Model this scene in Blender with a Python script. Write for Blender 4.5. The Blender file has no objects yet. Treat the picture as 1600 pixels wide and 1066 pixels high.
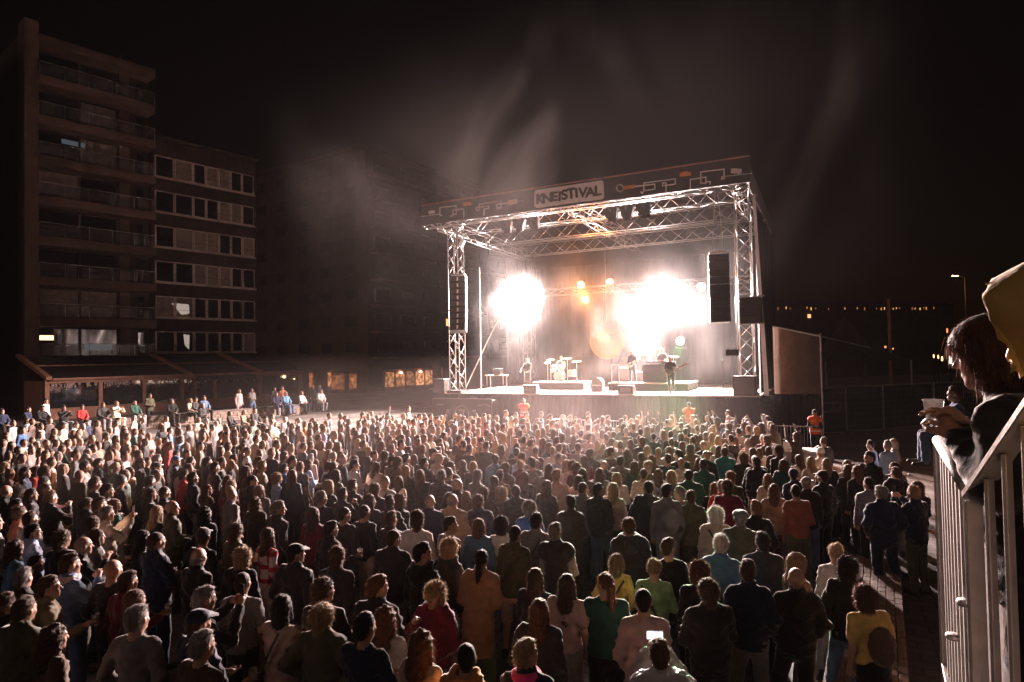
import bpy, bmesh, math, random
import numpy as np
from mathutils import Matrix, Vector, Euler

random.seed(7)
SC = bpy.context.scene
COL = SC.collection
R = math.radians

# ------------------------------------------------------------------ camera, world, light, exposure
CAM_H = 4.05
cam_data = bpy.data.cameras.new('camera')
cam_data.sensor_width = 36.0
cam_data.lens = 22.5
cam_data.clip_start = 0.05
cam_data.clip_end = 600
cam = bpy.data.objects.new('camera', cam_data)
COL.objects.link(cam)
CAM_M = Matrix.Translation((0, 0, CAM_H)) @ Matrix.Rotation(R(90 + 1.43), 4, 'X') @ Matrix.Rotation(R(-1.1), 4, 'Z')
cam.matrix_world = CAM_M
SC.camera = cam

world = bpy.data.worlds.new('World')
SC.world = world
world.use_nodes = True
wn = world.node_tree
sky = wn.nodes.new('ShaderNodeTexSky')
sky.sky_type = 'NISHITA'
sky.sun_disc = False
sky.sun_elevation = R(3)
sky.sun_rotation = R(200)
wmul = wn.nodes.new('ShaderNodeMix')
wmul.data_type = 'RGBA'; wmul.blend_type = 'MULTIPLY'
wmul.inputs[0].default_value = 1.0
wmul.inputs[7].default_value = (1.0, 0.50, 0.42, 1)     # city glow: the night sky is warm
wn.links.new(sky.outputs[0], wmul.inputs[6])
wn.links.new(wmul.outputs[2], wn.nodes['Background'].inputs[0])
wn.nodes['Background'].inputs[1].default_value = 0.0006

fill_sun_d = bpy.data.lights.new('moon', 'SUN')  # added warm fill from behind the camera, for crowd backs and roof banner
fill_sun_d.energy = 0.075
fill_sun_d.angle = R(25)
fill_sun_d.color = (1.0, 0.72, 0.66)
moon = bpy.data.objects.new('moon', fill_sun_d)
moon.rotation_euler = (R(62), 0, R(-42))
moon.location = (0, 0, 40)
COL.objects.link(moon)

SC.view_settings.view_transform = 'Standard'
SC.view_settings.look = 'None'
SC.view_settings.exposure = 0.9
SC.view_settings.gamma = 1.0
SC.view_settings.use_curve_mapping = False
cy = SC.cycles
cy.use_denoising = True
try:
    cy.denoiser = 'OPENIMAGEDENOISE'
    cy.denoising_input_passes = 'RGB_ALBEDO_NORMAL'
except Exception:
    pass
cy.max_bounces = 5
cy.diffuse_bounces = 2
cy.glossy_bounces = 2
cy.transmission_bounces = 4
cy.transparent_max_bounces = 8
cy.volume_bounces = 1
cy.sample_clamp_indirect = 4.0
cy.sample_clamp_direct = 0.0
cy.volume_step_rate = 1.5
cy.volume_max_steps = 48
cy.use_adaptive_sampling = True
cy.adaptive_threshold = 0.04
cy.use_light_tree = True
try: world.cycles.sampling_method = 'NONE'
except Exception: pass
cy.caustics_reflective = False
cy.caustics_refractive = False

# ------------------------------------------------------------------ helpers: pixels of the photograph -> points
CAM_R = CAM_M.to_3x3()

def ray(px, py):
    return CAM_R @ Vector(((px - 800) / 1000.0, -(py - 533) / 1000.0, -1.0))

def at(px, py, d):
    """world point d metres along the view axis"""
    return Vector((0, 0, CAM_H)) + ray(px, py) * d

# frames of the place: the stage and the apartment row
SR = at(1180, 619, 27.5)
SL = at(700, 614, 34.6)
STZ = 2.18                                   # stage floor height
S_U = Vector((SR.x - SL.x, SR.y - SL.y, 0)); STW = S_U.length; S_U.normalize()
S_V = Vector((-S_U.y, S_U.x, 0))             # upstage
S_O = Vector(((SR.x + SL.x) / 2, (SR.y + SL.y) / 2, 0))
HW = STW / 2

def SP(u, v, z=0.0):
    p = S_O + S_U * u + S_V * v
    return Vector((p.x, p.y, z))

S_ROT = math.atan2(S_U.y, S_U.x)
S_M = Matrix.Translation(S_O) @ Matrix.Rotation(S_ROT, 4, 'Z')   # stage frame -> world

def sp_from_px(px, py, v):
    """point where the ray of a pixel meets the plane v = const of the stage frame"""
    d = ray(px, py); o = Vector((0, 0, CAM_H))
    t = (v - (o - S_O).dot(S_V)) / d.dot(S_V)
    p = o + d * t
    return (p - S_O).dot(S_U), p.z          # u, z

B_O = Vector((-32.8, 44.5, 0))
B_E = Vector((0.63, 0.776, 0)).normalized()
B_N = Vector((B_E.y, -B_E.x, 0))             # towards the plaza
B_ROT = math.atan2(B_E.y, B_E.x)

def BP(t, q, z=0.0):
    p = B_O + B_E * t + B_N * q
    return Vector((p.x, p.y, z))

def qt(p):
    r = Vector((p.x, p.y, 0)) - B_O
    return r.dot(B_N), r.dot(B_E)

def ray_at_q(px, py, q):
    d = ray(px, py); o = Vector((0, 0, CAM_H))
    t = (q - (o - B_O).dot(B_N)) / d.dot(B_N)
    return o + d * t

STEP_Q0, STEP_W, STEP_N, STEP_H = 25.5, 1.5, 4, 0.18

def ground_z(x, y):
    q, t = qt(Vector((x, y, 0)))
    if q >= STEP_Q0:
        return 0.0
    return STEP_H * min(STEP_N, int((STEP_Q0 - q) / STEP_W) + 1)

# ------------------------------------------------------------------ helpers: objects
def link(name, data, parent=None, kind=None, label=None, cat=None, group=None, mw=None):
    o = bpy.data.objects.new(name, data)
    COL.objects.link(o)
    if parent is not None:
        o.parent = parent
    if mw is not None:
        o.matrix_local = mw
    if kind: o['kind'] = kind
    if label: o['label'] = label
    if cat: o['category'] = cat
    if group: o['group'] = group
    return o

def empty(name, mw, label=None, cat=None, group=None):
    o = link(name, None, None, None, label, cat, group, mw)
    o.empty_display_size = 0.2
    return o

class MB:
    """collects simple shapes into one mesh"""
    def __init__(self):
        self.v = []; self.f = []
    def add(self, vs, fs):
        b = len(self.v)
        self.v += [tuple(x) for x in vs]
        self.f += [tuple(i + b for i in f) for f in fs]
        return self
    def box(self, c, s, rot=None):
        cx, cy_, cz = c; hx, hy, hz = s[0] / 2, s[1] / 2, s[2] / 2
        vs = [Vector((sx * hx, sy * hy, sz * hz)) for sx in (-1, 1) for sy in (-1, 1) for sz in (-1, 1)]
        if rot is not None:
            vs = [rot @ v for v in vs]
        vs = [(v.x + cx, v.y + cy_, v.z + cz) for v in vs]
        return self.add(vs, [(0, 1, 3, 2), (4, 6, 7, 5), (0, 4, 5, 1), (2, 3, 7, 6), (0, 2, 6, 4), (1, 5, 7, 3)])
    def tube(self, a, b, r, n=6, r2=None, cap=True):
        a = Vector(a); b = Vector(b); d = (b - a)
        if d.length < 1e-6: return self
        d.normalize()
        x = d.orthogonal().normalized(); y = d.cross(x)
        r2 = r if r2 is None else r2
        vs = []
        for p, rr in ((a, r), (b, r2)):
            for i in range(n):
                t = 2 * math.pi * i / n
                vs.append(p + (x * math.cos(t) + y * math.sin(t)) * rr)
        fs = [(i, (i + 1) % n, n + (i + 1) % n, n + i) for i in range(n)]
        if cap:
            fs += [tuple(range(n))[::-1], tuple(range(n, 2 * n))]
        return self.add(vs, fs)
    def path(self, pts, r, n=6):
        for a, b in zip(pts[:-1], pts[1:]):
            self.tube(a, b, r, n)
        return self
    def lathe(self, prof, n=16, c=(0, 0, 0)):
        vs = []
        for (r, z) in prof:
            for i in range(n):
                t = 2 * math.pi * i / n
                vs.append((c[0] + r * math.cos(t), c[1] + r * math.sin(t), c[2] + z))
        fs = []
        m = len(prof)
        for k in range(m - 1):
            for i in range(n):
                fs.append((k * n + i, k * n + (i + 1) % n, (k + 1) * n + (i + 1) % n, (k + 1) * n + i))
        fs.append(tuple(range(n))[::-1]); fs.append(tuple(range((m - 1) * n, m * n)))
        return self.add(vs, fs)
    def prism(self, poly, y0, y1):
        """polygon given in x,z, extruded along y"""
        n = len(poly)
        vs = [(x, y0, z) for x, z in poly] + [(x, y1, z) for x, z in poly]
        fs = [tuple(range(n)), tuple(range(2 * n - 1, n - 1, -1))]
        fs += [(i, n + i, n + (i + 1) % n, (i + 1) % n) for i in range(n)]
        return self.add(vs, fs)
    def mesh(self, name, mat=None, smooth=False, bevel=0):
        me = bpy.data.meshes.new(name)
        me.from_pydata(self.v, [], self.f)
        if bevel:
            bm = bmesh.new(); bm.from_mesh(me)
            bmesh.ops.bevel(bm, geom=list(bm.edges), offset=bevel, segments=1, affect='EDGES', clamp_overlap=True)
            bm.to_mesh(me); bm.free()
        if mat: me.materials.append(mat)
        if smooth:
            me.polygons.foreach_set('use_smooth', [True] * len(me.polygons))
        me.update()
        return me
    def build(self, name, mat=None, parent=None, smooth=False, bevel=0, **k):
        return link(name, self.mesh(name, mat, smooth, bevel), parent, **k)

# ------------------------------------------------------------------ materials
MATS = {}

def newmat(name):
    m = bpy.data.materials.new(name); m.use_nodes = True
    return m, m.node_tree, m.node_tree.nodes['Principled BSDF']

def mat(name, col, rough=0.7, metal=0.0, var=0.25, scale=6.0, bump=0.15, bscale=40.0, spec=0.4, coords='Object', trans=0.0):
    if name in MATS: return MATS[name]
    m, nt, b = newmat(name)
    N = nt.nodes; L = nt.links
    tc = N.new('ShaderNodeTexCoord')
    no = N.new('ShaderNodeTexNoise'); no.inputs['Scale'].default_value = scale; no.inputs['Detail'].default_value = 6
    L.new(tc.outputs[coords], no.inputs['Vector'])
    mr = N.new('ShaderNodeMapRange')
    mr.inputs[1].default_value = 0.25; mr.inputs[2].default_value = 0.75
    mr.inputs[3].default_value = 1 - var; mr.inputs[4].default_value = 1 + var
    L.new(no.outputs[0], mr.inputs[0])
    mx = N.new('ShaderNodeMix'); mx.data_type = 'RGBA'; mx.blend_type = 'MULTIPLY'; mx.inputs[0].default_value = 1
    mx.inputs[6].default_value = (*col, 1)
    L.new(mr.outputs[0], mx.inputs[7])
    L.new(mx.outputs[2], b.inputs['Base Color'])
    b.inputs['Roughness'].default_value = rough
    b.inputs['Metallic'].default_value = metal
    b.inputs['Specular IOR Level'].default_value = spec
    if bump:
        nb = N.new('ShaderNodeTexNoise'); nb.inputs['Scale'].default_value = bscale; nb.inputs['Detail'].default_value = 4
        L.new(tc.outputs[coords], nb.inputs['Vector'])
        bu = N.new('ShaderNodeBump'); bu.inputs['Strength'].default_value = bump; bu.inputs['Distance'].default_value = 0.02
        L.new(nb.outputs[0], bu.inputs['Height'])
        L.new(bu.outputs[0], b.inputs['Normal'])
    MATS[name] = m
    return m

def objcolor_mat(name, rough=0.85, sheen=0.0, var=0.25, scale=8.0, bump=0.25, bscale=60.0, spec=0.25, tint_attr=False, stretch=None, sss=0, translucent=0):
    """material that takes its base colour from the object's own colour"""
    m, nt, b = newmat(name)
    N = nt.nodes; L = nt.links
    oi = N.new('ShaderNodeObjectInfo')
    tc = N.new('ShaderNodeTexCoord')
    mp = N.new('ShaderNodeMapping')
    if stretch: mp.inputs['Scale'].default_value = stretch
    L.new(tc.outputs['Object'], mp.inputs[0])
    no = N.new('ShaderNodeTexNoise'); no.inputs['Scale'].default_value = scale; no.inputs['Detail'].default_value = 5
    L.new(mp.outputs[0], no.inputs['Vector'])
    mr = N.new('ShaderNodeMapRange'); mr.inputs[1].default_value = 0.28; mr.inputs[2].default_value = 0.72
    mr.inputs[3].default_value = 1 - var; mr.inputs[4].default_value = 1 + var
    L.new(no.outputs[0], mr.inputs[0])
    mx = N.new('ShaderNodeMix'); mx.data_type = 'RGBA'; mx.blend_type = 'MULTIPLY'; mx.inputs[0].default_value = 1
    L.new(oi.outputs['Color'], mx.inputs[6]); L.new(mr.outputs[0], mx.inputs[7])
    out = mx.outputs[2]
    if tint_attr:
        at_ = N.new('ShaderNodeAttribute'); at_.attribute_name = 'tint'
        m2 = N.new('ShaderNodeMix'); m2.data_type = 'RGBA'; m2.blend_type = 'MULTIPLY'; m2.inputs[0].default_value = 1
        L.new(out, m2.inputs[6]); L.new(at_.outputs['Color'], m2.inputs[7]); out = m2.outputs[2]
    L.new(out, b.inputs['Base Color'])
    b.inputs['Roughness'].default_value = rough
    b.inputs['Specular IOR Level'].default_value = spec
    if sheen:
        b.inputs['Sheen Weight'].default_value = sheen
        b.inputs['Sheen Roughness'].default_value = 0.4
    if sss:
        b.inputs['Subsurface Weight'].default_value = sss
        b.inputs['Subsurface Radius'].default_value = (0.012, 0.005, 0.003)
    nb = N.new('ShaderNodeTexNoise'); nb.inputs['Scale'].default_value = bscale; nb.inputs['Detail'].default_value = 3
    L.new(mp.outputs[0], nb.inputs['Vector'])
    bu = N.new('ShaderNodeBump'); bu.inputs['Strength'].default_value = bump; bu.inputs['Distance'].default_value = 0.01
    L.new(nb.outputs[0], bu.inputs['Height']); L.new(bu.outputs[0], b.inputs['Normal'])
    if translucent:
        tr = N.new('ShaderNodeBsdfTranslucent'); L.new(out, tr.inputs[0]); L.new(bu.outputs[0], tr.inputs['Normal'])
        ms = N.new('ShaderNodeMixShader'); ms.inputs[0].default_value = translucent
        L.new(b.outputs[0], ms.inputs[1]); L.new(tr.outputs[0], ms.inputs[2]); L.new(ms.outputs[0], N['Material Output'].inputs[0])
    MATS[name] = m
    return m

def emit(name, col, strength):
    if name in MATS: return MATS[name]
    m, nt, b = newmat(name)
    b.inputs['Base Color'].default_value = (0.02, 0.02, 0.02, 1)
    b.inputs['Emission Color'].default_value = (*col, 1)
    b.inputs['Emission Strength'].default_value = strength
    try: m.cycles.emission_sampling = 'NONE'
    except Exception: pass
    MATS[name] = m
    return m

def glass(name, tint=(0.02, 0.02, 0.025), rough=0.05):
    if name in MATS: return MATS[name]
    m, nt, b = newmat(name)
    b.inputs['Base Color'].default_value = (*tint, 1)
    b.inputs['Roughness'].default_value = rough
    b.inputs['Specular IOR Level'].default_value = 0.8
    MATS[name] = m
    return m

def paver_mat(name, c1, c2, cm, bw, bh, rot, rough=0.6):
    m, nt, b = newmat(name)
    N = nt.nodes; L = nt.links
    tc = N.new('ShaderNodeTexCoord')
    mp = N.new('ShaderNodeMapping'); mp.inputs['Rotation'].default_value = (0, 0, rot)
    L.new(tc.outputs['Object'], mp.inputs[0])
    br = N.new('ShaderNodeTexBrick')
    br.inputs['Color1'].default_value = (*c1, 1); br.inputs['Color2'].default_value = (*c2, 1); br.inputs['Mortar'].default_value = (*cm, 1)
    br.inputs['Scale'].default_value = 1.0
    br.inputs['Brick Width'].default_value = bw; br.inputs['Row Height'].default_value = bh
    br.inputs['Mortar Size'].default_value = 0.012
    L.new(mp.outputs[0], br.inputs['Vector'])
    no = N.new('ShaderNodeTexNoise'); no.inputs['Scale'].default_value = 0.7; no.inputs['Detail'].default_value = 8
    L.new(tc.outputs['Object'], no.inputs['Vector'])
    mr = N.new('ShaderNodeMapRange'); mr.inputs[1].default_value = 0.3; mr.inputs[2].default_value = 0.7
    mr.inputs[3].default_value = 0.55; mr.inputs[4].default_value = 1.25
    L.new(no.outputs[0], mr.inputs[0])
    mx = N.new('ShaderNodeMix'); mx.data_type = 'RGBA'; mx.blend_type = 'MULTIPLY'; mx.inputs[0].default_value = 1
    L.new(br.outputs['Color'], mx.inputs[6]); L.new(mr.outputs[0], mx.inputs[7])
    L.new(mx.outputs[2], b.inputs['Base Color'])
    b.inputs['Roughness'].default_value = rough
    bu = N.new('ShaderNodeBump'); bu.inputs['Strength'].default_value = 0.5; bu.inputs['Distance'].default_value = 0.015
    bu.invert = True
    L.new(br.outputs['Fac'], bu.inputs['Height']); L.new(bu.outputs[0], b.inputs['Normal'])
    MATS[name] = m
    return m

M_STEEL = mat('galvanised_steel', (0.55, 0.51, 0.48), 0.45, 0.35, 0.2, 14, 0.1, 90)
M_ALU = mat('truss_aluminium', (0.36, 0.345, 0.34), 0.42, 0.6, 0.15, 10, 0.05, 60)
M_BLACK = mat('black_painted_metal', (0.018, 0.017, 0.017), 0.5, 0.1, 0.3, 8, 0.1, 60)
M_CANOPY = mat('black_roof_skin', (0.005, 0.0045, 0.0045), 0.9, 0, 0.3, 2, 0.2, 4, spec=.1)
M_BLACKCLOTH = mat('black_stage_cloth', (0.012, 0.011, 0.011), 0.92, 0, 0.35, 1.5, 0.5, 3.0)
M_FASCIA = mat('printed_dark_banner', (0.035, 0.028, 0.026), 0.75, 0, 0.25, 2.0, 0.25, 3.0)
M_WHITEPRINT = mat('white_print', (0.78, 0.74, 0.71), 0.7, 0, 0.12, 5, 0.1, 20)
M_ORANGEPRINT = mat('orange_print', (0.72, 0.26, 0.06), 0.7, 0, 0.15, 8, 0.05, 20)
M_DECK = mat('stage_plywood', (0.50, 0.42, 0.36), 0.55, 0, 0.25, 3, 0.1, 30)
M_TAN = mat('tan_scrim_cloth', (0.40, 0.30, 0.24), 0.95, 0, 0.2, 1.2, 0.5, 2.5)
M_CONC = mat('concrete', (0.17, 0.135, 0.115), 0.85, 0, 0.25, 1.2, 0.3, 18)
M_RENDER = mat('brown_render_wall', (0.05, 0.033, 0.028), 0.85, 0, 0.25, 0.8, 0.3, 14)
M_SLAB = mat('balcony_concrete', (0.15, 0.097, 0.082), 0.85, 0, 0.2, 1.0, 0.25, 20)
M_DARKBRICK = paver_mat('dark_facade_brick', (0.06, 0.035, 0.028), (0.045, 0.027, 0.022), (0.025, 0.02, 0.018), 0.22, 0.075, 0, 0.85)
M_FRAME = mat('white_window_frame', (0.78, 0.66, 0.60), 0.6, 0, 0.15, 4, 0.05, 30)
M_GLASS = glass('dark_window_glass')
M_GLASS2 = glass('tinted_balcony_glass', (0.03, 0.028, 0.03), 0.12)
M_CURTAIN = mat('net_curtain', (0.30, 0.24, 0.21), 0.95, 0, 0.3, 3, 0.4, 8)
M_WOOD = mat('red_brown_timber', (0.42, 0.19, 0.12), 0.55, 0, 0.25, 3, 0.2, 20)
M_AWN = mat('black_awning_cloth', (0.012, 0.010, 0.010), 0.7, 0, 0.3, 2, 0.3, 6)
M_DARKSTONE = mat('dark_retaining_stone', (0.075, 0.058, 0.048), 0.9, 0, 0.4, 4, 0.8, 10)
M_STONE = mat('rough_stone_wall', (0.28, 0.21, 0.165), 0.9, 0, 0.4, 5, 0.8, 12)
M_GROUND = paver_mat('plaza_pavers', (0.20, 0.165, 0.145), (0.15, 0.125, 0.11), (0.07, 0.06, 0.052), 0.42, 0.21, R(27), 0.62)
M_PAVER = mat('clay_paver', (0.26, 0.16, 0.11), 0.7, 0, 0.3, 9, 0.3, 40)
M_RUBBER = mat('black_rubber', (0.02, 0.02, 0.02), 0.8, 0, 0.2, 8, 0.1, 40)
M_CLOTH = objcolor_mat('garment_cloth', 0.9, 0.55, 0.26, 7.0, 0.6, 22.0)
M_SKIN = objcolor_mat('skin', 0.5, 0.0, 0.10, 14.0, 0.08, 120.0, 0.4, tint_attr=True)
M_HAIR = objcolor_mat('hair_strands', 0.6, 0.5, 0.45, 30.0, 0.8, 90.0, 0.3, stretch=(1.0, 1.0, 0.12), translucent=.35)
M_SHOE = mat('shoe_leather', (0.04, 0.035, 0.03), 0.5, 0, 0.4, 10, 0.1, 40)
M_SHOEW = mat('pale_canvas_shoe', (0.5, 0.45, 0.4), 0.8, 0, 0.2, 10, 0.1, 40)
# ------------------------------------------------------------------ soft-body mesher: smooth unions of tapered limbs -> one continuous surface
class SDF:
    def __init__(self, vox):
        self.vox = vox; self.p = []
    def cap(self, a, b, ra, rb=None, k=0.03, sc=(1, 1, 1)):
        self.p.append(('c', np.array(a, float), np.array(b, float), ra, ra if rb is None else rb, k, np.array(sc, float))); return self
    def ell(self, c, r, k=0.03, rot=None):
        self.p.append(('e', np.array(c, float), np.array(r, float), rot, None, k, None)); return self
    def sub(self, c, r, k=0.01):
        self.p.append(('s', np.array(c, float), np.array(r, float), None, None, k, None)); return self
    def eval(self, cut=None, pad=0.05):
        lo = np.full(3, 1e9); hi = np.full(3, -1e9)
        for q in self.p:
            if q[0] == 'c':
                r = max(q[3], q[4]) / q[6]
                lo = np.minimum(lo, np.minimum(q[1], q[2]) - r); hi = np.maximum(hi, np.maximum(q[1], q[2]) + r)
            elif q[0] == 'e':
                r = q[2].max(); lo = np.minimum(lo, q[1] - r); hi = np.maximum(hi, q[1] + r)
        lo -= pad; hi += pad
        n = np.ceil((hi - lo) / self.vox).astype(int) + 1
        F = np.full(n, 0.25)
        ax = [lo[i] + self.vox * np.arange(n[i]) for i in range(3)]
        for q in self.p:
            k = q[5]
            if q[0] == 'c':
                r = max(q[3], q[4]) / q[6]
                l2 = np.minimum(q[1], q[2]) - r - k - 0.04; h2 = np.maximum(q[1], q[2]) + r + k + 0.04
            else:
                l2 = q[1] - q[2].max() - k - 0.04; h2 = q[1] + q[2].max() + k + 0.04
            i0 = np.clip(np.floor((l2 - lo) / self.vox).astype(int), 0, n); i1 = np.clip(np.ceil((h2 - lo) / self.vox).astype(int) + 1, 0, n)
            if (i1 <= i0).any(): continue
            s = tuple(slice(a, b) for a, b in zip(i0, i1))
            X = ax[0][s[0]][:, None, None]; Y = ax[1][s[1]][None, :, None]; Z = ax[2][s[2]][None, None, :]
            if q[0] == 'c':
                a = q[1] * q[6]; b = q[2] * q[6]; ba = b - a; L2 = max(ba.dot(ba), 1e-9)
                px = X * q[6][0] - a[0]; py = Y * q[6][1] - a[1]; pz = Z * q[6][2] - a[2]
                t = np.clip((px * ba[0] + py * ba[1] + pz * ba[2]) / L2, 0, 1)
                d = np.sqrt((px - t * ba[0]) ** 2 + (py - t * ba[1]) ** 2 + (pz - t * ba[2]) ** 2) - (q[3] + (q[4] - q[3]) * t)
                d = d / q[6].max()
            else:
                px = X - q[1][0]; py = Y - q[1][1]; pz = Z - q[1][2]
                if q[3] is not None:
                    m = q[3]
                    px, py, pz = (px * m[0][0] + py * m[1][0] + pz * m[2][0], px * m[0][1] + py * m[1][1] + pz * m[2][1], px * m[0][2] + py * m[1][2] + pz * m[2][2])
                r = q[2]
                k0 = np.sqrt((px / r[0]) ** 2 + (py / r[1]) ** 2 + (pz / r[2]) ** 2)
                k1 = np.sqrt((px / r[0] ** 2) ** 2 + (py / r[1] ** 2) ** 2 + (pz / r[2] ** 2) ** 2) + 1e-9
                d = k0 * (k0 - 1) / k1
            A = F[s]
            if q[0] == 's':
                d = -d; h = np.maximum(k - np.abs(A - d), 0) / k; F[s] = np.maximum(A, d) + h * h * k / 4
            else:
                h = np.maximum(k - np.abs(A - d), 0) / k; F[s] = np.minimum(A, d) - h * h * k / 4
        if cut is not None:
            F = np.maximum(F, cut(ax[0][:, None, None], ax[1][None, :, None], ax[2][None, None, :]))
        return F, lo
    def verts(self, cut=None, wrinkle=0.0, seed=0, wfreq=18.0, wz=0.6):
        F, lo = self.eval(cut)
        V, Q = surfnet(F, lo, self.vox)
        if wrinkle:
            V = displace(V, Q, wrinkle, seed, wfreq, wz)
        return V, Q

def surfnet(F, lo, vox):
    I = F < 0
    c = [I[dx:I.shape[0] - 1 + dx, dy:I.shape[1] - 1 + dy, dz:I.shape[2] - 1 + dz] for dx in (0, 1) for dy in (0, 1) for dz in (0, 1)]
    cnt = sum(x.astype(np.int8) for x in c)
    act = (cnt > 0) & (cnt < 8)
    idx = np.full(act.shape, -1, dtype=np.int64)
    ii, jj, kk = np.nonzero(act)
    idx[act] = np.arange(len(ii))
    acc = np.zeros((len(ii), 3)); num = np.zeros(len(ii))
    cor = [(dx, dy, dz) for dx in (0, 1) for dy in (0, 1) for dz in (0, 1)]
    for a in range(8):
        for b in range(a + 1, 8):
            df = [cor[b][i] - cor[a][i] for i in range(3)]
            if sum(abs(x) for x in df) != 1: continue
            fa = F[ii + cor[a][0], jj + cor[a][1], kk + cor[a][2]]; fb = F[ii + cor[b][0], jj + cor[b][1], kk + cor[b][2]]
            m = (fa < 0) != (fb < 0)
            t = np.where(m, fa / np.where(m, fa - fb, 1), 0)
            for i in range(3):
                acc[:, i] += np.where(m, cor[a][i] + t * df[i], 0)
            num += m
    V = acc / num[:, None] + np.stack([ii, jj, kk], 1)
    V = V * vox + lo
    quads = []
    n = I.shape
    for ax in range(3):
        o = [1, 1, 1]; o[ax] = 0
        a1, a2 = [(1, 2), (2, 0), (0, 1)][ax]
        sl0 = tuple(slice(o[i], n[i] - 1) for i in range(3))
        sl1 = list(sl0); sl1[ax] = slice(1, n[ax]); sl1 = tuple(sl1)
        A = I[sl0]; B = I[sl1]
        x = np.argwhere(A != B) + np.array(o)
        if len(x) == 0: continue
        s = I[x[:, 0], x[:, 1], x[:, 2]]
        def cell(d1, d2):
            y = x.copy(); y[:, a1] -= d1; y[:, a2] -= d2
            return idx[y[:, 0], y[:, 1], y[:, 2]]
        q = np.stack([cell(1, 1), cell(0, 1), cell(0, 0), cell(1, 0)], 1)
        q[~s] = q[~s][:, ::-1]
        quads.append(q)
    Q = np.concatenate(quads)
    Q = Q[(Q >= 0).all(1)]
    return V, Q

def vnormals(V, Q):
    n = np.cross(V[Q[:, 2]] - V[Q[:, 0]], V[Q[:, 3]] - V[Q[:, 1]])
    N = np.zeros_like(V)
    for i in range(4):
        np.add.at(N, Q[:, i], n)
    return N / (np.linalg.norm(N, axis=1)[:, None] + 1e-9)

def displace(V, Q, amp, seed, freq, wz=0.6):
    rg = np.random.RandomState(seed)
    N = vnormals(V, Q)
    h = np.zeros(len(V))
    W = V + 0.03 * np.sin(V[:, [1, 2, 0]] * 9 + rg.rand(3) * 6)
    for o in range(7):
        d = rg.randn(3); d[2] *= 1.6; d /= np.linalg.norm(d)
        f = freq * (0.7 + 1.5 * rg.rand()); ph = rg.rand() * 6.28
        s = np.sin(W @ d * f + ph + 1.5 * np.sin(W[:, 2] * 7 + ph))
        h += (1 - np.abs(s)) ** 2 - 0.35
    return V + N * (h * amp / 3)[:, None]

def npmesh(name, V, Q, material, tint=None):
    me = bpy.data.meshes.new(name)
    me.vertices.add(len(V)); me.vertices.foreach_set('co', V.astype(np.float32).ravel())
    me.loops.add(Q.size); me.loops.foreach_set('vertex_index', Q.astype(np.int32).ravel())
    me.polygons.add(len(Q)); me.polygons.foreach_set('loop_start', np.arange(0, Q.size, Q.shape[1], dtype=np.int32))
    me.polygons.foreach_set('loop_total', np.full(len(Q), Q.shape[1], dtype=np.int32))
    me.polygons.foreach_set('use_smooth', np.ones(len(Q), dtype=bool))
    if tint is not None:
        a = me.color_attributes.new('tint', 'FLOAT_COLOR', 'POINT')
        a.data.foreach_set('color', np.concatenate([tint, np.ones((len(V), 1))], 1).astype(np.float32).ravel())
    me.materials.append(material)
    me.update(calc_edges=True)
    return me

# ------------------------------------------------------------------ people: joints of every pose, 1.75 m tall, facing +Y
def arms(el, wr, el2=None, wr2=None):
    """right arm joints and left arm joints (left mirrored when not given)"""
    el2 = (-el[0], el[1], el[2]) if el2 is None else el2
    wr2 = (-wr[0], wr[1], wr[2]) if wr2 is None else wr2
    n_ = lambda p: (p[0] * 0.91, p[1], p[2])
    return [((0.163, -0.01, 1.412), n_(el), n_(wr)), ((-0.163, -0.01, 1.412), n_(el2), n_(wr2))]

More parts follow.
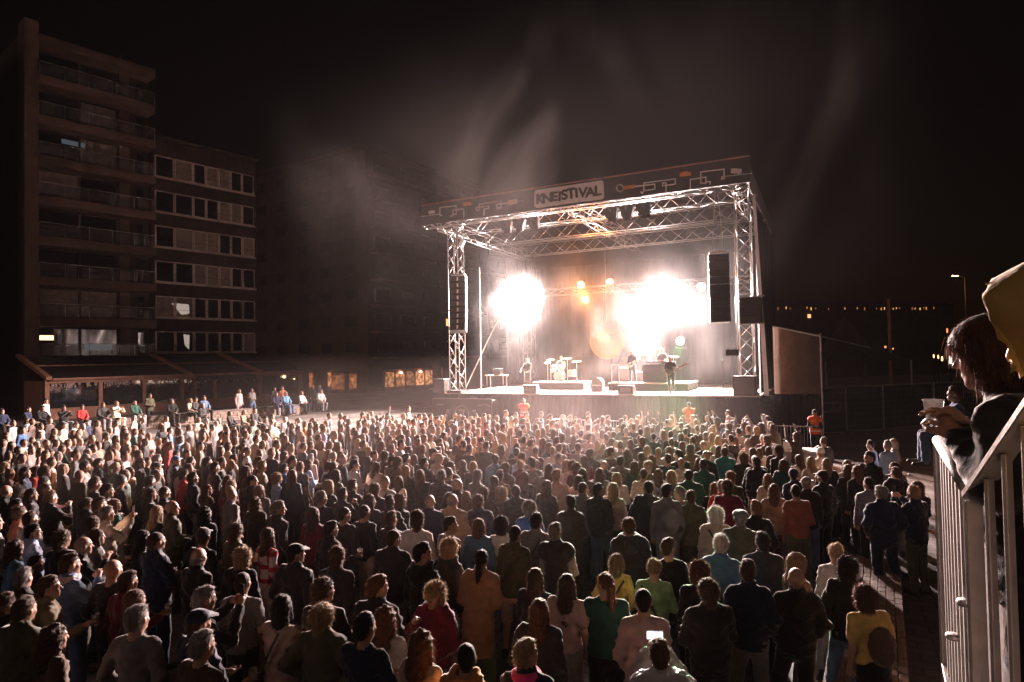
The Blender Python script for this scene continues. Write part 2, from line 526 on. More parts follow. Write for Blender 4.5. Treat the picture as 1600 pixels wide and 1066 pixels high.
LEG_A = [((0.088, 0, 0.92), (0.10, 0.02, 0.49), (0.115, -0.02, 0.075)), ((-0.088, 0, 0.92), (-0.10, 0.02, 0.49), (-0.115, -0.02, 0.075))]
LEG_B = [((0.088, 0, 0.92), (0.10, 0.02, 0.49), (0.10, -0.02, 0.075)), ((-0.088, 0, 0.92), (-0.14, 0.09, 0.50), (-0.19, 0.05, 0.075))]
LEG_S = [((0.088, 0, 0.50), (0.13, 0.44, 0.50), (0.12, 0.46, 0.075)), ((-0.088, 0, 0.50), (-0.13, 0.44, 0.51), (-0.13, 0.41, 0.075))]
LEG_K = [((0.088, 0, 0.92), (0.10, 0.03, 0.49), (0.09, -0.03, 0.075)), ((-0.088, 0, 0.92), (-0.12, 0.24, 0.60), (-0.10, 0.10, 0.22))]
POSES = {
    'D': dict(arms=arms((0.235, -0.04, 1.13), (0.245, 0.05, 0.89)), legs=LEG_A),
    'E': dict(arms=arms((0.225, -0.01, 1.13), (0.235, 0.09, 0.90), (-0.26, -0.06, 1.14), (-0.19, 0.07, 0.95)), legs=LEG_B),
    'P': dict(arms=arms((0.285, -0.07, 1.16), (0.205, 0.07, 0.95)), legs=LEG_B),
    'X': dict(arms=arms((0.245, 0.07, 1.15), (-0.03, 0.20, 1.17), (-0.245, 0.06, 1.13), (0.04, 0.23, 1.12)), legs=LEG_A),
    'H': dict(arms=arms((0.25, 0.01, 1.13), (0.07, 0.24, 1.10)), legs=LEG_B),
    'C': dict(arms=arms((0.245, 0.02, 1.13), (0.20, 0.27, 1.20), (-0.235, -0.04, 1.13), (-0.245, 0.05, 0.89)), legs=LEG_A),
    'F': dict(arms=arms((0.27, 0.17, 1.26), (0.085, 0.33, 1.50)), legs=LEG_A),
    'R': dict(arms=arms((0.25, 0.08, 1.66), (0.20, 0.16, 1.92), (-0.235, -0.04, 1.13), (-0.245, 0.05, 0.89)), legs=LEG_B),
    'U': dict(arms=arms((0.29, 0.08, 1.64), (0.23, 0.20, 1.88)), legs=LEG_A),
    'G': dict(arms=arms((0.37, -0.08, 1.17), (0.20, 0.03, 1.02)), legs=LEG_A),
    'T': dict(arms=arms((0.30, 0.13, 1.20), (0.13, 0.24, 1.42), (-0.24, -0.02, 1.13), (-0.10, 0.22, 1.06)), legs=LEG_B),
    'M': dict(arms=arms((0.36, 0.20, 1.30), (0.30, 0.44, 1.36), (-0.24, -0.03, 1.13), (-0.22, 0.06, 0.9)), legs=LEG_B),
    'S': dict(arms=arms((0.25, 0.10, 0.74), (0.08, 0.32, 0.64)), legs=LEG_S, dz=-0.42),
    'Z': dict(arms=arms((0.25, 0.20, 0.86), (0.08, 0.36, 1.02)), legs=LEG_S, dz=-0.42),
    'B': dict(arms=arms((0.26, 0.10, 1.10), (0.16, 0.26, 0.98), (-0.32, 0.05, 1.18), (-0.34, 0.28, 1.22)), legs=LEG_K),
    'N': dict(arms=arms((0.26, 0.10, 1.10), (0.16, 0.24, 0.98), (-0.32, 0.05, 1.18), (-0.30, 0.30, 1.22)), legs=LEG_B),
    'W': dict(arms=arms((0.27, 0.16, 1.16), (0.22, 0.38, 1.06)), legs=LEG_A),
}

def head_matrix(yaw, pitch):
    return np.array((Matrix.Rotation(R(yaw), 3, 'Z') @ Matrix.Rotation(R(pitch), 3, 'X')))

HEAD_C = np.array((0, 0.012, 1.632))

def add_hand(s, wr, el, side, open_=False, r=1.0):
    wr = np.array(wr, float); d = wr - np.array(el, float); d /= np.linalg.norm(d)
    lat = np.cross(d, (0, 0, 1.0)) if abs(d[2]) < 0.9 else np.array((1.0, 0, 0)) * 1.0
    if abs(d[2]) >= 0.6: lat = np.array((0.55 * side, 0.83, 0)) if not open_ else np.array((1.0 * side, 0, 0))
    lat -= d * lat.dot(d); lat /= np.linalg.norm(lat)
    nrm = np.cross(lat, d)
    if nrm[1] < 0 and not open_: nrm = -nrm
    s.cap(wr, wr + d * 0.075 * r, 0.027 * r, 0.034 * r, 0.02)
    for i, (o, ln) in enumerate(((-0.030, 0.075), (-0.010, 0.088), (0.011, 0.083), (0.031, 0.065))):
        b = wr + d * 0.085 * r + lat * o * r
        m = b + d * ln * 0.5 * r + lat * o * 0.25 * (1.5 if open_ else 0.6) * r + nrm * (0.004 if open_ else 0.014) * r
        e = m + d * ln * (0.45 if open_ else 0.28) * r + nrm * (0.008 if open_ else 0.034) * r
        s.cap(b, m, 0.0100 * r, 0.0094 * r, 0.004); s.cap(m, e, 0.0094 * r, 0.008 * r, 0.003)
    b = wr + d * 0.03 * r - lat * 0.026 * r
    m = b + d * 0.03 * r - lat * 0.030 * r + nrm * 0.012 * r
    s.cap(b, m, 0.014 * r, 0.011 * r, 0.012); s.cap(m, m + d * 0.033 * r + nrm * 0.006 * r, 0.011 * r, 0.009 * r, 0.004)

def torso(s, off=0.0, dz=0.0, k=0.05, waist=0.0, lean=0.0):
    L = lambda z: lean * max(0, z - 0.95)
    f = (1, 1.38, 1)
    def c(a, b, ra, rb, kk=k):
        s.cap((a[0], a[1] + L(a[2]), a[2] + dz), (b[0], b[1] + L(b[2]), b[2] + dz), ra + off, rb + off, kk, f)
    c((0, 0, 0.93), (0, 0.0, 1.10), 0.152, 0.138 + waist)
    c((0, 0, 1.10), (0, -0.005, 1.32), 0.138 + waist, 0.154)
    c((-0.112, -0.012, 1.405), (0.112, -0.012, 1.405), 0.068, 0.068)
    c((0, -0.012, 1.36), (0, -0.012, 1.47), 0.12, 0.05)

BODY_CACHE = {}

def body_mesh(pose, yaw=0, pitch=0, vox=0.0125, open_=False, lean=0.0):
    key = ('body', pose, yaw, pitch, vox, open_, lean)
    if key in BODY_CACHE: return BODY_CACHE[key]
    P = POSES[pose]; dz = P.get('dz', 0.0)
    s = SDF(vox)
    torso(s, -0.012, dz, lean=lean)
    for side, (a, b, c) in zip((1, -1), P['arms']):
        a = (a[0], a[1] + lean * 0.46, a[2] + dz)
        s.cap(a, b, 0.052, 0.041, 0.04); s.cap(b, c, 0.041, 0.027, 0.02)
        add_hand(s, c, b, side, open_ or pose in 'RU')
    for (a, b, c) in P['legs']:
        s.cap(a, b, 0.078, 0.052, 0.05); s.cap(b, (b[0] * 0.62 + c[0] * 0.38, (b[1] * 0.6 + c[1] * 0.4) - 0.015, b[2] * 0.62 + c[2] * 0.38), 0.047, 0.047, 0.03)
        s.cap(b, c, 0.045, 0.032, 0.02)
        s.cap((c[0], c[1] - 0.02, c[2] - 0.035), (c[0] * 1.02, c[1] + 0.13, c[2] - 0.042), 0.030, 0.024, 0.02)
    M = head_matrix(yaw, pitch)
    hc = HEAD_C + (0, lean * 0.65, dz)
    g = lambda x, y, z: hc + M @ np.array((x, y, z))
    s.cap(hc + (0, -0.025 - lean * 0.12, -0.20), g(0, -0.018, -0.05), 0.060, 0.052, 0.03)
    s.ell(g(0, -0.008, 0.022), (0.075, 0.097, 0.096), 0.02, M)
    s.ell(g(0, 0.030, -0.055), (0.056, 0.060, 0.062), 0.035, M)
    s.cap(g(-0.012, 0.071, -0.096), g(0.012, 0.071, -0.096), 0.019, 0.019, 0.025)
    s.cap(g(-0.034, 0.078, 0.024), g(0.034, 0.078, 0.024), 0.0135, 0.0135, 0.02)
    s.cap(g(-0.046, 0.058, -0.02), g(-0.030, 0.072, -0.04), 0.020, 0.016, 0.02); s.cap(g(0.046, 0.058, -0.02), g(0.030, 0.072, -0.04), 0.020, 0.016, 0.02)
    s.sub(g(0.031, 0.101, 0.002), (0.014,) * 3, 0.012); s.sub(g(-0.031, 0.101, 0.002), (0.014,) * 3, 0.012)
    s.ell(g(0.031, 0.082, 0.002), (0.0125,) * 3, 0.004); s.ell(g(-0.031, 0.082, 0.002), (0.0125,) * 3, 0.004)
    s.cap(g(0, 0.090, 0.008), g(0, 0.112, -0.030), 0.0085, 0.0125, 0.012)
    s.ell(g(0, 0.090, -0.058), (0.024, 0.011, 0.006), 0.006, M); s.ell(g(0, 0.089, -0.070), (0.020, 0.012, 0.007), 0.006, M)
    s.ell(g(0.078, -0.008, -0.006), (0.010, 0.026, 0.033), 0.008, M); s.ell(g(-0.078, -0.008, -0.006), (0.010, 0.026, 0.033), 0.008, M)
    V, Q = s.verts()
    H = (V - hc) @ M            # head-local coordinates
    tint = np.ones((len(V), 3))
    front = H[:, 1] > 0.055
    eye = front & (np.hypot(np.abs(H[:, 0]) - 0.031, H[:, 2] - 0.001) < 0.012)
    brow = front & (np.abs(np.abs(H[:, 0]) - 0.032) < 0.024) & (np.abs(H[:, 2] - 0.026) < 0.007)
    lip = front & (np.abs(H[:, 0]) < 0.024) & (np.abs(H[:, 2] + 0.064) < 0.010)
    tint[brow] = (0.30, 0.24, 0.22); tint[eye] = (0.22, 0.22, 0.26); tint[lip] = (0.75, 0.42, 0.42)
    me = npmesh('body', V, Q, M_SKIN, tint)
    BODY_CACHE[key] = me
    return me

# garments: (loose offset, hem height, sleeve length 0..2, hood, collar, wrinkle)
TOPS = {
    'T': (0.012, 0.90, 0.62, 0, 0, 0.014),      # t-shirt
    'S': (0.017, 0.88, 1.92, 0, 0, 0.017),      # sweater
    'J': (0.027, 0.83, 1.92, 0, 1, 0.021),      # jacket
    'H': (0.029, 0.85, 1.92, 1, 0, 0.020),      # hooded sweatshirt
    'K': (0.036, 0.84, 1.92, 2, 0, 0.022),      # hood pulled up
    'C': (0.028, 0.50, 1.92, 0, 1, 0.020),      # long coat
    'V': (0.038, 0.86, 0.12, 0, 1, 0.016),      # body warmer
    'O': (0.040, 0.86, 0.10, 0, 0, 0.006),      # steward vest
    'R': (0.050, 0.80, 1.92, 0, 1, 0.020),      # rain jacket
}

def top_mesh(style, pose, vox=0.0155, material=None, lean=0.0, seed=0):
    key = ('top', style, pose, vox, material.name if material else '', lean, seed)
    if key in BODY_CACHE: return BODY_CACHE[key]
    off, hem, sl, hood, collar, wr = TOPS[style]
    P = POSES[pose]; dz = P.get('dz', 0.0)
    s = SDF(vox)
    torso(s, off, dz, waist=0.012 if style in 'JHKCR' else 0.0, lean=lean)
    if style == 'C':
        s.cap((0, 0, 0.9 + dz), (0, 0.0, hem - 0.05 + dz), 0.19, 0.215, 0.06, (1, 1.3, 1))
    else:
        s.cap((0, 0, 0.95 + dz), (0, 0.0, hem + dz), 0.160 + off, 0.152 + off, 0.05, (1, 1.35, 1))
    for (a, b, c) in P['arms']:
        a = np.array((a[0], a[1] + lean * 0.46, a[2] + dz)); b = np.array(b); c = np.array(c)
        if sl >= 1:
            e = b + (c - b) * min(0.97, sl - 1 + 0.04)
            s.cap(a, b, 0.055 + off * 0.75, 0.047 + off * 0.75, 0.04); s.cap(b, e, 0.047 + off * 0.75, 0.036 + off * 0.6, 0.025)
        else:
            s.cap(a, a + (b - a) * sl, 0.062 + off, 0.060 + off, 0.045)
    nk = np.array((0, -0.015 + lean * 0.55, 1.47 + dz))
    if hood == 1:
        for t in np.linspace(-2.3, 2.3, 9):
            a = nk + (0.105 * math.sin(t), -0.085 * math.cos(t) + 0.0, 0.045 - 0.02 * math.cos(t))
            s.ell(a, (0.045, 0.045, 0.04), 0.03)
        s.ell(nk + (0, -0.125, -0.055), (0.085, 0.045, 0.085), 0.04)
    if hood == 2:
        hc = HEAD_C + (0, -0.005 + lean * 0.65, dz + 0.012)
        s.ell(hc + (0, 0.018, 0), (0.118, 0.160, 0.142), 0.04); s.cap(hc - (0, 0.03, 0.08), nk, 0.105, 0.10, 0.05)
    if collar:
        s.cap(nk + (0, -0.005, 0.0), nk + (0, 0.0, 0.055), 0.083, 0.080, 0.02)
    zc = hem + dz
    # hollow neck opening / hood opening, cut hem
    def cut(X, Y, Z):
        d = zc - Z
        if hood == 2:
            hx = HEAD_C + (0, 0.165 + lean * 0.65, dz - 0.005)
            e = 0.085 - np.sqrt(X ** 2 + ((Y - hx[1]) * 0.9) ** 2 + ((Z - hx[2]) * 0.75) ** 2)
            d = np.maximum(d, e)
        else:
            e = 0.060 - np.sqrt(X ** 2 + (Y - nk[1]) ** 2 + (np.minimum(Z - (nk[2] + 0.035), 0) * 1.0) ** 2)
            d = np.maximum(d, e)
        return d + 0 * X
    V, Q = s.verts(cut, wr, 11 + len(BODY_CACHE) + seed, 9.0 if hood == 2 else 18.0)
    me = npmesh({'C': 'coat', 'J': 'jacket', 'T': 'shirt', 'S': 'sweater', 'H': 'hoodie', 'K': 'hoodie', 'V': 'vest', 'O': 'safety_vest', 'R': 'rain_jacket'}[style], V, Q, material or M_CLOTH)
    BODY_CACHE[key] = me
    return me

def bottom_mesh(style, legkey, vox=0.019):
    key = ('bot', style, legkey, vox)
    if key in BODY_CACHE: return BODY_CACHE[key]
    legs = {'A': LEG_A, 'B': LEG_B, 'S': LEG_S, 'K': LEG_K}[legkey]
    dz = -0.42 if legkey == 'S' else 0.0
    s = SDF(vox)
    s.cap((0, 0, 0.90 + dz), (0, 0, 0.99 + dz), 0.170, 0.158, 0.04, (1, 1.33, 1))
    cutz = -1.0
    if style == 'skirt':
        if legkey == 'S': s.cap((0, 0.0, 0.52), (0, 0.42, 0.50), 0.19, 0.2, 0.05, (1, 1, 1.5))
        else: s.cap((0, 0, 0.92), (0, 0.01, 0.30), 0.17, 0.25, 0.05, (1, 1.2, 1)); cutz = 0.30
    else:
        for (a, b, c) in legs:
            s.cap(a, b, 0.103, 0.080 if style != 'wide' else 0.10, 0.035)
            e = (c[0], c[1], c[2] - 0.01)
            if style == 'shorts':
                pass
            else:
                s.cap(b, e, 0.078 if style != 'wide' else 0.10, 0.064 if style != 'wide' else 0.105, 0.03)
        cutz = 0.46 if style == 'shorts' else 0.035
    V, Q = s.verts(lambda X, Y, Z: cutz - Z + 0 * X + 0 * Y, 0.010, 5 + len(BODY_CACHE), 20)
    me = npmesh({'jeans': 'trousers', 'wide': 'trousers', 'shorts': 'shorts', 'skirt': 'skirt'}[style], V, Q, M_CLOTH)
    BODY_CACHE[key] = me
    return me

def shoe_mesh(side):
    key = ('shoe', side)
    if key in BODY_CACHE: return BODY_CACHE[key]
    s = SDF(0.014)
    s.cap((0, -0.04, 0.045), (0, 0.05, 0.045), 0.045, 0.045, 0.02); s.cap((0, 0.05, 0.04), (0.01 * side, 0.18, 0.03), 0.046, 0.036, 0.02)
    s.cap((0, -0.035, 0.05), (0, -0.03, 0.10), 0.045, 0.045, 0.02)
    V, Q = s.verts(lambda X, Y, Z: 0.004 - Z + 0 * X + 0 * Y)
    me = npmesh('shoe', V, Q, M_SHOE)
    BODY_CACHE[key] = me
    return me

# hair, origin at the head centre, facing +Y
def strands(V, Q, n, ln, seed, down=0.4, w=0.0010):
    """loose hairs standing out of the hair's outline"""
    rg = np.random.RandomState(seed)
    N = vnormals(V, Q)
    pick = rg.choice(len(V), n, replace=len(V) < n)
    a = V[pick]; d = N[pick] * 0.6 + rg.randn(n, 3) * 0.45 + np.array((0, -0.1, -down)); d /= np.linalg.norm(d, axis=1)[:, None]
    L = ln * (0.4 + rg.rand(n) * 0.9)
    sd = np.cross(d, rg.randn(n, 3)); sd /= np.linalg.norm(sd, axis=1)[:, None]
    b = a + d * (L * 0.55)[:, None]; e = a + d * L[:, None] + np.array((0, 0, -1)) * (L * down * 0.8)[:, None]
    a = a - N[pick] * 0.006
    nv = np.concatenate([a - sd * w, a + sd * w, b + sd * w * 0.8, b - sd * w * 0.8, e + sd * w * 0.3, e - sd * w * 0.3])
    i = np.arange(n)
    q = np.concatenate([np.stack([i, i + n, i + 2 * n, i + 3 * n], 1), np.stack([i + 3 * n, i + 2 * n, i + 4 * n, i + 5 * n], 1)]) + len(V)
    return np.concatenate([V, nv]), np.concatenate([Q, q])

def hair_mesh(style, vox=0.0095, nst=1.0):
    key = ('hair', style, vox)
    if key in BODY_CACHE: return BODY_CACHE[key]
    s = SDF(vox); wr, fr, st, ln, dn = 0.009, 48, 420, 0.021, 0.25
    face = (0.060, 0.075)      # y where the face begins, above/below brow
    low = -0.075
    if style in 's':
        s.ell((0, -0.014, 0.034), (0.084, 0.105, 0.100), 0.02); s.cap((0, -0.06, -0.02), (0, -0.062, -0.07), 0.055, 0.045, 0.03)
        s.ell((0.012, 0.022, 0.108), (0.060, 0.055, 0.026), 0.02)
    elif style == 'z':          # cropped
        s.ell((0, -0.012, 0.027), (0.079, 0.101, 0.097), 0.02); s.cap((0, -0.06, -0.02), (0, -0.055, -0.06), 0.05, 0.04, 0.03); st, ln, wr = 120, 0.008, 0.002
    elif style == 'f':          # bald with a fringe
        s.ell((0, -0.022, -0.012), (0.082, 0.092, 0.055), 0.02); st, ln, wr = 120, 0.010, 0.003
    elif style == 'm':          # bob to the chin
        s.ell((0, -0.014, 0.034), (0.090, 0.110, 0.102), 0.02); s.cap((0, -0.045, 0.0), (0, -0.05, -0.12), 0.085, 0.088, 0.04)
        s.cap((0.07, 0.0, 0.0), (0.078, 0.02, -0.11), 0.03, 0.028, 0.03); s.cap((-0.07, 0.0, 0.0), (-0.078, 0.02, -0.11), 0.03, 0.028, 0.03); low = -0.19; wr = 0.010; st = 620; ln = 0.030
    elif style in 'lw':
        a = 0.0 if style == 'l' else 0.02
        s.ell((0, -0.014, 0.034), (0.088 + a * 0.4, 0.108, 0.101), 0.02)
        s.cap((0, -0.05, 0.0), (0, -0.085, -0.20), 0.078 + a, 0.085 + a, 0.04, (1, 1.25, 1)); s.cap((0, -0.085, -0.20), (0, -0.10, -0.40), 0.085 + a, 0.055 + a, 0.04, (1, 1.5, 1))
        for sd in (1, -1):
            s.cap((0.068 * sd, 0.0, 0.0), (0.085 * sd, -0.01, -0.16), 0.028 + a * .5, 0.03 + a * .5, 0.03); s.cap((0.085 * sd, -0.01, -0.16), (0.09 * sd, -0.02, -0.30), 0.028 + a * .5, 0.018, 0.03)
        low = -0.6; wr = 0.012 if style == 'l' else 0.026; fr = 40 if style == 'l' else 34; st = 800; ln = 0.03 if style == 'l' else 0.045; dn = 0.8
    elif style == 'c':          # big curls
        s.ell((0, -0.022, 0.036), (0.118, 0.125, 0.118), 0.02); s.ell((0, -0.05, -0.06), (0.105, 0.09, 0.09), 0.04); low = -0.15; wr = 0.03; fr = 62; st = 1000; ln = 0.035; dn = 0.1
        face = (0.068, 0.085)
    elif style == 'p':          # ponytail
        s.ell((0, -0.012, 0.030), (0.081, 0.103, 0.099), 0.02); s.cap((0, -0.10, 0.045), (0, -0.135, 0.01), 0.028, 0.036, 0.02)
        s.cap((0, -0.135, 0.01), (0, -0.140, -0.14), 0.036, 0.032, 0.03); s.cap((0, -0.140, -0.14), (0.01, -0.135, -0.27), 0.032, 0.012, 0.03); low = -0.4; wr = 0.009; dn = 0.7; ln = 0.025
    elif style == 'u':          # bun
        s.ell((0, -0.012, 0.032), (0.084, 0.106, 0.101), 0.02); s.ell((0, -0.085, 0.115), (0.045, 0.045, 0.042), 0.015); low = -0.06; wr = 0.010; st = 560; ln = 0.03
    elif style == 'v':          # bowl cut with a fringe
        s.ell((0, 0.0, 0.030), (0.098, 0.122, 0.108), 0.02); s.cap((0, -0.03, 0.0), (0, -0.035, -0.09), 0.092, 0.088, 0.04); low = -0.10; wr = 0.003; st = 1500; ln = 0.030; fr = 40; dn = 1.3
    elif style == 'n':          # tousled collar-length
        s.ell((0, -0.016, 0.036), (0.096, 0.114, 0.106), 0.02); s.cap((0, -0.06, -0.02), (0, -0.062, -0.11), 0.075, 0.062, 0.04); low = -0.17; wr = 0.020; st = 700; ln = 0.03; fr = 50
    def cut(X, Y, Z):
        jag = 0.007 * np.sin(X * 170 + 1.0) + 0.005 * np.sin(X * 310)
        yb = np.where(Z > 0.045, face[0] + (Z - 0.045) * 2.2, face[0] - 0.045 + 0.0 * Z) + jag
        if style == 'v':
            return np.maximum(np.where(Z < 0.03 + jag, Y - 0.048 - np.maximum(0, (np.abs(X) - 0.05)) * 0.9, -1), low - Z + 0 * X + jag)
        e = np.minimum((Y - yb) * 0.8, 0.1)
        side = np.abs(X) < 0.085
        if style in 'lwmcn':
            e = np.where((Z < 0.045) & (np.abs(X) > 0.062), Y - 0.045, e)
        d = np.maximum(e + 0 * X, low - Z + 0 * X)
        if style in 'szfpu':     # around the ears
            ear = 0.032 - np.sqrt(((Y - 0.0) * 0.9) ** 2 + ((Z + 0.012)) ** 2)
            d = np.maximum(d, np.where(np.abs(X) > 0.06, ear, -1))
            d = np.maximum(d, np.where((Y > -0.03), -0.012 - Z, -1) + 0 * X)
        if style == 'f':
            d = np.maximum(d, Z - 0.028 + 0 * X)
        return d
    V, Q = s.verts(cut, wr, 3, fr)
    V, Q = strands(V, Q, int(st * 2.2 * nst), ln * 1.0, 5, dn)
    me = npmesh('hair', V, Q, M_HAIR)
    BODY_CACHE[key] = me
    return me

def cap_mesh(kind):
    key = ('cap', kind)
    if key in BODY_CACHE: return BODY_CACHE[key]
    s = SDF(0.009)
    if kind == 'k':
        s.ell((0, -0.010, 0.045), (0.090, 0.110, 0.092), 0.01); s.cap((-0.04, 0.10, 0.052), (0.04, 0.10, 0.052), 0.062, 0.062, 0.01, (1, 1, 7.0)); zz = 0.035
    elif kind == 'e':           # flat cap
        s.ell((0, 0.0, 0.068), (0.100, 0.130, 0.055), 0.02); zz = 0.03
    else:                       # beanie
        s.ell((0, -0.014, 0.040), (0.090, 0.112, 0.110), 0.02); zz = 0.02
    V, Q = s.verts(lambda X, Y, Z: zz - Z + 0 * X + 0 * Y, 0.004, 2, 30)
    me = npmesh('cap', V, Q, M_CLOTH)
    BODY_CACHE[key] = me
    return me
# ------------------------------------------------------------------ the setting
g = MB()
n = 40
g.add([(-260, -60, 0), (260, -60, 0), (260, 420, 0), (-260, 420, 0)], [(0, 1, 2, 3)])
g.build('ground', M_GROUND, kind='structure')

# broad steps rising to the restaurant terrace
for i in range(STEP_N):
    q1 = STEP_Q0 - i * STEP_W
    m = MB()
    zt = STEP_H * (i + 1)
    q0 = q1 - STEP_W - 0.02 if i < STEP_N - 1 else -0.5
    c = BP(4, (q0 + q1) / 2, zt - STEP_H / 2 + 0.002)
    m.box((0, 0, 0), (64, q1 - q0, STEP_H))
    o = m.build('terrace_step', M_CONC if i < STEP_N - 1 else M_GROUND, bevel=0.012, kind='structure')
    o.matrix_world = Matrix.Translation(c) @ Matrix.Rotation(B_ROT, 4, 'Z')
# pale stone edging strips let into the plaza, left of the crowd
for i, q in enumerate((28.2, 30.0, 31.8, 33.6, 35.4, 37.2, 39.0, 40.8)):
    m = MB().box((0, 0, 0), (44, 0.16, 0.03))
    o = m.build('stone_edging', M_CONC, bevel=0.006, kind='structure')
    o.matrix_world = Matrix.Translation(BP(-8, q, 0.012)) @ Matrix.Rotation(B_ROT, 4, 'Z')

# ------------------------------------------------------------------ apartment row on the left (frame: x along facade, y into the building, z up)
def bframe(t0, q0=0.0):
    return Matrix.Translation(BP(t0, q0)) @ Matrix.Rotation(B_ROT, 4, 'Z')

M_LITWARM = emit('lit_room_warm', (1.0, 0.62, 0.34), 1.3)
M_LITDIM = emit('lit_room_dim', (0.55, 0.68, 0.8), 0.05)
M_LITORANGE = emit('lit_shop_orange', (1.0, 0.42, 0.16), 1.1)
FL0, FLH = 4.65, 2.85

def balcony_block(root, x0, x1, nfl, pillar=True, seed=0):
    rg = random.Random(seed)
    w = x1 - x0
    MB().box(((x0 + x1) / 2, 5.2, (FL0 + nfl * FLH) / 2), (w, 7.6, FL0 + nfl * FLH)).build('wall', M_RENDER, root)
    if pillar:
        MB().box((x0 + 0.42, 0.62, (FL0 + nfl * FLH) / 2 + 0.4), (0.84, 1.5, FL0 + nfl * FLH + 0.8)).build('pillar', M_SLAB, root, bevel=0.02)
    a = x0 + (0.86 if pillar else 0.02)
    for k in range(nfl + 1):
        z = FL0 + k * FLH
        MB().box(((a + x1) / 2, 0.70, z - 0.33), (x1 - a, 1.5, 0.66)).build('balcony_slab', M_SLAB, root, bevel=0.015)
        if k == nfl: break
        # big sliding windows, a rendered pier and a narrow door
        xs = [a + 0.1, a + 0.1 + (x1 - a) * 0.36, a + 0.1 + (x1 - a) * 0.69]
        zz0, zz1 = z + 0.06, z + FLH - 0.70
        for j in range(2):
            f = MB()
            xa, xb = xs[j], xs[j + 1]
            for (cx, cz, sx, sz) in (((xa + xb) / 2, zz0 + .04, xb - xa, .08), ((xa + xb) / 2, zz1 - .04, xb - xa, .08), (xa + .04, (zz0 + zz1) / 2, .08, zz1 - zz0 - .16), (xb - .04, (zz0 + zz1) / 2, .08, zz1 - zz0 - .16)):
                f.box((cx, 1.36, cz), (sx, 0.09, sz))
            wnd = f.build('window', M_BLACK if rg.random() < .6 else M_SLAB, root)
            curt = k == 1 or rg.random() < 0.2
            MB().box(((xa + xb) / 2, 1.385, (zz0 + zz1) / 2), (xb - xa - .16, 0.02, zz1 - zz0 - .16)).build('pane', M_CURTAIN if curt else M_GLASS, wnd)
        MB().box((xs[2] + 0.42, 1.30, (z + z + FLH - .66) / 2), (0.72, 0.4, FLH - .67)).build('pier', M_SLAB, root)
        dw = MB().box((x1 - 0.62, 1.38, z + 1.02), (0.62, 0.06, 2.0)).build('balcony_door', M_BLACK, root)
        MB().box((x1 - 0.62, 1.335, z + 1.1), (0.42, 0.02, 1.6)).build('pane', M_GLASS, dw)
        # glass railing: posts, panes, handrail
        ra = MB().tube((a + 0.05, 0.02, z + 0.95), (x1 - 0.04, 0.02, z + 0.95), 0.022, 6).build('handrail', M_STEEL, root)
        npan = 5
        for j in range(npan + 1):
            xx = a + 0.06 + (x1 - a - 0.12) * j / npan
            MB().tube((xx, 0.02, z + 0.01), (xx, 0.02, z + 0.95), 0.018, 6).build('railing_post', M_STEEL, root)
            if j < npan:
                MB().box((xx + (x1 - a - .12) / npan / 2, 0.02, z + 0.48), ((x1 - a - .12) / npan - .08, 0.012, 0.78)).build('railing_pane', M_RAILGLASS, root)

def railglass():
    m, nt, b = newmat('clear_railing_glass')
    b.inputs['Base Color'].default_value = (0.6, 0.6, 0.6, 1)
    b.inputs['Roughness'].default_value = 0.08
    b.inputs['Alpha'].default_value = 0.16
    return m
M_RAILGLASS = railglass()

ba = empty('apartment_building', bframe(0), 'tall brown apartment block with long concrete balcony bands and a side pillar', 'building')
balcony_block(ba, -0.95, 7.62, 8, True, 3)
# lit rooms seen through the first-floor window, faint screen glow higher up
MB().box((0.72, 1.36, FL0 + 1.42), (0.85, 0.02, 0.34)).build('lit_window', M_LITWARM, ba)
MB().box((2.4, 1.362, FL0 + 5 * FLH + 1.66), (1.5, 0.02, 0.34)).build('lit_window', M_LITDIM, ba)
MB().box((4.0, 1.362, FL0 + 0.75), (1.9, 0.02, 0.5)).build('lit_window', emit('lit_room_pale', (0.75, 0.8, 0.85), 0.07), ba)
MB().box((6.6, 3.0, FL0 + 8 * FLH + 0.75), (1.0, 1.0, 1.5)).build('roof_vent', M_RENDER, ba)

bz = empty('apartment_building', bframe(-12.4), 'dark balcony block cut off by the left picture edge', 'building')
balcony_block(bz, 0.0, 8.9, 8, False, 8)
MB().box((8.4, 1.30, FL0 + 3 * FLH + 1.2), (0.5, 0.03, 0.6)).build('lit_window', M_LITORANGE, bz)
# zig-zag lattice front on the ground floor at the left edge
lat = MB()
for k in range(8):
    z = 0.9 + k * 0.42
    lat.tube((7.6, -0.05, z), (8.7, -0.05, z + 0.42), 0.05, 5)
lat.build('lattice_panel', M_SLAB, bz)

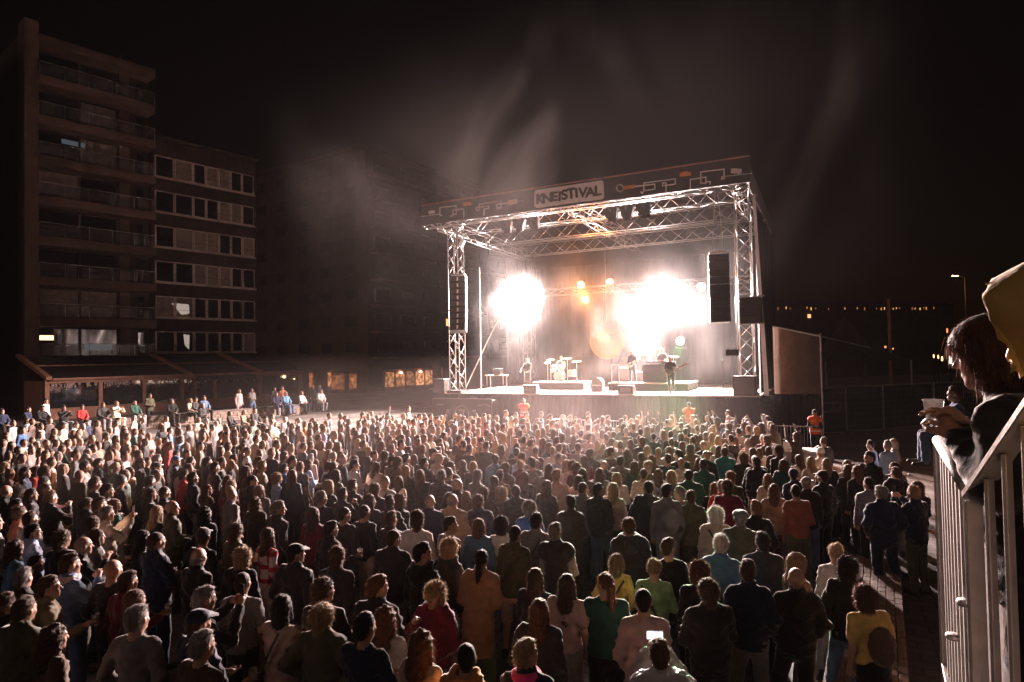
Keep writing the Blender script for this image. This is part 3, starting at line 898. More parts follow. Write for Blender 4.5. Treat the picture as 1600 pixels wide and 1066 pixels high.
bb = empty('apartment_building', bframe(7.64), 'lower apartment block with six rows of pale framed strip windows', 'building')
NB = 6
BW = 9.0
TOPB = FL0 + NB * FLH + 0.55
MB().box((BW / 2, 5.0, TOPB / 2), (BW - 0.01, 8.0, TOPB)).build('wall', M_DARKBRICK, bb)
MB().box((BW / 2, 4.9, TOPB + 0.12), (BW + 0.2, 8.4, 0.22)).build('roof', M_RENDER, bb, bevel=0.02)
rgb = random.Random(4)
for k in range(NB):
    z0 = FL0 + k * FLH + 0.30; z1 = z0 + 1.72
    MB().box((BW / 2, 0.955, z0 - 0.06), (BW - 0.3, 0.22, 0.09)).build('window_sill', M_FRAME, bb)
    cols = [0.25, 1.78, 3.30, 4.38, 5.48, 6.55, 7.60, BW - 0.25]
    for j in range(7):
        xa, xb = cols[j] + 0.02, cols[j + 1] - 0.02
        f = MB(); t = 0.085
        for (cx, cz, sx, sz) in (((xa + xb) / 2, z0 + t / 2, xb - xa, t), ((xa + xb) / 2, z1 - t / 2, xb - xa, t), (xa + t / 2, (z0 + z1) / 2, t, z1 - z0 - 2 * t), (xb - t / 2, (z0 + z1) / 2, t, z1 - z0 - 2 * t)):
            f.box((cx, 0.95, cz), (sx, 0.12, sz))
        wnd = f.build('window', M_FRAME, bb)
        r_ = rgb.random()
        dark = (k, j) in ((0, 1), (2, 0), (2, 1), (3, 0)) or r_ < 0.62
        MB().box(((xa + xb) / 2, 0.975, (z0 + z1) / 2), (xb - xa - 2 * t, 0.02, z1 - z0 - 2 * t)).build('pane', M_GLASS if dark else M_CURTAIN, wnd)
    MB().tube((0.3, 0.86, z0 + 0.62), (BW - 0.3, 0.86, z0 + 0.62), 0.012, 5).build('window_rail', M_BLACK, bb)
# lit curtains caught in two windows
pal = emit('lit_curtain', (0.9, 0.72, 0.62), 0.22)
MB().prism([(1.5, FL0 + FLH + 1.5), (2.9, FL0 + FLH + 1.45), (2.95, FL0 + FLH + 0.7), (2.3, FL0 + FLH + 0.55)], 0.955, 0.963).build('lit_window', pal, bb)
MB().prism([(2.45, FL0 + 1.8), (2.95, FL0 + 1.75), (2.9, FL0 + 0.55), (2.55, FL0 + 0.9)], 0.955, 0.963).build('lit_window', pal, bb)

# ------------------------------------------------------------------ restaurant in front of the row: timber frame, black awnings, window front
TZ = STEP_H * STEP_N
rs = empty('restaurant_front', Matrix.Translation(BP(-1.6, 7.0, TZ)) @ Matrix.Rotation(B_ROT, 4, 'Z'), 'timber framed restaurant front with black sloping awnings and dark windows', 'restaurant')
RL = 17.6
ZE, ZB = 2.55, 3.95            # awning front edge and back edge above the terrace
MB().box((RL / 2, 0.12, 0.36), (RL - 0.02, 0.2, 0.7)).build('plinth', M_WOOD, rs)
MB().box((RL / 2, 0.1, ZE - 0.16), (RL, 0.26, 0.3)).build('beam', M_WOOD, rs, bevel=0.01)
posts = [0.12, 3.0, 5.6, 8.1, 9.0, 10.4, 14.0, RL - 0.1]
for x in posts:
    MB().box((x, 0.1, 1.18), (0.24, 0.22, 2.44)).build('post', M_WOOD, rs, bevel=0.012)
rg = random.Random(2)
M_REFLECTION = mat('pale_reflection', (0.50, 0.36, 0.32), 0.9, 0, 0.5, 20, 0.5, 40)  # pale solid pieces imitate the crowd's reflection along the top of the glass
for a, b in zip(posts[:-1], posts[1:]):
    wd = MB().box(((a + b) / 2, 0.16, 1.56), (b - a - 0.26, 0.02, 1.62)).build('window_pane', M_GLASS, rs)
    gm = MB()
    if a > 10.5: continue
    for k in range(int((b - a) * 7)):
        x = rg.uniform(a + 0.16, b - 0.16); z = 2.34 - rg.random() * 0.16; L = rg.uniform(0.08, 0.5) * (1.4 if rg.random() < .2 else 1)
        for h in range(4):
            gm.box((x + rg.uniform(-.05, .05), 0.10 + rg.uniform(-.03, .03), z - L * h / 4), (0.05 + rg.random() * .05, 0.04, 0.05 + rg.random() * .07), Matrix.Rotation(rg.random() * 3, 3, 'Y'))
    gm.build('crowd_reflection', M_REFLECTION, rs)['kind'] = 'stuff'
for j, (a, b) in enumerate(((0.35, 8.3), (8.6, 13.6), (13.9, RL))):
    m = MB()
    m.add([(a, -0.25, ZE), (b, -0.25, ZE), (b, 6.0, ZB), (a, 6.0, ZB), (a, -0.25, ZE - .05), (b, -0.25, ZE - .05), (b, 6.0, ZB - .05), (a, 6.0, ZB - .05)],
          [(0, 1, 2, 3), (7, 6, 5, 4), (0, 4, 5, 1), (1, 5, 6, 2), (2, 6, 7, 3), (3, 7, 4, 0)])
    m.build('awning', M_AWN, rs)
    MB().box(((a + b) / 2, -0.28, ZE - 0.05), (b - a, 0.06, 0.13)).build('awning_edge', M_WOOD, rs)
    MB().tube((a, 3.0, ZE + (ZB - ZE) * 0.52 + .06), (b, 3.0, ZE + (ZB - ZE) * 0.52 + .06), 0.05, 6).build('awning_rib', M_WOOD, rs)
for x in (0.12, 8.45, 13.75):
    a_ = Vector((x, -0.35, ZE + 0.02)); b_ = Vector((x, 6.0, ZB + 0.10))
    m = MB(); mid = (a_ + b_) / 2; L = (b_ - a_).length; m.box(mid, (0.34, L, 0.22), Matrix.Rotation(math.atan2(b_.z - a_.z, b_.y - a_.y), 3, 'X'))
    m.build('rafter', M_WOOD, rs, bevel=0.015)
MB().box((0.0, 2.0, 1.2), (0.18, 3.8, 2.4)).build('side_wall', M_WOOD, rs)
MB().box((11.2, -0.34, ZE - 0.30), (4.4, 0.05, 0.34)).build('name_board', M_AWN, rs)
for x, z, s in ((16.0, 2.1, 0.12), (16.9, 1.9, 0.05)):
    MB().lathe([(0.0, -s), (s, -s * .4), (s, s * .4), (0, s)], 8, (x, -0.02, z)).build('wall_lamp', emit('restaurant_lamp', (1.0, .55, .2), 4.0), rs)

# stone seat wall on the terrace edge, in lengths with gaps
for i, (a, b) in enumerate(((-9.5, 0.9), (1.2, 7.8), (8.0, 9.4))):
    wl = empty('seat_wall', Matrix.Translation(BP(a, 18.1, TZ + 0.002)) @ Matrix.Rotation(B_ROT, 4, 'Z'),
               ('low rough stone seat wall at the far left of the terrace', 'long rough stone seat wall below the restaurant windows', 'short stone block by the person in the pink suit')[i], 'wall')
    L = b - a; hh = 0.56
    rgw = random.Random(i)
    nrow = 4
    MB().box((L / 2, 0.40, hh / 2), (L - 0.02, 0.5, hh)).build('wall_core', M_STONE, wl)
    stones = []
    for r_ in range(nrow):
        x = 0.0
        while x < L - 0.05:
            w_ = min(rgw.uniform(0.28, 0.6), L - x)
            o = MB().box((x + w_ / 2, 0.135 - rgw.random() * .02, (r_ + .5) * hh / nrow), (w_ - .02, 0.07, hh / nrow - .015)).build('stone', M_STONE, wl, bevel=0.01)
            x += w_
    MB().box((L / 2, 0.38, hh + 0.03), (L, 0.62, 0.07)).build('coping', M_CONC, wl, bevel=0.012)

# ------------------------------------------------------------------ far apartment block on the corner behind
e3 = Vector((0.53, 0.848, 0)); cpos = at(575, 560, 70.0); cpos.z = 0
rot3 = math.atan2(e3.y, e3.x)
bc = empty('corner_apartment_building', Matrix.Translation(cpos) @ Matrix.Rotation(rot3, 4, 'Z'), 'dark corner apartment block behind the plaza with lit shop windows below', 'building')
HC = 27.4
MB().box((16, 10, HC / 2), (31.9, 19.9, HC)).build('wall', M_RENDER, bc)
MB().box((16, 10, HC + 0.2), (32.6, 20.6, 0.4)).build('roof', M_RENDER, bc)
rgc = random.Random(12)
for k in range(8):
    z = 4.2 + k * 2.9
    if z > HC - 2: break
    MB().box((16, -0.55, z), (31.0, 1.2, 0.28)).build('balcony_slab', M_SLAB, bc, bevel=0.02)
    MB().box((16, -1.1, z + 0.6), (31.0, 0.05, 0.8)).build('balcony_front', M_RENDER, bc)
    for j in range(7):
        x = 1.2 + j * 4.2
        lit = (k == 1 and j in (3,))
        MB().box((x + 1.2, -0.03, z + 1.25), (2.6, 0.1, 1.7)).build('window', M_FRAME if rgc.random() < .3 else M_BLACK, bc)
        MB().box((x + 1.2, -0.09, z + 1.25), (2.3, 0.04, 1.45)).build('pane', M_LITORANGE if lit else (M_CURTAIN if rgc.random() < .25 else M_GLASS), bc)
    for j in range(5):
        y = 1.6 + j * 3.9
        MB().box((-0.03, y + 0.9, z + 1.25), (0.1, 1.9, 1.4)).build('window', M_RENDER, bc)
        MB().box((-0.09, y + 0.9, z + 1.25), (0.04, 1.6, 1.15)).build('pane', M_GLASS, bc)
for x in (11.0, 22.0):
    MB().box((x, -0.6, HC / 2), (0.5, 1.3, HC - 0.4)).build('pilaster', M_RENDER, bc)
def shopmat(name, col, st, seed):
    m, nt, b = newmat(name); N = nt.nodes; L = nt.links
    tc = N.new('ShaderNodeTexCoord'); mp = N.new('ShaderNodeMapping'); mp.inputs['Location'].default_value = (seed, seed * 2, seed); L.new(tc.outputs['Object'], mp.inputs[0])
    no = N.new('ShaderNodeTexNoise'); no.inputs['Scale'].default_value = 2.6; no.inputs['Detail'].default_value = 5; L.new(mp.outputs[0], no.inputs['Vector'])
    cr = N.new('ShaderNodeValToRGB'); cr.color_ramp.elements[0].position = .38; cr.color_ramp.elements[1].position = .68
    cr.color_ramp.elements[0].color = (col[0] * .10, col[1] * .06, col[2] * .05, 1); cr.color_ramp.elements[1].color = (*col, 1)
    L.new(no.outputs[0], cr.inputs[0]); L.new(cr.outputs[0], b.inputs['Emission Color']); b.inputs['Emission Strength'].default_value = st
    b.inputs['Base Color'].default_value = (.02, .02, .02, 1); b.inputs['Roughness'].default_value = .1
    m.cycles.emission_sampling = 'NONE'
    return m
# lit ground floor: shop panes and small lamps
for j in range(6):
    x = 3.2 + j * 1.75
    MB().box((x, -0.06, 1.7), (1.9, 0.16, 2.4)).build('shop_window', M_WOOD, bc)
    MB().box((x, -0.17, 1.75), (1.45, 0.04, 1.7)).build('pane', shopmat('shop_interior_%d' % j, (1.0, .42, .17), (.35, .5, .25, .7, .55, .4)[j], j * 3.3), bc)
    if j in (1, 3): MB().lathe([(0, -.12), (.14, -.05), (.14, .05), (0, .12)], 8, (x, -0.3, 2.5)).build('shop_lamp', emit('shop_bulb', (1, .6, .3), 9), bc)
for (y, z, s, e) in ((2.2, 1.7, 1.0, .5), (4.6, 1.6, 1.9, .3), (5.9, 1.9, .5, .9), (9.0, 1.8, .6, .6)):
    MB().box((-0.06, y, z), (0.12, s + .25, 1.9)).build('shop_window', M_WOOD, bc)
    MB().box((-0.15, y, z), (0.04, s, 1.5)).build('pane', shopmat('shop_interior_s%d' % int(e * 10), (1.0, .36, .12), e * .7, e * 9), bc)

# street lamp glow on the wall beyond the restaurant
def street_lamp(pos, h, label, col, power, es=40):
    t = empty('street_lamp', Matrix.Translation(pos), label, 'lamp')
    MB().tube((0, 0, 0), (0, 0, h), 0.07, 8, 0.045).build('pole', M_BLACK, t, smooth=True)
    MB().tube((0, 0, h - 0.05), (-0.9, -0.2, h + 0.15), 0.035, 6).build('arm', M_BLACK, t)
    hd = MB().box((-1.1, -0.24, h + 0.14), (0.6, 0.24, 0.10)).build('lamp_head', M_BLACK, t, bevel=0.03)
    MB().box((-1.1, -0.24, h + 0.07), (0.42, 0.18, 0.05)).build('lens', emit('lamp_lens_%d' % int(es), col, es), hd)
    ld = bpy.data.lights.new('street_light', 'POINT'); ld.energy = power; ld.color = col; ld.shadow_soft_size = 0.15
    lo = link('street_light', ld, t); lo.location = (-1.1, -0.24, h - 0.2)
    return t

p = at(452, 560, 62.0)
street_lamp(Vector((p.x, p.y, 0)), 3.1, 'orange lamp on a pole between the restaurant and the corner block', (1.0, 0.45, 0.16), 260, 12)
p = at(1512, 560, 62.0)
street_lamp(Vector((p.x, p.y, 0)), 11.0, 'tall orange street lamp glowing above the fence at right', (1.0, 0.42, 0.13), 120, 60)
# ------------------------------------------------------------------ the stage (frame: x = along the front, y = upstage, z up)
stg = empty('festival_stage', S_M.copy(), 'open-air festival stage with aluminium towers, trusses and a KNEISTIVAL roof banner', 'stage')
ROOFZ = 11.1
DEPTH = 11.0
XL, XR = -HW - 0.2, HW + 0.2
# deck of plywood plates
for i in range(8):
    for j in range(4):
        w_ = (XR - XL) / 8; d_ = DEPTH / 4
        MB().box((XL + (i + .5) * w_, (j + .5) * d_, STZ - 0.03), (w_ - 0.008, d_ - 0.008, 0.06)).build('deck_plate', M_DECK, stg)
MB().box((0, DEPTH / 2, STZ - 0.16), (XR - XL - .02, DEPTH - 0.02, 0.18)).build('deck_frame', M_BLACK, stg)
# pleated black skirt
sk = MB(); nn = 260
vs = []; fs = []
for i in range(nn + 1):
    x = XL + (XR - XL) * i / nn
    y = -0.03 + 0.025 * math.sin(i * 1.3) + 0.012 * math.sin(i * 0.37)
    vs += [(x, y, STZ - 0.07), (x, y - 0.03 + .02 * math.sin(i * .9), 0.01)]
for i in range(nn): fs.append((2 * i, 2 * i + 1, 2 * i + 3, 2 * i + 2))
sk.add(vs, fs); sk.build('skirt', M_BLACKCLOTH, stg, smooth=True)

BAR = {}
def bar(parent, name, a, b, r, m=M_ALU):
    """one truss bar; all bars share one unit mesh"""
    key = (r, m.name)
    if key not in BAR:
        BAR[key] = MB().tube((0, 0, 0), (0, 0, 1), r, 6).mesh('bar', m, True)
    a = Vector(a); b = Vector(b); d = b - a
    q = d.to_track_quat('Z', 'Y')
    mw = Matrix.Translation(a) @ q.to_matrix().to_4x4() @ Matrix.Diagonal((1, 1, d.length, 1))
    o = link(name, BAR[key], parent); o.matrix_local = mw
    return o

def box_truss(name, A, B, w, h, bay, up=Vector((0, 0, 1)), rc=0.026, rb=0.0125, faces=(0, 1, 2, 3)):
    """box truss from A to B: four chords, zig-zag braces"""
    A = Vector(A); B = Vector(B); d = (B - A); L = d.length; d.normalize()
    s = d.cross(up).normalized(); t = up
    c = [A + s * sx * w / 2 + t * sz * h / 2 for sx, sz in ((-1, -1), (1, -1), (1, 1), (-1, 1))]
    m = MB()
    tr = None
    for k, p in enumerate(c):
        m.tube(p, p + d * L, rc, 8)
    tr = m.build(name, M_ALU, stg, smooth=True)
    n = max(2, int(round(L / bay)))
    for f in faces:
        p0, p1 = c[f], c[(f + 1) % 4]
        for i in range(n):
            a = (p0 if i % 2 == 0 else p1) + d * L * i / n; b = (p1 if i % 2 == 0 else p0) + d * L * (i + 1) / n
            bar(tr, 'brace', a, b, rb)
        for i in (0, n // 2, n):
            bar(tr, 'strut', p0 + d * L * i / n, p1 + d * L * i / n, rb)
    return tr

# four towers
for (x, y) in ((-HW + 0.35, 0.45), (HW - 0.35, 0.45), (-HW + 0.35, 9.6), (HW - 0.35, 9.6)):
    front = y < 2
    box_truss('tower', (x, y, STZ + 0.02 if front else STZ + 0.02), (x, y, ROOFZ), 0.62, 0.62, 0.62, Vector((0, 1, 0)), 0.029, 0.0125, (0, 1, 2, 3) if front else (0, 2))
    MB().box((x, y, STZ + 0.06), (0.9, 0.9, 0.12)).build('tower_base', M_BLACK, stg)
# roof trusses
box_truss('front_truss', (-HW + 0.6, 0.35, ROOFZ + 0.05), (HW - 0.6, 0.35, ROOFZ + 0.05), 0.55, 0.80, 0.80)
box_truss('middle_truss', (-HW + 0.6, 3.6, ROOFZ - 0.10), (HW - 0.6, 3.6, ROOFZ - 0.10), 0.5, 0.75, 0.85, faces=(1, 3))
box_truss('rear_truss', (-HW + 0.6, 7.0, ROOFZ - 0.35), (HW - 0.6, 7.0, ROOFZ - 0.35), 0.5, 0.75, 0.9, faces=(1, 3))
box_truss('lighting_truss', (-HW + 1.0, 8.6, 8.15), (HW - 1.0, 8.6, 8.15), 0.4, 0.4, 0.9, faces=(1, 3))
for x in (-HW + 0.35, 0.0, HW - 0.35):
    box_truss('side_truss', (x, -0.9, ROOFZ + 0.02), (x, 9.6, ROOFZ - 0.25), 0.5, 0.62, 0.85, faces=(0, 2, 3))
FU0, FZ0 = sp_from_px(659, 351, -1.3); FU1, FZ1 = sp_from_px(1173, 287, -1.3)
XA, XB = FU0 + .1, FU1 - .1
# cantilever under the banner
box_truss('edge_truss', (XA, -1.05, ROOFZ + 0.02), (XB, -1.05, ROOFZ + 0.02), 0.35, 0.3, 0.6, rc=0.03, rb=0.013, faces=(0, 1))
for x0, x1 in ((XA, -HW + 0.1), (XB, HW - 0.1)):
    m = MB().tube((x0, -1.0, ROOFZ + 0.2), (x1, 0.4, ROOFZ - 0.2), 0.03, 6); m.tube((x0, -1.1, ROOFZ + 0.45), (x1, 0.4, ROOFZ + 0.4), 0.03, 6)
    m.build('cantilever_arm', M_ALU, stg)
# roof skin
rf = MB()
zf, zb = ROOFZ + 0.95, ROOFZ + 0.25
rf.add([(XA, -1.0, zf), (XB, -1.0, zf), (HW + .1, DEPTH - .9, zb), (-HW - .3, DEPTH - .9, zb), (XA, -1.0, zf - .05), (XB, -1.0, zf - .05), (HW + .1, DEPTH - .9, zb - .05), (-HW - .3, DEPTH - .9, zb - .05)],
       [(0, 1, 2, 3), (7, 6, 5, 4), (0, 4, 5, 1), (1, 5, 6, 2), (2, 6, 7, 3), (3, 7, 4, 0)])
rf.build('roof_canopy', M_CANOPY, stg)
# dark drapes behind and at the wings
def drape(name, A, B, z0, z1, amp=0.09, n=140, m_=M_BLACKCLOTH, k=1.1):
    A = Vector(A); B = Vector(B); d = B - A; s = Vector((-d.y, d.x, 0)).normalized()
    m = MB(); vs = []; fs = []
    for i in range(n + 1):
        p = A + d * i / n + s * (amp * math.sin(i * k) + amp * .5 * math.sin(i * .41))
        vs += [(p.x, p.y, z1), (p.x, p.y, z0)]
    for i in range(n): fs.append((2 * i, 2 * i + 1, 2 * i + 3, 2 * i + 2))
    m.add(vs, fs); return m.build(name, m_, stg, smooth=True)
drape('back_drape', (-HW + .2, DEPTH - .7, 0), (HW - .2, DEPTH - .7, 0), STZ + .01, ROOFZ - 1.1)
drape('side_drape', (-HW - .12, 7.2, 0), (-HW - .12, DEPTH - .8, 0), STZ + .01, ROOFZ - 0.6, 0.06, 60)
drape('side_drape', (HW + .12, 1.2, 0), (HW + .12, DEPTH - .8, 0), STZ + .01, ROOFZ - 0.6, 0.06, 70)
# pale tarpaulin edge beside the right tower and pole beside the left one
MB().add([(HW + .10, .1, ROOFZ - .2), (HW + .22, .1, ROOFZ - .2), (HW + .55, .1, STZ), (HW + .35, .1, STZ)], [(0, 1, 2, 3)]).build('tarpaulin_edge', M_WHITEPRINT, stg)
MB().tube((-HW + 1.15, 1.6, STZ), (-HW + 1.15, 1.6, STZ + 6.9), 0.045, 8).build('scaffold_pole', M_ALU, stg)
MB().tube((-HW + .5, .9, STZ + .1), (-HW + 2.4, 3.8, STZ + 6.4), 0.03, 6).build('guy_wire', M_STEEL, stg)

# banner along the roof edge
FU0, FZ0 = sp_from_px(659, 351, -1.3); FU1, FZ1 = sp_from_px(1173, 287, -1.3)
FB = (FZ0 + FZ1) / 2; FT = FB + 1.12
fas = MB().box(((FU0 + FU1) / 2, -1.30, (FB + FT) / 2), (FU1 - FU0, 0.07, FT - FB)).build('roof_banner', M_FASCIA, stg)
MB().box(((FU0 + FU1) / 2, -1.345, FT - 0.04), (FU1 - FU0, 0.03, 0.06)).build('banner_rail', M_WOOD, fas)
def fz(px, py):
    return sp_from_px(px, py, -1.345)
def ribbon(pts, w, name='line_drawing', m_=M_WHITEPRINT, y=-1.352):
    """flat printed line through photo points"""
    q = [Vector((u, y, z)) for u, z in (fz(*p) for p in pts)]
    m = MB()
    for a, b in zip(q[:-1], q[1:]):
        d = (b - a).normalized(); s = Vector((-d.z, 0, d.x)) * w / 2; a2 = a - d * w / 2; b2 = b + d * w / 2
        m.add([a2 - s, b2 - s, b2 + s, a2 + s], [(0, 1, 2, 3)])
    return m.build(name, m_, fas)
Z1 = lambda x, y: (650 + x * 270 / 1599, 240 + y * 180 / 1066)
Z2 = lambda x, y: (910 + x * 280 / 1596, 230 + y * 187 / 1066)
def rb(Z, pts, w=0.055): return ribbon([Z(*p) for p in pts], w)
rb(Z1, [(50, 583), (215, 562)], .03)
rb(Z1, [(240, 575), (225, 575), (222, 560), (222, 502), (372, 484), (372, 560), (342, 566), (342, 525), (444, 513), (444, 590)])
rb(Z1, [(342, 566), (342, 575), (318, 580)])
rb(Z1, [(560, 505), (560, 528), (588, 523), (588, 470), (786, 440), (786, 500), (750, 508), (750, 470), (858, 456)])
rb(Z1, [(560, 500), (675, 485), (675, 508), (630, 514), (630, 572)])
rb(Z1, [(858, 440), (934, 430), (934, 458), (858, 468), (858, 440)]); rb(Z1, [(934, 446), (990, 438)], .04)
for c in ((132, 545), (158, 540)): rb(Z1, [(c[0] - 5, c[1]), (c[0] + 5, c[1])], .16); rb(Z1, [c, (c[0], c[1] + 22)], .03)
ribbon([Z1(868, 452), Z1(925, 445)], .10, 'orange_shape', M_ORANGEPRINT)
ribbon([Z1(448, 472), Z1(498, 464)], .18, 'orange_shape', M_ORANGEPRINT)
ribbon([Z1(460, 460), Z1(485, 456)], .13, 'orange_shape', M_ORANGEPRINT, -1.354)
ring = [Z2(335 + 30 * math.cos(t), 366 + 30 * math.sin(t)) for t in np.linspace(0, 6.283, 17)]
ribbon(ring, .06)
ribbon([Z2(375, 362), Z2(455, 352)], .16, 'orange_shape', M_ORANGEPRINT)
rb(Z2, [(460, 352), (645, 330), (645, 375), (548, 388), (548, 320), (828, 284), (828, 330), (715, 345), (715, 320), (745, 318), (745, 390)])
rb(Z2, [(548, 388), (535, 412), (522, 400)])
ribbon([Z2(885, 246), Z2(950, 240)], .17, 'orange_shape', M_ORANGEPRINT)
ribbon([Z2(905, 232), Z2(930, 229)], .12, 'orange_shape', M_ORANGEPRINT, -1.354)
rb(Z2, [(962, 365), (962, 288), (1100, 268), (1100, 322), (1055, 322), (1055, 222), (1262, 197), (1262, 280), (1240, 285), (1245, 265)])
rb(Z2, [(1100, 310), (1138, 308), (1138, 328)]); rb(Z2, [(1265, 262), (1505, 235)], .03)
for c in ((1352, 212), (1390, 215)): rb(Z2, [(c[0] - 6, c[1]), (c[0] + 6, c[1])], .2); rb(Z2, [c, (c[0], c[1] + 30)], .03)

# name board on the banner: white plate with rounded corners, dark letters
u0, za = fz(835, 300); u1, zb_ = fz(944, 313)
u0b, z0b = fz(835, 323)
pl_w = u1 - u0; zc_ = (za + z0b) / 2; pl_h = 0.86
def rrect(cx, cz, w, h, r, n=5):
    pts = []
    for (sx, sz, a0) in ((1, 1, 0), (-1, 1, 90), (-1, -1, 180), (1, -1, 270)):
        for i in range(n + 1):
            a = R(a0 + 90 * i / n); pts.append((cx + sx * (w / 2 - r) + r * math.cos(a), cz + sz * (h / 2 - r) + r * math.sin(a)))
    return pts
PCX = (u0 + u1) / 2; PCZ = (FB + FT) / 2 - 0.02
MB().prism(rrect(PCX, PCZ, pl_w, pl_h, .14), -1.375, -1.336).build('name_plate', M_WHITEPRINT, fas)
M_LETTER = mat('dark_lettering', (0.05, 0.035, 0.03), 0.8, 0, 0.2, 6, 0)
def text_mesh(ch, size, m_, off=0.0, ext=0.0):
    cu = bpy.data.curves.new('lettering', 'FONT'); cu.body = ch; cu.size = size; cu.align_x = 'CENTER'; cu.offset = off; cu.extrude = ext
    ob = bpy.data.objects.new('lettering', cu); COL.objects.link(ob)
    dg = bpy.context.evaluated_depsgraph_get(); dg.update()
    me = bpy.data.meshes.new_from_object(ob.evaluated_get(dg)); me.materials.clear(); me.materials.append(m_)
    bpy.data.objects.remove(ob); bpy.data.curves.remove(cu)
    return me
word = 'KNEISTIVAL'; wid = {'I': .55, 'K': 1.0, 'N': 1.12, 'E': .92, 'S': .92, 'T': .95, 'V': 1.05, 'A': 1.08, 'L': .9}
def lettering(parent, cx, cz, width, size, y, rgseed=1, mname=M_LETTER):
    tot = sum(wid[c] for c in word); x = cx - width / 2; rgl = random.Random(rgseed)
    for c in word:
        w_ = wid[c] / tot * width
        me = text_mesh(c, size, mname, 0.034 * size, 0.008)
        o = link('letter', me, parent)
        o.matrix_local = Matrix.Translation((x + w_ / 2, y, cz - size * 0.36 + rgl.uniform(-.05, .05) * size)) @ Matrix.Rotation(R(rgl.uniform(-4, 4)), 4, 'Y') @ Matrix.Rotation(R(90), 4, 'X') @ Matrix.Diagonal((1.12, rgl.uniform(.95, 1.12), 1, 1))
        x += w_
lettering(fas, PCX, PCZ, pl_w * .93, 0.62, -1.388)

# scrim wing right of the stage
wing = empty('scrim_wing', S_M.copy() @ Matrix.Translation((HW + 0.75, 0.3, 0)), 'tan cloth wing panel on poles right of the stage', 'screen')
u1_, z1_ = sp_from_px(1255, 527, 0.3); u0_, z0_ = sp_from_px(1183, 512, 0.3)
wlen = u1_ - u0_
dvs, dfs = [], []
for i in range(31):
    for j in range(13):
        a = i / 30; b = j / 12
        ztop = z0_ + (z1_ - z0_) * a
        x = wlen * a; z = 2.25 + (ztop - 2.25) * b
        y = 0.03 * math.sin(a * 5 + b * 3) * (1 - abs(2 * b - 1)) + 0.006 * math.sin(a * 17 + b * 5)
        dvs.append((x, y, z))
for i in range(30):
    for j in range(12): dfs.append((i * 13 + j, (i + 1) * 13 + j, (i + 1) * 13 + j + 1, i * 13 + j + 1))
mt, ntt, bt = newmat('translucent_scrim')
trn = ntt.nodes.new('ShaderNodeBsdfTranslucent'); trn.inputs[0].default_value = (0.07, 0.05, 0.04, 1)
bt.inputs['Roughness'].default_value = 0.95
_tc = ntt.nodes.new('ShaderNodeTexCoord'); _no = ntt.nodes.new('ShaderNodeTexNoise'); _no.inputs['Scale'].default_value = 1.1; _no.inputs['Detail'].default_value = 7; ntt.links.new(_tc.outputs['Object'], _no.inputs['Vector'])
_cr = ntt.nodes.new('ShaderNodeValToRGB'); _cr.color_ramp.elements[0].position = .3; _cr.color_ramp.elements[1].position = .72; _cr.color_ramp.elements[0].color = (.085, .06, .048, 1); _cr.color_ramp.elements[1].color = (.20, .145, .115, 1)
ntt.links.new(_no.outputs[0], _cr.inputs[0]); ntt.links.new(_cr.outputs[0], bt.inputs['Base Color'])
_bu = ntt.nodes.new('ShaderNodeBump'); _bu.inputs['Strength'].default_value = .6; _bu.inputs['Distance'].default_value = .15; ntt.links.new(_no.outputs[0], _bu.inputs['Height']); ntt.links.new(_bu.outputs[0], bt.inputs['Normal'])
mxs = ntt.nodes.new('ShaderNodeMixShader'); mxs.inputs[0].default_value = 0.5
ntt.links.new(bt.outputs[0], mxs.inputs[1]); ntt.links.new(trn.outputs[0], mxs.inputs[2]); ntt.links.new(mxs.outputs[0], ntt.nodes['Material Output'].inputs[0])
MB().add(dvs, dfs).build('scrim', mt, wing, smooth=True)
MB().tube((wlen + .03, 0, 0), (wlen + .03, 0, z1_ + .15), 0.04, 8).build('pole', M_ALU, wing)
MB().tube((0, 0, z0_ + .03), (wlen, 0, z1_ + .03), 0.04, 8).build('top_bar', M_ALU, wing)
MB().tube((wlen, 0, z1_ + .03), (wlen + 1.9, 1.4, z1_ - .5), 0.03, 8).build('stay', M_ALU, wing)
drp = MB(); vs = []; fs = []
for i in range(41):
    x = -0.2 + (wlen + .2) * i / 40; y = 0.10 + .03 * math.sin(i * 1.3); vs += [(x, y, 2.2), (x, y, 0.02)]
for i in range(40): fs.append((2 * i, 2 * i + 1, 2 * i + 3, 2 * i + 2))
drp.add(vs, fs).build('skirt', M_BLACKCLOTH, wing, smooth=True)

# printed panel on the subwoofers, lower left
pu0, pz0 = sp_from_px(676, 624, -0.75); pu1, pz1 = sp_from_px(769, 624, -0.75)
sub = empty('subwoofer_stack', S_M.copy() @ Matrix.Translation((pu0, -0.75, 0)), 'dark subwoofer stack with a printed front sheet left below the stage', 'loudspeaker')
sw = pu1 - pu0
for i in range(3):
    MB().box((sw * (i + .5) / 3, 0.32, 0.95), (sw / 3 - .02, 0.58, 1.86)).build('cabinet', M_BLACK, sub, bevel=0.02)
sheet = MB().box((sw / 2, 0.0, 0.98), (sw, 0.02, 1.94)).build('front_sheet', M_FASCIA, sub)
def pl(pts, w, c=False):
    m = MB()
    for a, b in zip(pts[:-1], pts[1:]):
        a = Vector((a[0], -0.014, a[1])); b = Vector((b[0], -0.014, b[1])); d = (b - a).normalized(); s = Vector((-d.z, 0, d.x)) * w / 2
        m.add([a - s, b - s, b + s, a + s], [(0, 1, 2, 3)])
    m.build('line_drawing', M_DIMPRINT, sheet)
M_DIMPRINT = mat('grey_print', (0.30, 0.26, 0.24), 0.8, 0, 0.2, 5, 0)
pl([(.02, .0), (.02, 1.93), (sw - .02, 1.93), (sw - .02, .0)], .03)
cxs, czs = sw * .50, 1.15
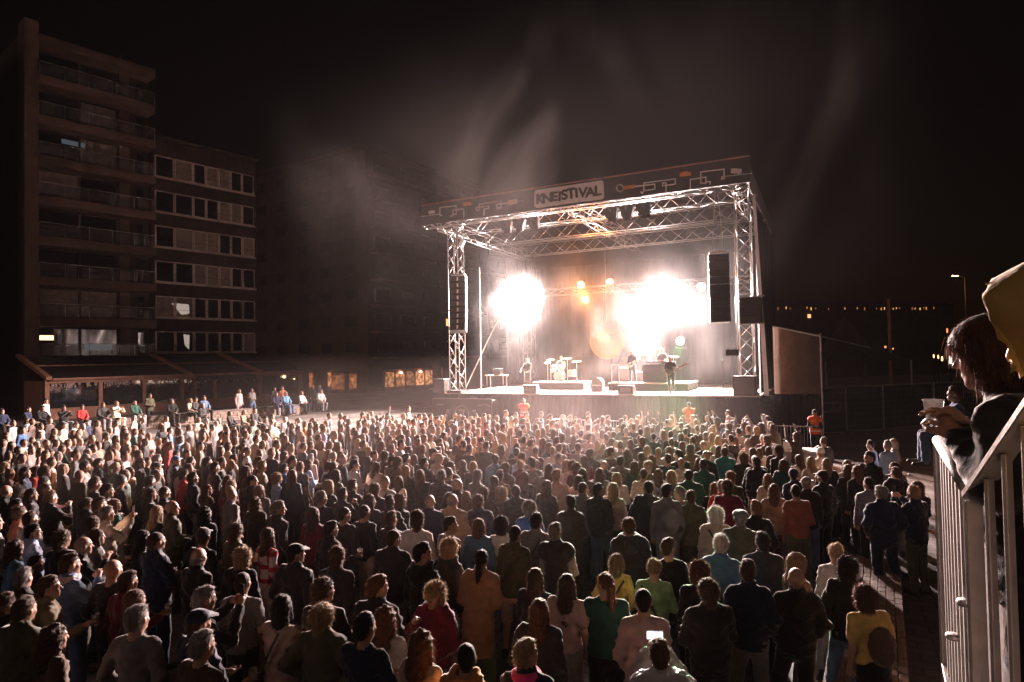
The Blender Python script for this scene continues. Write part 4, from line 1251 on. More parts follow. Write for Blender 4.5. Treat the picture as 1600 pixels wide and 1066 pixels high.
pl([(cxs + .42 * math.cos(t), czs + .42 * math.sin(t)) for t in np.linspace(0, 6.283, 25)], .035)
pl([(cxs - .2, czs + .18), (cxs + .2, czs + .18)], .09); pl([(cxs - .12, czs + .15), (cxs - .08, czs - .2), (cxs + .1, czs - .2), (cxs + .12, czs + .15)], .05)
pl([(.25, 1.62), (.75, 1.60)], .03); pl([(sw - .9, 1.58), (sw - .35, 1.66), (sw - .15, 1.55)], .03)
for dx in (-.85, .75): pl([(cxs + dx - .1, 1.3), (cxs + dx + .1, 1.3)], .12)

# ------------------------------------------------------------------ loudspeakers
def line_array(name, u, v, ztop, n, w, h, d, yaw, curve, label, grille=True):
    r_ = empty(name, S_M.copy() @ Matrix.Translation((u, v, ztop)) @ Matrix.Rotation(R(yaw), 4, 'Z'), label, 'loudspeaker')
    ang = 0.0; y = 0.0; z = 0.0
    for i in range(n):
        a = Matrix.Rotation(-R(ang), 3, 'X')
        c = Vector((0, y, z)) + a @ Vector((0, 0, -h / 2))
        cab = MB().box(c, (w, d, h - .012), a).build('cabinet', M_BLACK, r_, bevel=0.012)
        if grille:
            for sx in (-1, 1):
                g0 = c + a @ Vector((sx * w * .25, -d / 2 - .008, 0))
                MB().box(g0, (w * .42, .012, h * .80), a).build('grille', M_GRILLE, cab, bevel=0.004)
            hz = c + a @ Vector((0, -d / 2 - .014, 0))
            MB().box(hz, (w * .10, .016, h * .6), a).build('horn', M_WHITEPRINT, cab, bevel=0.004)
        e = a @ Vector((0, 0, -h)); y += e.y; z += e.z; ang += curve[i] if i < len(curve) else curve[-1]
    MB().box((0, 0, .06), (w * .9, d * 1.1, .07)).build('fly_bar', M_STEEL, r_)
    MB().tube((-w * .3, 0, .08), (-.05, 0, ROOFZ - ztop), .012, 5).tube((w * .3, 0, .08), (.05, 0, ROOFZ - ztop), .012, 5).build('hanging_wire', M_STEEL, r_)
    return r_
M_GRILLE = mat('speaker_grille', (0.11, 0.10, 0.10), 0.5, 0.6, 0.3, 60, 0.5, 300)
uL, zL = sp_from_px(716, 432, -0.1)
line_array('line_array_speaker', uL, -0.1, zL, 9, .86, .335, .55, 22, [0.5, 1, 1, 2, 2, 3, 4, 5, 6], 'curved black line array hanging beside the left stage tower')
uR, zR = sp_from_px(1122, 398, -0.1)
line_array('line_array_speaker', uR, -0.1, zR, 9, .86, .335, .55, 14, [0.3, .3, .4, .5, .5, .6, .8, .8, 1], 'straight black line array hanging beside the right stage tower', False)
uS, zS = sp_from_px(1174, 487, -0.1)
ss = empty('tower_speaker', S_M.copy() @ Matrix.Translation((uS, -0.15, zS - .55)), 'black side-fill speaker fixed outside the right stage tower', 'loudspeaker')
for k in range(3):
    cb = MB().box((0, 0, .2 + k * .38), (.85, .6, .37)).build('cabinet', M_BLACK, ss, bevel=.015)
    MB().box((-.43, -.1, .2 + k * .38), (.02, .3, .3)).build('grille', M_GRILLE, cb)
MB().box((0, 0, 1.2), (1.1, .1, .05)).build('bracket', M_STEEL, ss)
MB().tube((-.6, 0, .1), (-.6, 0, 1.2), .03).build('pole', M_STEEL, ss)

def sbox(name, px, py, v, w, d, h, label, cat, wedge=False, zbase=STZ):
    u, z = sp_from_px(px, py, v)
    r_ = empty(name, S_M.copy() @ Matrix.Translation((u, v, zbase + .004)), label, cat)
    m = MB()
    if wedge:
        m.add([(-w / 2, -d / 2, 0), (w / 2, -d / 2, 0), (w / 2, d / 2, 0), (-w / 2, d / 2, 0), (-w / 2, -d / 2, h), (w / 2, -d / 2, h), (w / 2, d * .1, h), (-w / 2, d * .1, h), (-w / 2, d / 2, h * .3), (w / 2, d / 2, h * .3)],
              [(0, 3, 2, 1), (0, 1, 5, 4), (4, 5, 6, 7), (7, 6, 9, 8), (8, 9, 2, 3), (0, 4, 7, 8, 3), (1, 2, 9, 6, 5)])
    else:
        m.box((0, 0, h / 2), (w, d, h))
    m.build('cabinet', M_BLACK, r_, bevel=.015)
    if not wedge:
        MB().box((0, -d / 2 - .008, h / 2), (w * .86, .014, h * .84)).build('grille', M_GRILLE, r_)
    else:
        MB().box((0, -d / 2 - .008, h * .5), (w * .7, .014, h * .5)).build('connector_plate', M_GRILLE, r_)
    for sx in (-1, 1):
        MB().box((sx * (w / 2 + .012), 0, h * .6), (.022, d * .3, .05)).build('handle', M_RUBBER, r_)
    return r_
sbox('stage_monitor', 831, 617, 0.35, .75, .55, .42, 'black wedge monitor at the stage edge left of centre', 'loudspeaker', True)
sbox('stage_monitor', 980, 617, 0.35, .75, .55, .42, 'black wedge monitor at the stage edge in the middle', 'loudspeaker', True)
sbox('stage_speaker', 1165, 617, 0.25, .95, .7, .85, 'black bass cabinet at the foot of the right tower', 'loudspeaker')
sbox('stage_speaker', 690, 612, 0.2, .7, .6, .75, 'black cabinet at the foot of the left tower', 'loudspeaker')
def stand_pole(px, v, h, label, head=True):
    u, _ = sp_from_px(px, 610, v)
    r_ = empty('stand', S_M.copy() @ Matrix.Translation((u, v, STZ + .004)), label, 'stand')
    MB().tube((0, 0, 0.02), (0, 0, h), .018, 6).build('pole', M_BLACK, r_)
    for k in range(3):
        a = k * 2.094; MB().tube((0, 0, .18), (.3 * math.cos(a), .3 * math.sin(a), .015), .012, 5).build('leg', M_BLACK, r_)
    if head == 'box': MB().box((0, 0, h + .12), (.55, .3, .28)).build('lamp_box', M_BLACK, r_, bevel=.02)
    elif head == 'boom':
        MB().tube((0, 0, h), (.55, .0, h + .5), .013, 5).build('boom', M_BLACK, r_); MB().lathe([(0, -.05), (.03, -.03), (.035, .02), (0, .06)], 8, (.57, 0, h + .53)).build('microphone', M_GRILLE, r_)
    else: MB().lathe([(0, -.05), (.03, -.03), (.035, .02), (0, .06)], 8, (0, 0, h + .05)).build('microphone', M_GRILLE, r_)
    return r_
stand_pole(955, 0.7, 1.15, 'boom microphone stand with pedals at its foot, front middle of the stage', 'boom')
stand_pole(1130, 0.6, 1.5, 'plain microphone stand near the right tower')
stand_pole(1146, 0.1, 1.75, 'stand carrying a small black box beside the right bass cabinet', 'box')
for i, px in enumerate((948, 956, 966)):
    u, _ = sp_from_px(px, 612, .5)
    pd = MB().box((u, .5 + .05 * i, STZ + .04), (.16, .12, .06)).build('effect_pedal', M_BLACK, None, bevel=.01, label=('leftmost small effect pedal by the boom stand', 'middle small effect pedal by the boom stand', 'rightmost small effect pedal by the boom stand')[i], cat='pedal')
    pd.matrix_world = S_M.copy()

# risers
def riser(px0, px1, v, d, h, label):
    u0, _ = sp_from_px(px0, 600, v); u1, _ = sp_from_px(px1, 600, v)
    r_ = empty('riser', S_M.copy() @ Matrix.Translation(((u0 + u1) / 2, v, STZ + .004)), label, 'platform')
    MB().box((0, d / 2, h / 2 - .02), (u1 - u0 - .04, d - .04, h - .04)).build('frame', M_BLACKCLOTH, r_)
    MB().box((0, d / 2, h - .02), (u1 - u0, d, .05)).build('top_plate', M_DECK, r_)
    return (u0 + u1) / 2, u1 - u0, v, h
RD = riser(831, 912, 3.4, 2.4, .42, 'low black riser carrying the drum kit')
RK = riser(950, 1075, 3.0, 2.6, .40, 'low black riser carrying the keyboards and amplifiers')

# drum kit
u_, _ = sp_from_px(876, 590, 4.4)
dk = empty('drum_kit', S_M.copy() @ Matrix.Translation((u_, 4.4, STZ + RD[3] + .012)), 'drum kit with bass drum, toms and cymbals on the left riser', 'drum kit')
M_DRUM = mat('pale_drum_shell', (0.45, 0.38, 0.34), 0.35, 0, 0.15, 6, 0)
M_SKIN_D = mat('drum_head', (0.62, 0.55, 0.5), 0.6, 0, 0.1, 6, 0)
M_BRASS = mat('cymbal_brass', (0.75, 0.55, 0.25), 0.3, 0.9, 0.15, 12, 0.05)
def cyl(nm, c, r, h, ax, m_, par):
    me = MB().lathe([(r * .97, 0), (r, .01), (r, h - .01), (r * .97, h)], 24).mesh(nm, m_, False)
    o = link(nm, me, par); o.matrix_local = Matrix.Translation(c) @ Vector(ax).to_track_quat('Z', 'Y').to_matrix().to_4x4(); return o
b_ = cyl('bass_drum', (0, -.35, .30), .29, .42, (0, 1, 0), M_DRUM, dk); cyl('drum_head', (0, 0, -.012), .275, .01, (0, 0, 1), M_SKIN_D, b_)
for c in ((-.25, -.2, .72), (.2, -.2, .74)): cyl('tom', c, .16, .2, (0, -.35, 1), M_DRUM, dk)
cyl('floor_tom', (.62, .2, .25), .22, .38, (0, 0, 1), M_DRUM, dk); cyl('snare_drum', (-.5, .2, .52), .19, .14, (0, -.1, 1), M_DRUM, dk)
for c, rr in (((-.75, -.1, 1.05), .2), ((.55, -.3, 1.28), .24), ((-.45, -.35, 1.22), .22), ((.95, .1, 1.1), .26)):
    MB().tube((c[0], c[1], 0), c, .014, 5).build('cymbal_stand', M_STEEL, dk)
    o = link('cymbal', MB().lathe([(.02, .03), (rr * .3, .02), (rr, 0), (rr, -.004), (.02, .02)], 20).mesh('cymbal', M_BRASS, True), dk)
    o.matrix_local = Matrix.Translation((c[0], c[1], c[2] + .01)) @ Matrix.Rotation(R(12), 4, 'X')

# amplifiers, keyboards, fan
def amp(px, v, w, h, label, legs=False):
    u, _ = sp_from_px(px, 590, v)
    r_ = empty('amplifier', S_M.copy() @ Matrix.Translation((u, v, STZ + RK[3] + .012)), label, 'amplifier')
    MB().box((0, .15, h / 2), (w, .3, h)).build('cabinet', M_BLACK, r_, bevel=.015)
    MB().box((0, -.008, h * .44), (w * .9, .012, h * .74)).build('grille', M_GRILLE, r_)
    MB().box((0, -.010, h * .9), (w * .9, .012, h * .12)).build('control_panel', M_WHITEPRINT, r_)
    MB().box((0, .15, h + .02), (.24, .04, .03)).build('handle', M_RUBBER, r_)
amp(976, 4.2, .6, .85, 'tall amplifier left of the guitarist with long hair'); amp(997, 4.6, .75, .55, 'amplifier head right of the guitarist with long hair')
u, _ = sp_from_px(961, 590, 3.1)
rk = empty('guitar_rack', S_M.copy() @ Matrix.Translation((u, 3.15, STZ + RK[3] + .012)), 'upright metal frame stand at the left end of the keyboard riser', 'stand')
for sx in (-.2, .2): MB().tube((sx, 0, .02), (sx, 0, .95), .03).build('upright', M_ALU, rk)
MB().tube((-.2, 0, .95), (.2, 0, .95), .03).build('top_bar', M_ALU, rk); MB().box((0, 0, .04), (.5, .35, .05)).build('base', M_BLACK, rk)
u, _ = sp_from_px(1025, 590, 3.7)
kb = empty('keyboard_stand', S_M.copy() @ Matrix.Translation((u, 3.75, STZ + RK[3] + .012)), 'double keyboard rig on a dark draped stand', 'keyboard')
MB().box((0, .1, .42), (1.35, .5, .82)).build('draped_stand', M_BLACKCLOTH, kb, bevel=.02)
for z, w_, dy in ((.88, 1.4, 0), (1.06, 1.1, .15)):
    k_ = MB().box((0, .1 + dy, z), (w_, .32, .09)).build('keyboard', M_BLACK, kb, bevel=.01)
    MB().box((0, .2 + dy, z + .05), (w_ * .9, .13, .012)).build('keys', M_WHITEPRINT, k_)
MB().tube((-.35, 0, 1.0), (-.2, .2, 1.55), .012, 5).build('microphone_arm', M_BLACK, kb)
MB().tube((.85, .3, 0), (.85, .3, 1.3), .014, 5).build('cymbal_stand', M_STEEL, kb); MB().lathe([(.02, .03), (.1, .02), (.26, 0), (.26, -.004), (.02, .02)], 18, (.85, .3, 1.3)).build('cymbal', M_BRASS, kb)
u, _ = sp_from_px(933, 600, 1.9)
fn = empty('stage_fan', S_M.copy() @ Matrix.Translation((u, 2.0, STZ + .004)), 'round topped grey case standing on stage between the risers', 'case')
MB().prism([(-.3, 0), (.3, 0), (.3, .42)] + [(.3 * math.cos(t), .42 + .3 * math.sin(t)) for t in np.linspace(.2, 2.94, 10)] + [(-.3, .42)], -.2, .2).build('body', mat('grey_case', (.09, .085, .08), .7), fn, bevel=.01)
MB().box((0, -.21, .34), (.5, .02, .03)).build('band', M_STEEL, fn)
u, _ = sp_from_px(776, 590, 4.6)
ct = empty('equipment_table', S_M.copy() @ Matrix.Translation((u, 4.6, STZ + .004)), 'small table with equipment in the smoke at stage left edge', 'table')
MB().box((0, 0, .78), (1.3, .6, .05)).build('table_top', M_DECK, ct)
for sx in (-.55, .55):
    for sy in (-.22, .22): MB().tube((sx, sy, 0), (sx, sy, .76), .025).build('leg', M_STEEL, ct)
MB().box((.1, 0, 1.0), (.5, .35, .38)).build('device', M_BLACK, ct, bevel=.01)

# backdrop disc
ud, zd = sp_from_px(948, 533, 9.6)
mdisc, nd, bd = newmat('gradient_disc_print')
tc = nd.nodes.new('ShaderNodeTexCoord'); sx_ = nd.nodes.new('ShaderNodeSeparateXYZ'); nd.links.new(tc.outputs['Object'], sx_.inputs[0])
mr = nd.nodes.new('ShaderNodeMapRange'); mr.inputs[1].default_value = -1.1; mr.inputs[2].default_value = 1.1; nd.links.new(sx_.outputs[2], mr.inputs[0])
cr = nd.nodes.new('ShaderNodeValToRGB'); cr.color_ramp.elements[0].color = (.80, .42, .10, 1); cr.color_ramp.elements[1].color = (.55, .04, .03, 1); nd.links.new(mr.outputs[0], cr.inputs[0])
nz = nd.nodes.new('ShaderNodeTexNoise'); nz.inputs['Scale'].default_value = 5; nd.links.new(tc.outputs['Object'], nz.inputs['Vector'])
mm = nd.nodes.new('ShaderNodeMix'); mm.data_type = 'RGBA'; mm.blend_type = 'MULTIPLY'; mm.inputs[0].default_value = .4; nd.links.new(cr.outputs[0], mm.inputs[6]); nd.links.new(nz.outputs[0], mm.inputs[7]); nd.links.new(mm.outputs[2], bd.inputs['Base Color'])
bd.inputs['Roughness'].default_value = .8
disc = empty('backdrop_disc', S_M.copy() @ Matrix.Translation((ud, 9.6, zd)), 'round orange to red backdrop disc with dark lettering behind the band', 'backdrop')
RDISC = 1.15
MB().prism([(RDISC * math.cos(t), RDISC * math.sin(t)) for t in np.linspace(0, 6.283, 49)[:-1]], 0, .04).build('disc', mdisc, disc)
for i, c in enumerate('SONTK'):
    o = link('letter', text_mesh(c, .46, M_LETTER, .008, .004), disc); o.matrix_local = Matrix.Translation((-.72 + i * .36, -.02, .1)) @ Matrix.Rotation(R(90), 4, 'X')
MB().tube((0, .02, RDISC * .97), (0, .02, ROOFZ - zd - .4), .015, 5).build('hanging_wire', M_STEEL, disc)
# ------------------------------------------------------------------ right side: raised walkway, railing, fences, far lights
W0 = Vector((1.34, 1.9, 0)); WD = Vector((0.50, 0.866, 0)).normalized(); WN = Vector((WD.y, -WD.x, 0))   # WN points right, onto the walkway
WROT = math.atan2(WD.y, WD.x)
PLZ = 2.52
def WP(t, q, z=0.0):
    p = W0 + WD * t + WN * q
    return Vector((p.x, p.y, z))
WM = Matrix.Translation(W0) @ Matrix.Rotation(WROT, 4, 'Z')    # x along the wall (away from camera), y to the left (plaza)
ww = empty('walkway_wall', WM.copy(), 'raised walkway with a stone retaining wall along the right side of the plaza', 'wall')
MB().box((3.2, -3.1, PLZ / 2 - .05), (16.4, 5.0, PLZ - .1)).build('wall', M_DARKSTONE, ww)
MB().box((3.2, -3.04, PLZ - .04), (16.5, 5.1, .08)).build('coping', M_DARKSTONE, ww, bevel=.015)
# low brick ledge at its foot
ld = empty('brick_ledge', WM.copy(), 'low ledge of clay pavers at the foot of the walkway wall', 'ledge')
MB().box((6.6, .46, .14), (9.2, .84, .26)).build('ledge_core', M_CONC, ld)
pm = MB().box((0, 0, 0), (.205, .098, .05)).mesh('paver', M_PAVER, bevel=.006)
rgp = random.Random(5)
for i in range(40):
    for j in range(7):
        x = 2.4 + i * .215; y = .10 + j * .108
        o = link('paver', pm, ld); o.matrix_local = Matrix.Translation((x + (.1 if j % 2 else 0), y, .285 + rgp.uniform(-.004, .004))) @ Matrix.Rotation(rgp.uniform(-.02, .02), 4, 'Z')
MB().box((6.6, .885, .15), (9.2, .03, .30)).build('edge_strip', M_STEEL, ld)

# railing: a level bay on the landing, then a bay rising beside the stair
rl = empty('railing', Matrix.Translation((0, 0, 0)), 'galvanised railing with flat vertical bars at the right edge of the picture', 'railing')
RT = 3.63
A1 = Vector((1.93, 2.92, RT)); A0 = Vector((1.345, 1.905, RT))
def flat_bar(name, a, b, w, t, par, m_=M_STEEL, wd=None):
    a = Vector(a); b = Vector(b); d = (b - a); L = d.length; d.normalize()
    x = (wd if wd is not None else Vector((0, 0, 1)).cross(d)).normalized(); y = d.cross(x).normalized()
    m = MB(); vs = []
    for p in (a, b):
        for (sx, sy) in ((-1, -1), (1, -1), (1, 1), (-1, 1)): vs.append(p + x * sx * w / 2 + y * sy * t / 2)
    m.add(vs, [(3, 2, 1, 0), (4, 5, 6, 7), (0, 1, 5, 4), (1, 2, 6, 5), (2, 3, 7, 6), (3, 0, 4, 7)])
    return m.build(name, m_, par, bevel=min(w, t) * .18)
d1 = (A1 - A0).normalized()
MB().tube(A1 + d1 * .03, A0 - d1 * .005, .024, 14).build('handrail', M_STEEL, rl, smooth=True)
flat_bar('bottom_rail', A1 - Vector((0, 0, 1.0)), A0 - Vector((0, 0, 1.0)), .04, .012, rl)
for k, (p, w) in enumerate(((A1, .05), (A0 + d1 * .02, .05))):
    flat_bar('post', p - Vector((0, 0, .02)), p - Vector((0, 0, 1.6)), w, .012 if k else .02, rl, wd=Vector((1, .1, 0)))
for i in range(1, 9):
    p = A0 + (A1 - A0) * i / 9
    flat_bar('baluster', p - Vector((0, 0, .02)), p - Vector((0, 0, 1.0)), .028, .010, rl, wd=d1)
# rising bay
C0 = A0 + Vector((-.012, -.03, -.01)); C1 = C0 + Vector((-.24, -.95, .80))
d2 = (C1 - C0).normalized()
flat_bar('stair_rail', C0, C1, .06, .022, rl, wd=Vector((1, -.25, 0)))
flat_bar('stair_post', C0 + Vector((0, 0, -.012)), C0 - Vector((0, 0, 1.7)), .05, .014, rl, wd=Vector((1, .0, 0)))
for i in range(1, 9):
    p = C0 + (C1 - C0) * i / 9.5
    flat_bar('baluster', p - Vector((0, 0, .015)), p - Vector((0, 0, 1.7)), .036, .012, rl, wd=Vector((1, .55, 0)))
for k, z in enumerate((RT - .33, RT - .62)):
    p = A0 + d1 * (.0 if k == 0 else .5); p = Vector((p.x - .02, p.y, z))
    o = link('clamp_disc', MB().lathe([(.0, -.008), (.024, -.008), (.027, 0), (.024, .008), (0, .008)], 20).mesh('clamp_disc', M_STEEL, True), rl); o.location = p

# stair flight and landing that carry the onlookers
st = empty('stair_flight', Matrix.Translation((0, 0, 0)), 'concrete stair rising beside the railing at the right', 'stairs')
for i in range(6):
    MB().box((2.15 - .05 * i, 1.2 - .29 * i, PLZ + .15 * (i + .5)), (1.7, .30, .15 * (i + 1) if False else .15)).build('step', M_CONC, st)

# ------------------------------------------------------------------ fences and the dark edge of the square
def mesh_fence(px0, px1, d0, d1, label, banner=None, h=2.0):
    a = at(px0, 640, d0); b = at(px1, 640, d1); a.z = b.z = 0
    L = (b - a).length; rot = math.atan2((b - a).y, (b - a).x)
    r_ = empty('mesh_fence', Matrix.Translation(a) @ Matrix.Rotation(rot, 4, 'Z'), label, 'fence')
    for x in (0.0, L): MB().tube((x, 0, .02), (x, 0, h), .021, 6).build('post', M_STEEL, r_)
    for z in (.12, h): MB().tube((0, 0, z), (L, 0, z), .019, 6).build('rail', M_STEEL, r_)
    wm = MB(); nw = int(L / .12)
    for i in range(1, nw): wm.tube((L * i / nw, 0, .12), (L * i / nw, 0, h), .0025, 3, cap=False)
    for j in range(1, 8): wm.tube((0, 0, .12 + j * (h - .12) / 8), (L, 0, .12 + j * (h - .12) / 8), .0025, 3, cap=False)
    wm.build('wire_mesh', M_STEEL, r_)['kind'] = 'stuff'
    for x in (0.0, L): MB().box((x, 0, .07), (.25, .6, .13)).build('foot_block', M_CONC, r_, bevel=.02)
    MB().box((L / 2, .03, h * .5 + .05), (L - .1, .012, h - .25)).build('shade_cloth', M_BLACKCLOTH, r_)
    if banner:
        plq = MB().box((L / 2, -.03, 1.35), (L * .72, .02, .5)).build('sign_board', M_DIMPRINT, r_)
        MB().box((L / 2, -.02, 1.0), (L * .8, .02, 1.15)).build('banner', M_FASCIA, r_)
        lettering(r_, L / 2, 1.35, L * .66, .36, -.048, 3)
    return r_
mesh_fence(1262, 1322, 30.5, 31.0, 'fence bay carrying a dark KNEISTIVAL banner right of the stage', True, 2.3)
mesh_fence(1323, 1380, 31.2, 31.8, 'plain dark fence bay right next to the KNEISTIVAL banner', None, 2.3)
mesh_fence(1381, 1460, 32, 33, 'dark fence bay left of the child at the railing', None, 2.3)
mesh_fence(1461, 1560, 33.2, 34, 'dark fence bay behind the child at the railing', None, 2.3)

# marquee tent, far lit row, pole
p = at(1322, 560, 48); p.z = 0
tn = empty('marquee_tent', Matrix.Translation(p), 'dim pointed marquee roof beyond the fence', 'tent')
M_TENT = mat('tent_canvas', (.07, .055, .05), .9)
tv = [(-3, -3, 3.3), (3, -3, 3.3), (3, 3, 3.3), (-3, 3, 3.3), (-1.2, -1.2, 4.4), (1.2, -1.2, 4.4), (1.2, 1.2, 4.4), (-1.2, 1.2, 4.4), (0, 0, 6.6)]
MB().add(tv, [(0, 1, 5, 4), (1, 2, 6, 5), (2, 3, 7, 6), (3, 0, 4, 7), (4, 5, 8), (5, 6, 8), (6, 7, 8), (7, 4, 8)]).build('roof', M_TENT, tn)
for sx in (-3, 3):
    for sy in (-3, 3): MB().tube((sx, sy, 0), (sx, sy, 3.3), .06).build('pole', M_STEEL, tn)
p = at(1391, 560, 60); p.z = 0
ps = empty('mast', Matrix.Translation(p), 'slim red-brown mast standing beyond the fence at right', 'mast')
MB().tube((0, 0, 0), (0, 0, 8.8), .16, 10, .12).build('pole', M_WOOD, ps, smooth=True); MB().box((0, 0, .1), (.5, .5, .2)).build('base', M_CONC, ps)
p0 = at(1185, 500, 95); p1 = at(1490, 500, 105)
fb = empty('harbour_building', Matrix.Translation((p0.x, p0.y, 0)) @ Matrix.Rotation(math.atan2(p1.y - p0.y, p1.x - p0.x), 4, 'Z'), 'far low dark building with a row of small orange lights along its eaves', 'building')
LB = (p1 - p0).length
MB().box((LB / 2, 6, 5.6), (LB, 12, 11.2)).build('wall', M_RENDER, fb)
MB().box((LB / 2, 6, 11.5), (LB + .6, 12.6, .5)).build('roof', M_RENDER, fb)
rgf = random.Random(9)
for i in range(46):
    x = 1.0 + (LB - 2) * i / 46 + rgf.uniform(-.2, .2)
    if i % 9 in (7, 8) or rgf.random() < .18: continue
    s = rgf.uniform(.06, .11)
    MB().box((x, -.12, 10.6 + rgf.uniform(-.1, .1)), (s, .1, s * 4)).build('eaves_lamp', emit('eaves_glow_%d' % (i % 3), (1.0, .32 + .1 * (i % 3), .12), .18 + .2 * (i % 3)), fb)
for (x, z, s, e) in ((LB * .24, 9.4, .5, 1.0), (LB * .57, 4.3, .22, .8), (LB * .62, 4.5, .3, .6), (LB * .66, 4.2, .2, .7)):
    MB().box((x, -.1, z), (s, .1, s * 1.1)).build('lit_window', emit('far_window_%d' % int(e * 10), (1.0, .4, .15), e), fb)
for i, (px, py, s, e) in enumerate(((1459, 557, .10, 3), (1466, 558, .10, 3), (1472, 561, .12, 5), (1485, 562, .22, 3), (1480, 517, .12, 2))):
    p = at(px, py, 58); r_ = empty('bollard_lamp', Matrix.Translation((p.x, p.y, 0)), ('small orange lamp furthest left beside the child', 'small orange lamp second from the left beside the child', 'tall orange lamp third in the row beside the child', 'round pale lamp nearest to the hair of the child', 'red lamp on a mast above the orange row')[i], 'lamp')
    MB().tube((0, 0, 0), (0, 0, p.z - s), .04, 6).build('post', M_BLACK, r_)
    MB().lathe([(0.01, -s * 2), (s * .5, -s), (s * .5, s), (.01, s * 2)], 8, (0, 0, p.z)).build('lens', emit('bollard_glow_%d' % i, ((1, .4, .12), (1, .4, .12), (1, .4, .12), (1, .8, .6), (1, .15, .05))[i], e), r_)

# crowd barriers in front of the stage
def barrier(M, L, label, h=1.1):
    r_ = empty('crowd_barrier', M, label, 'barrier')
    m = MB(); pts = [(0, 0, .15), (0, 0, h - .1), (.1, 0, h), (L - .1, 0, h), (L, 0, h - .1), (L, 0, .15), (0, 0, .15)]
    m.path(pts, .019, 8).build('frame', M_STEEL, r_, smooth=True)
    for i in range(1, int(L / .12)):
        x = i * .12; MB().tube((x, 0, .15), (x, 0, h), .007, 5, cap=False).build('upright', M_STEEL, r_)
    for x in (.25, L - .25): MB().box((x, 0, .05), (.05, .6, .04)).build('foot', M_STEEL, r_)
p0 = at(1256, 690, 18.2)
barrier(Matrix.Translation((p0.x, p0.y, 0)) @ Matrix.Rotation(R(55), 4, 'Z'), 2.3, 'steel crowd barrier turned side-on near the steward on the right')
u0, _ = sp_from_px(1010, 655, -1.6)
for i in range(5):
    barrier(S_M.copy() @ Matrix.Translation((u0 - 4.8 + i * 2.35, -1.6, 0)), 2.3, ('leftmost', 'second from left', 'middle', 'second from right', 'rightmost')[i] + ' crowd barrier standing before the stage skirt')
# mixing box by the right barrier
p0 = at(1232, 680, 19.2)
bx = empty('equipment_box', Matrix.Translation((p0.x, p0.y, 0)) @ Matrix.Rotation(S_ROT, 4, 'Z'), 'pale wooden counter with a small machine on top right of the front rows', 'counter')
MB().box((0, 0, .55), (1.5, .7, 1.1)).build('cabinet', mat('pale_panel', (.42, .35, .30), .8), bx, bevel=.01)
MB().box((0, 0, 1.12), (1.6, .8, .05)).build('counter_top', M_WHITEPRINT, bx); MB().box((.1, 0, 1.26), (.5, .35, .22)).build('machine', M_WHITEPRINT, bx, bevel=.02)
for sx in (-.15, .35): MB().tube((sx, 0, 1.37), (sx, 0, 1.42), .06, 10).build('machine_lid', M_BLACK, bx)

# litter on the open ground at the right
rgl2 = random.Random(31)
for i, (px, py, nm) in enumerate(((1421, 742, 'crumpled white paper on the ground beside the right-hand group'), (1330, 795, 'flattened cup on the ground left of the long charcoal coat'), (1312, 842, 'crushed plastic cup lying in a strip of light, mid right'), (1345, 1010, 'dropped cup near the brick ledge at the bottom right'), (1398, 905, 'scrap of paper at the edge of the brick ledge'))):
    dd = next(d for d in np.arange(3, 40, .05) if at(px, py, d).z <= .02)
    p = at(px, py, dd)
    s_ = SDF(.012)
    for k in range(7): s_.ell((rgl2.uniform(-.07, .07), rgl2.uniform(-.05, .05), .02 + rgl2.random() * .02), (rgl2.uniform(.02, .05), rgl2.uniform(.02, .04), rgl2.uniform(.012, .025)), .01)
    V, Q = s_.verts(lambda X, Y, Z: .004 - Z + 0 * X + 0 * Y, .012, i, 40)
    o = link('litter', npmesh('litter', V, Q, M_WHITEPRINT), None, None, nm, 'litter', 'litter on the square'); o.location = (p.x, p.y, 0); o.rotation_euler.z = rgl2.random() * 6
# ------------------------------------------------------------------ stage lighting: fixtures with their own lamps
def fixture(px, py, v, label, col, es, rad=0.20, power=0, kind='SPOT', lit=True, aim=None, hang=8.15, soft=0.2):
    u, z = sp_from_px(px, py, v)
    r_ = empty('stage_lamp', S_M.copy() @ Matrix.Translation((u, v, z)), label, 'stage lamp')
    tgt = Vector(aim) if aim is not None else Vector((0, -12, 1.0))
    d = (tgt - Vector((u, v, z))).normalized()
    rot = d.to_track_quat('Z', 'Y').to_matrix().to_4x4()
    body = MB().lathe([(rad * .55, -.42), (rad * .8, -.38), (rad * .85, -.12), (rad * 1.08, 0.0), (rad * 1.08, .06), (rad * .98, .06), (rad * .96, .02)], 18).build('lamp_body', M_BLACK, r_, smooth=False)
    body.matrix_local = rot
    yk = MB()
    up = 1 if hang > z else -1
    yk.tube((-rad * 1.3, 0, 0), (-rad * 1.3, 0, up * .34), .022, 5).tube((rad * 1.3, 0, 0), (rad * 1.3, 0, up * .34), .022, 5).box((0, 0, up * .38), (rad * 2.8, .16, .1))
    yk.tube((0, 0, up * .4), (0, 0, hang - z), .02, 5)
    yk.build('yoke', M_BLACK, r_)
    lens = link('lens', MB().lathe([(.001, .0), (rad * .93, 0), (rad * .90, .02), (.001, .035)], 20).mesh('lens', emit('lens_%s_%d' % (label[:8].replace(' ', '_'), int(es)), col, es) if lit else M_GLASS, True), r_)
    lens.matrix_local = rot @ Matrix.Translation((0, 0, .03))
    if power:
        ldt = bpy.data.lights.new('lamp_light', kind); ldt.energy = power; ldt.color = col; ldt.shadow_soft_size = soft
        if kind == 'SPOT':
            ldt.spot_size = R(124); ldt.spot_blend = .7
        lo = link('lamp_light', ldt, r_)
        lo.matrix_local = rot @ Matrix.Translation((0, 0, .16 + soft)) @ Matrix.Rotation(math.pi, 4, 'X')
    return r_

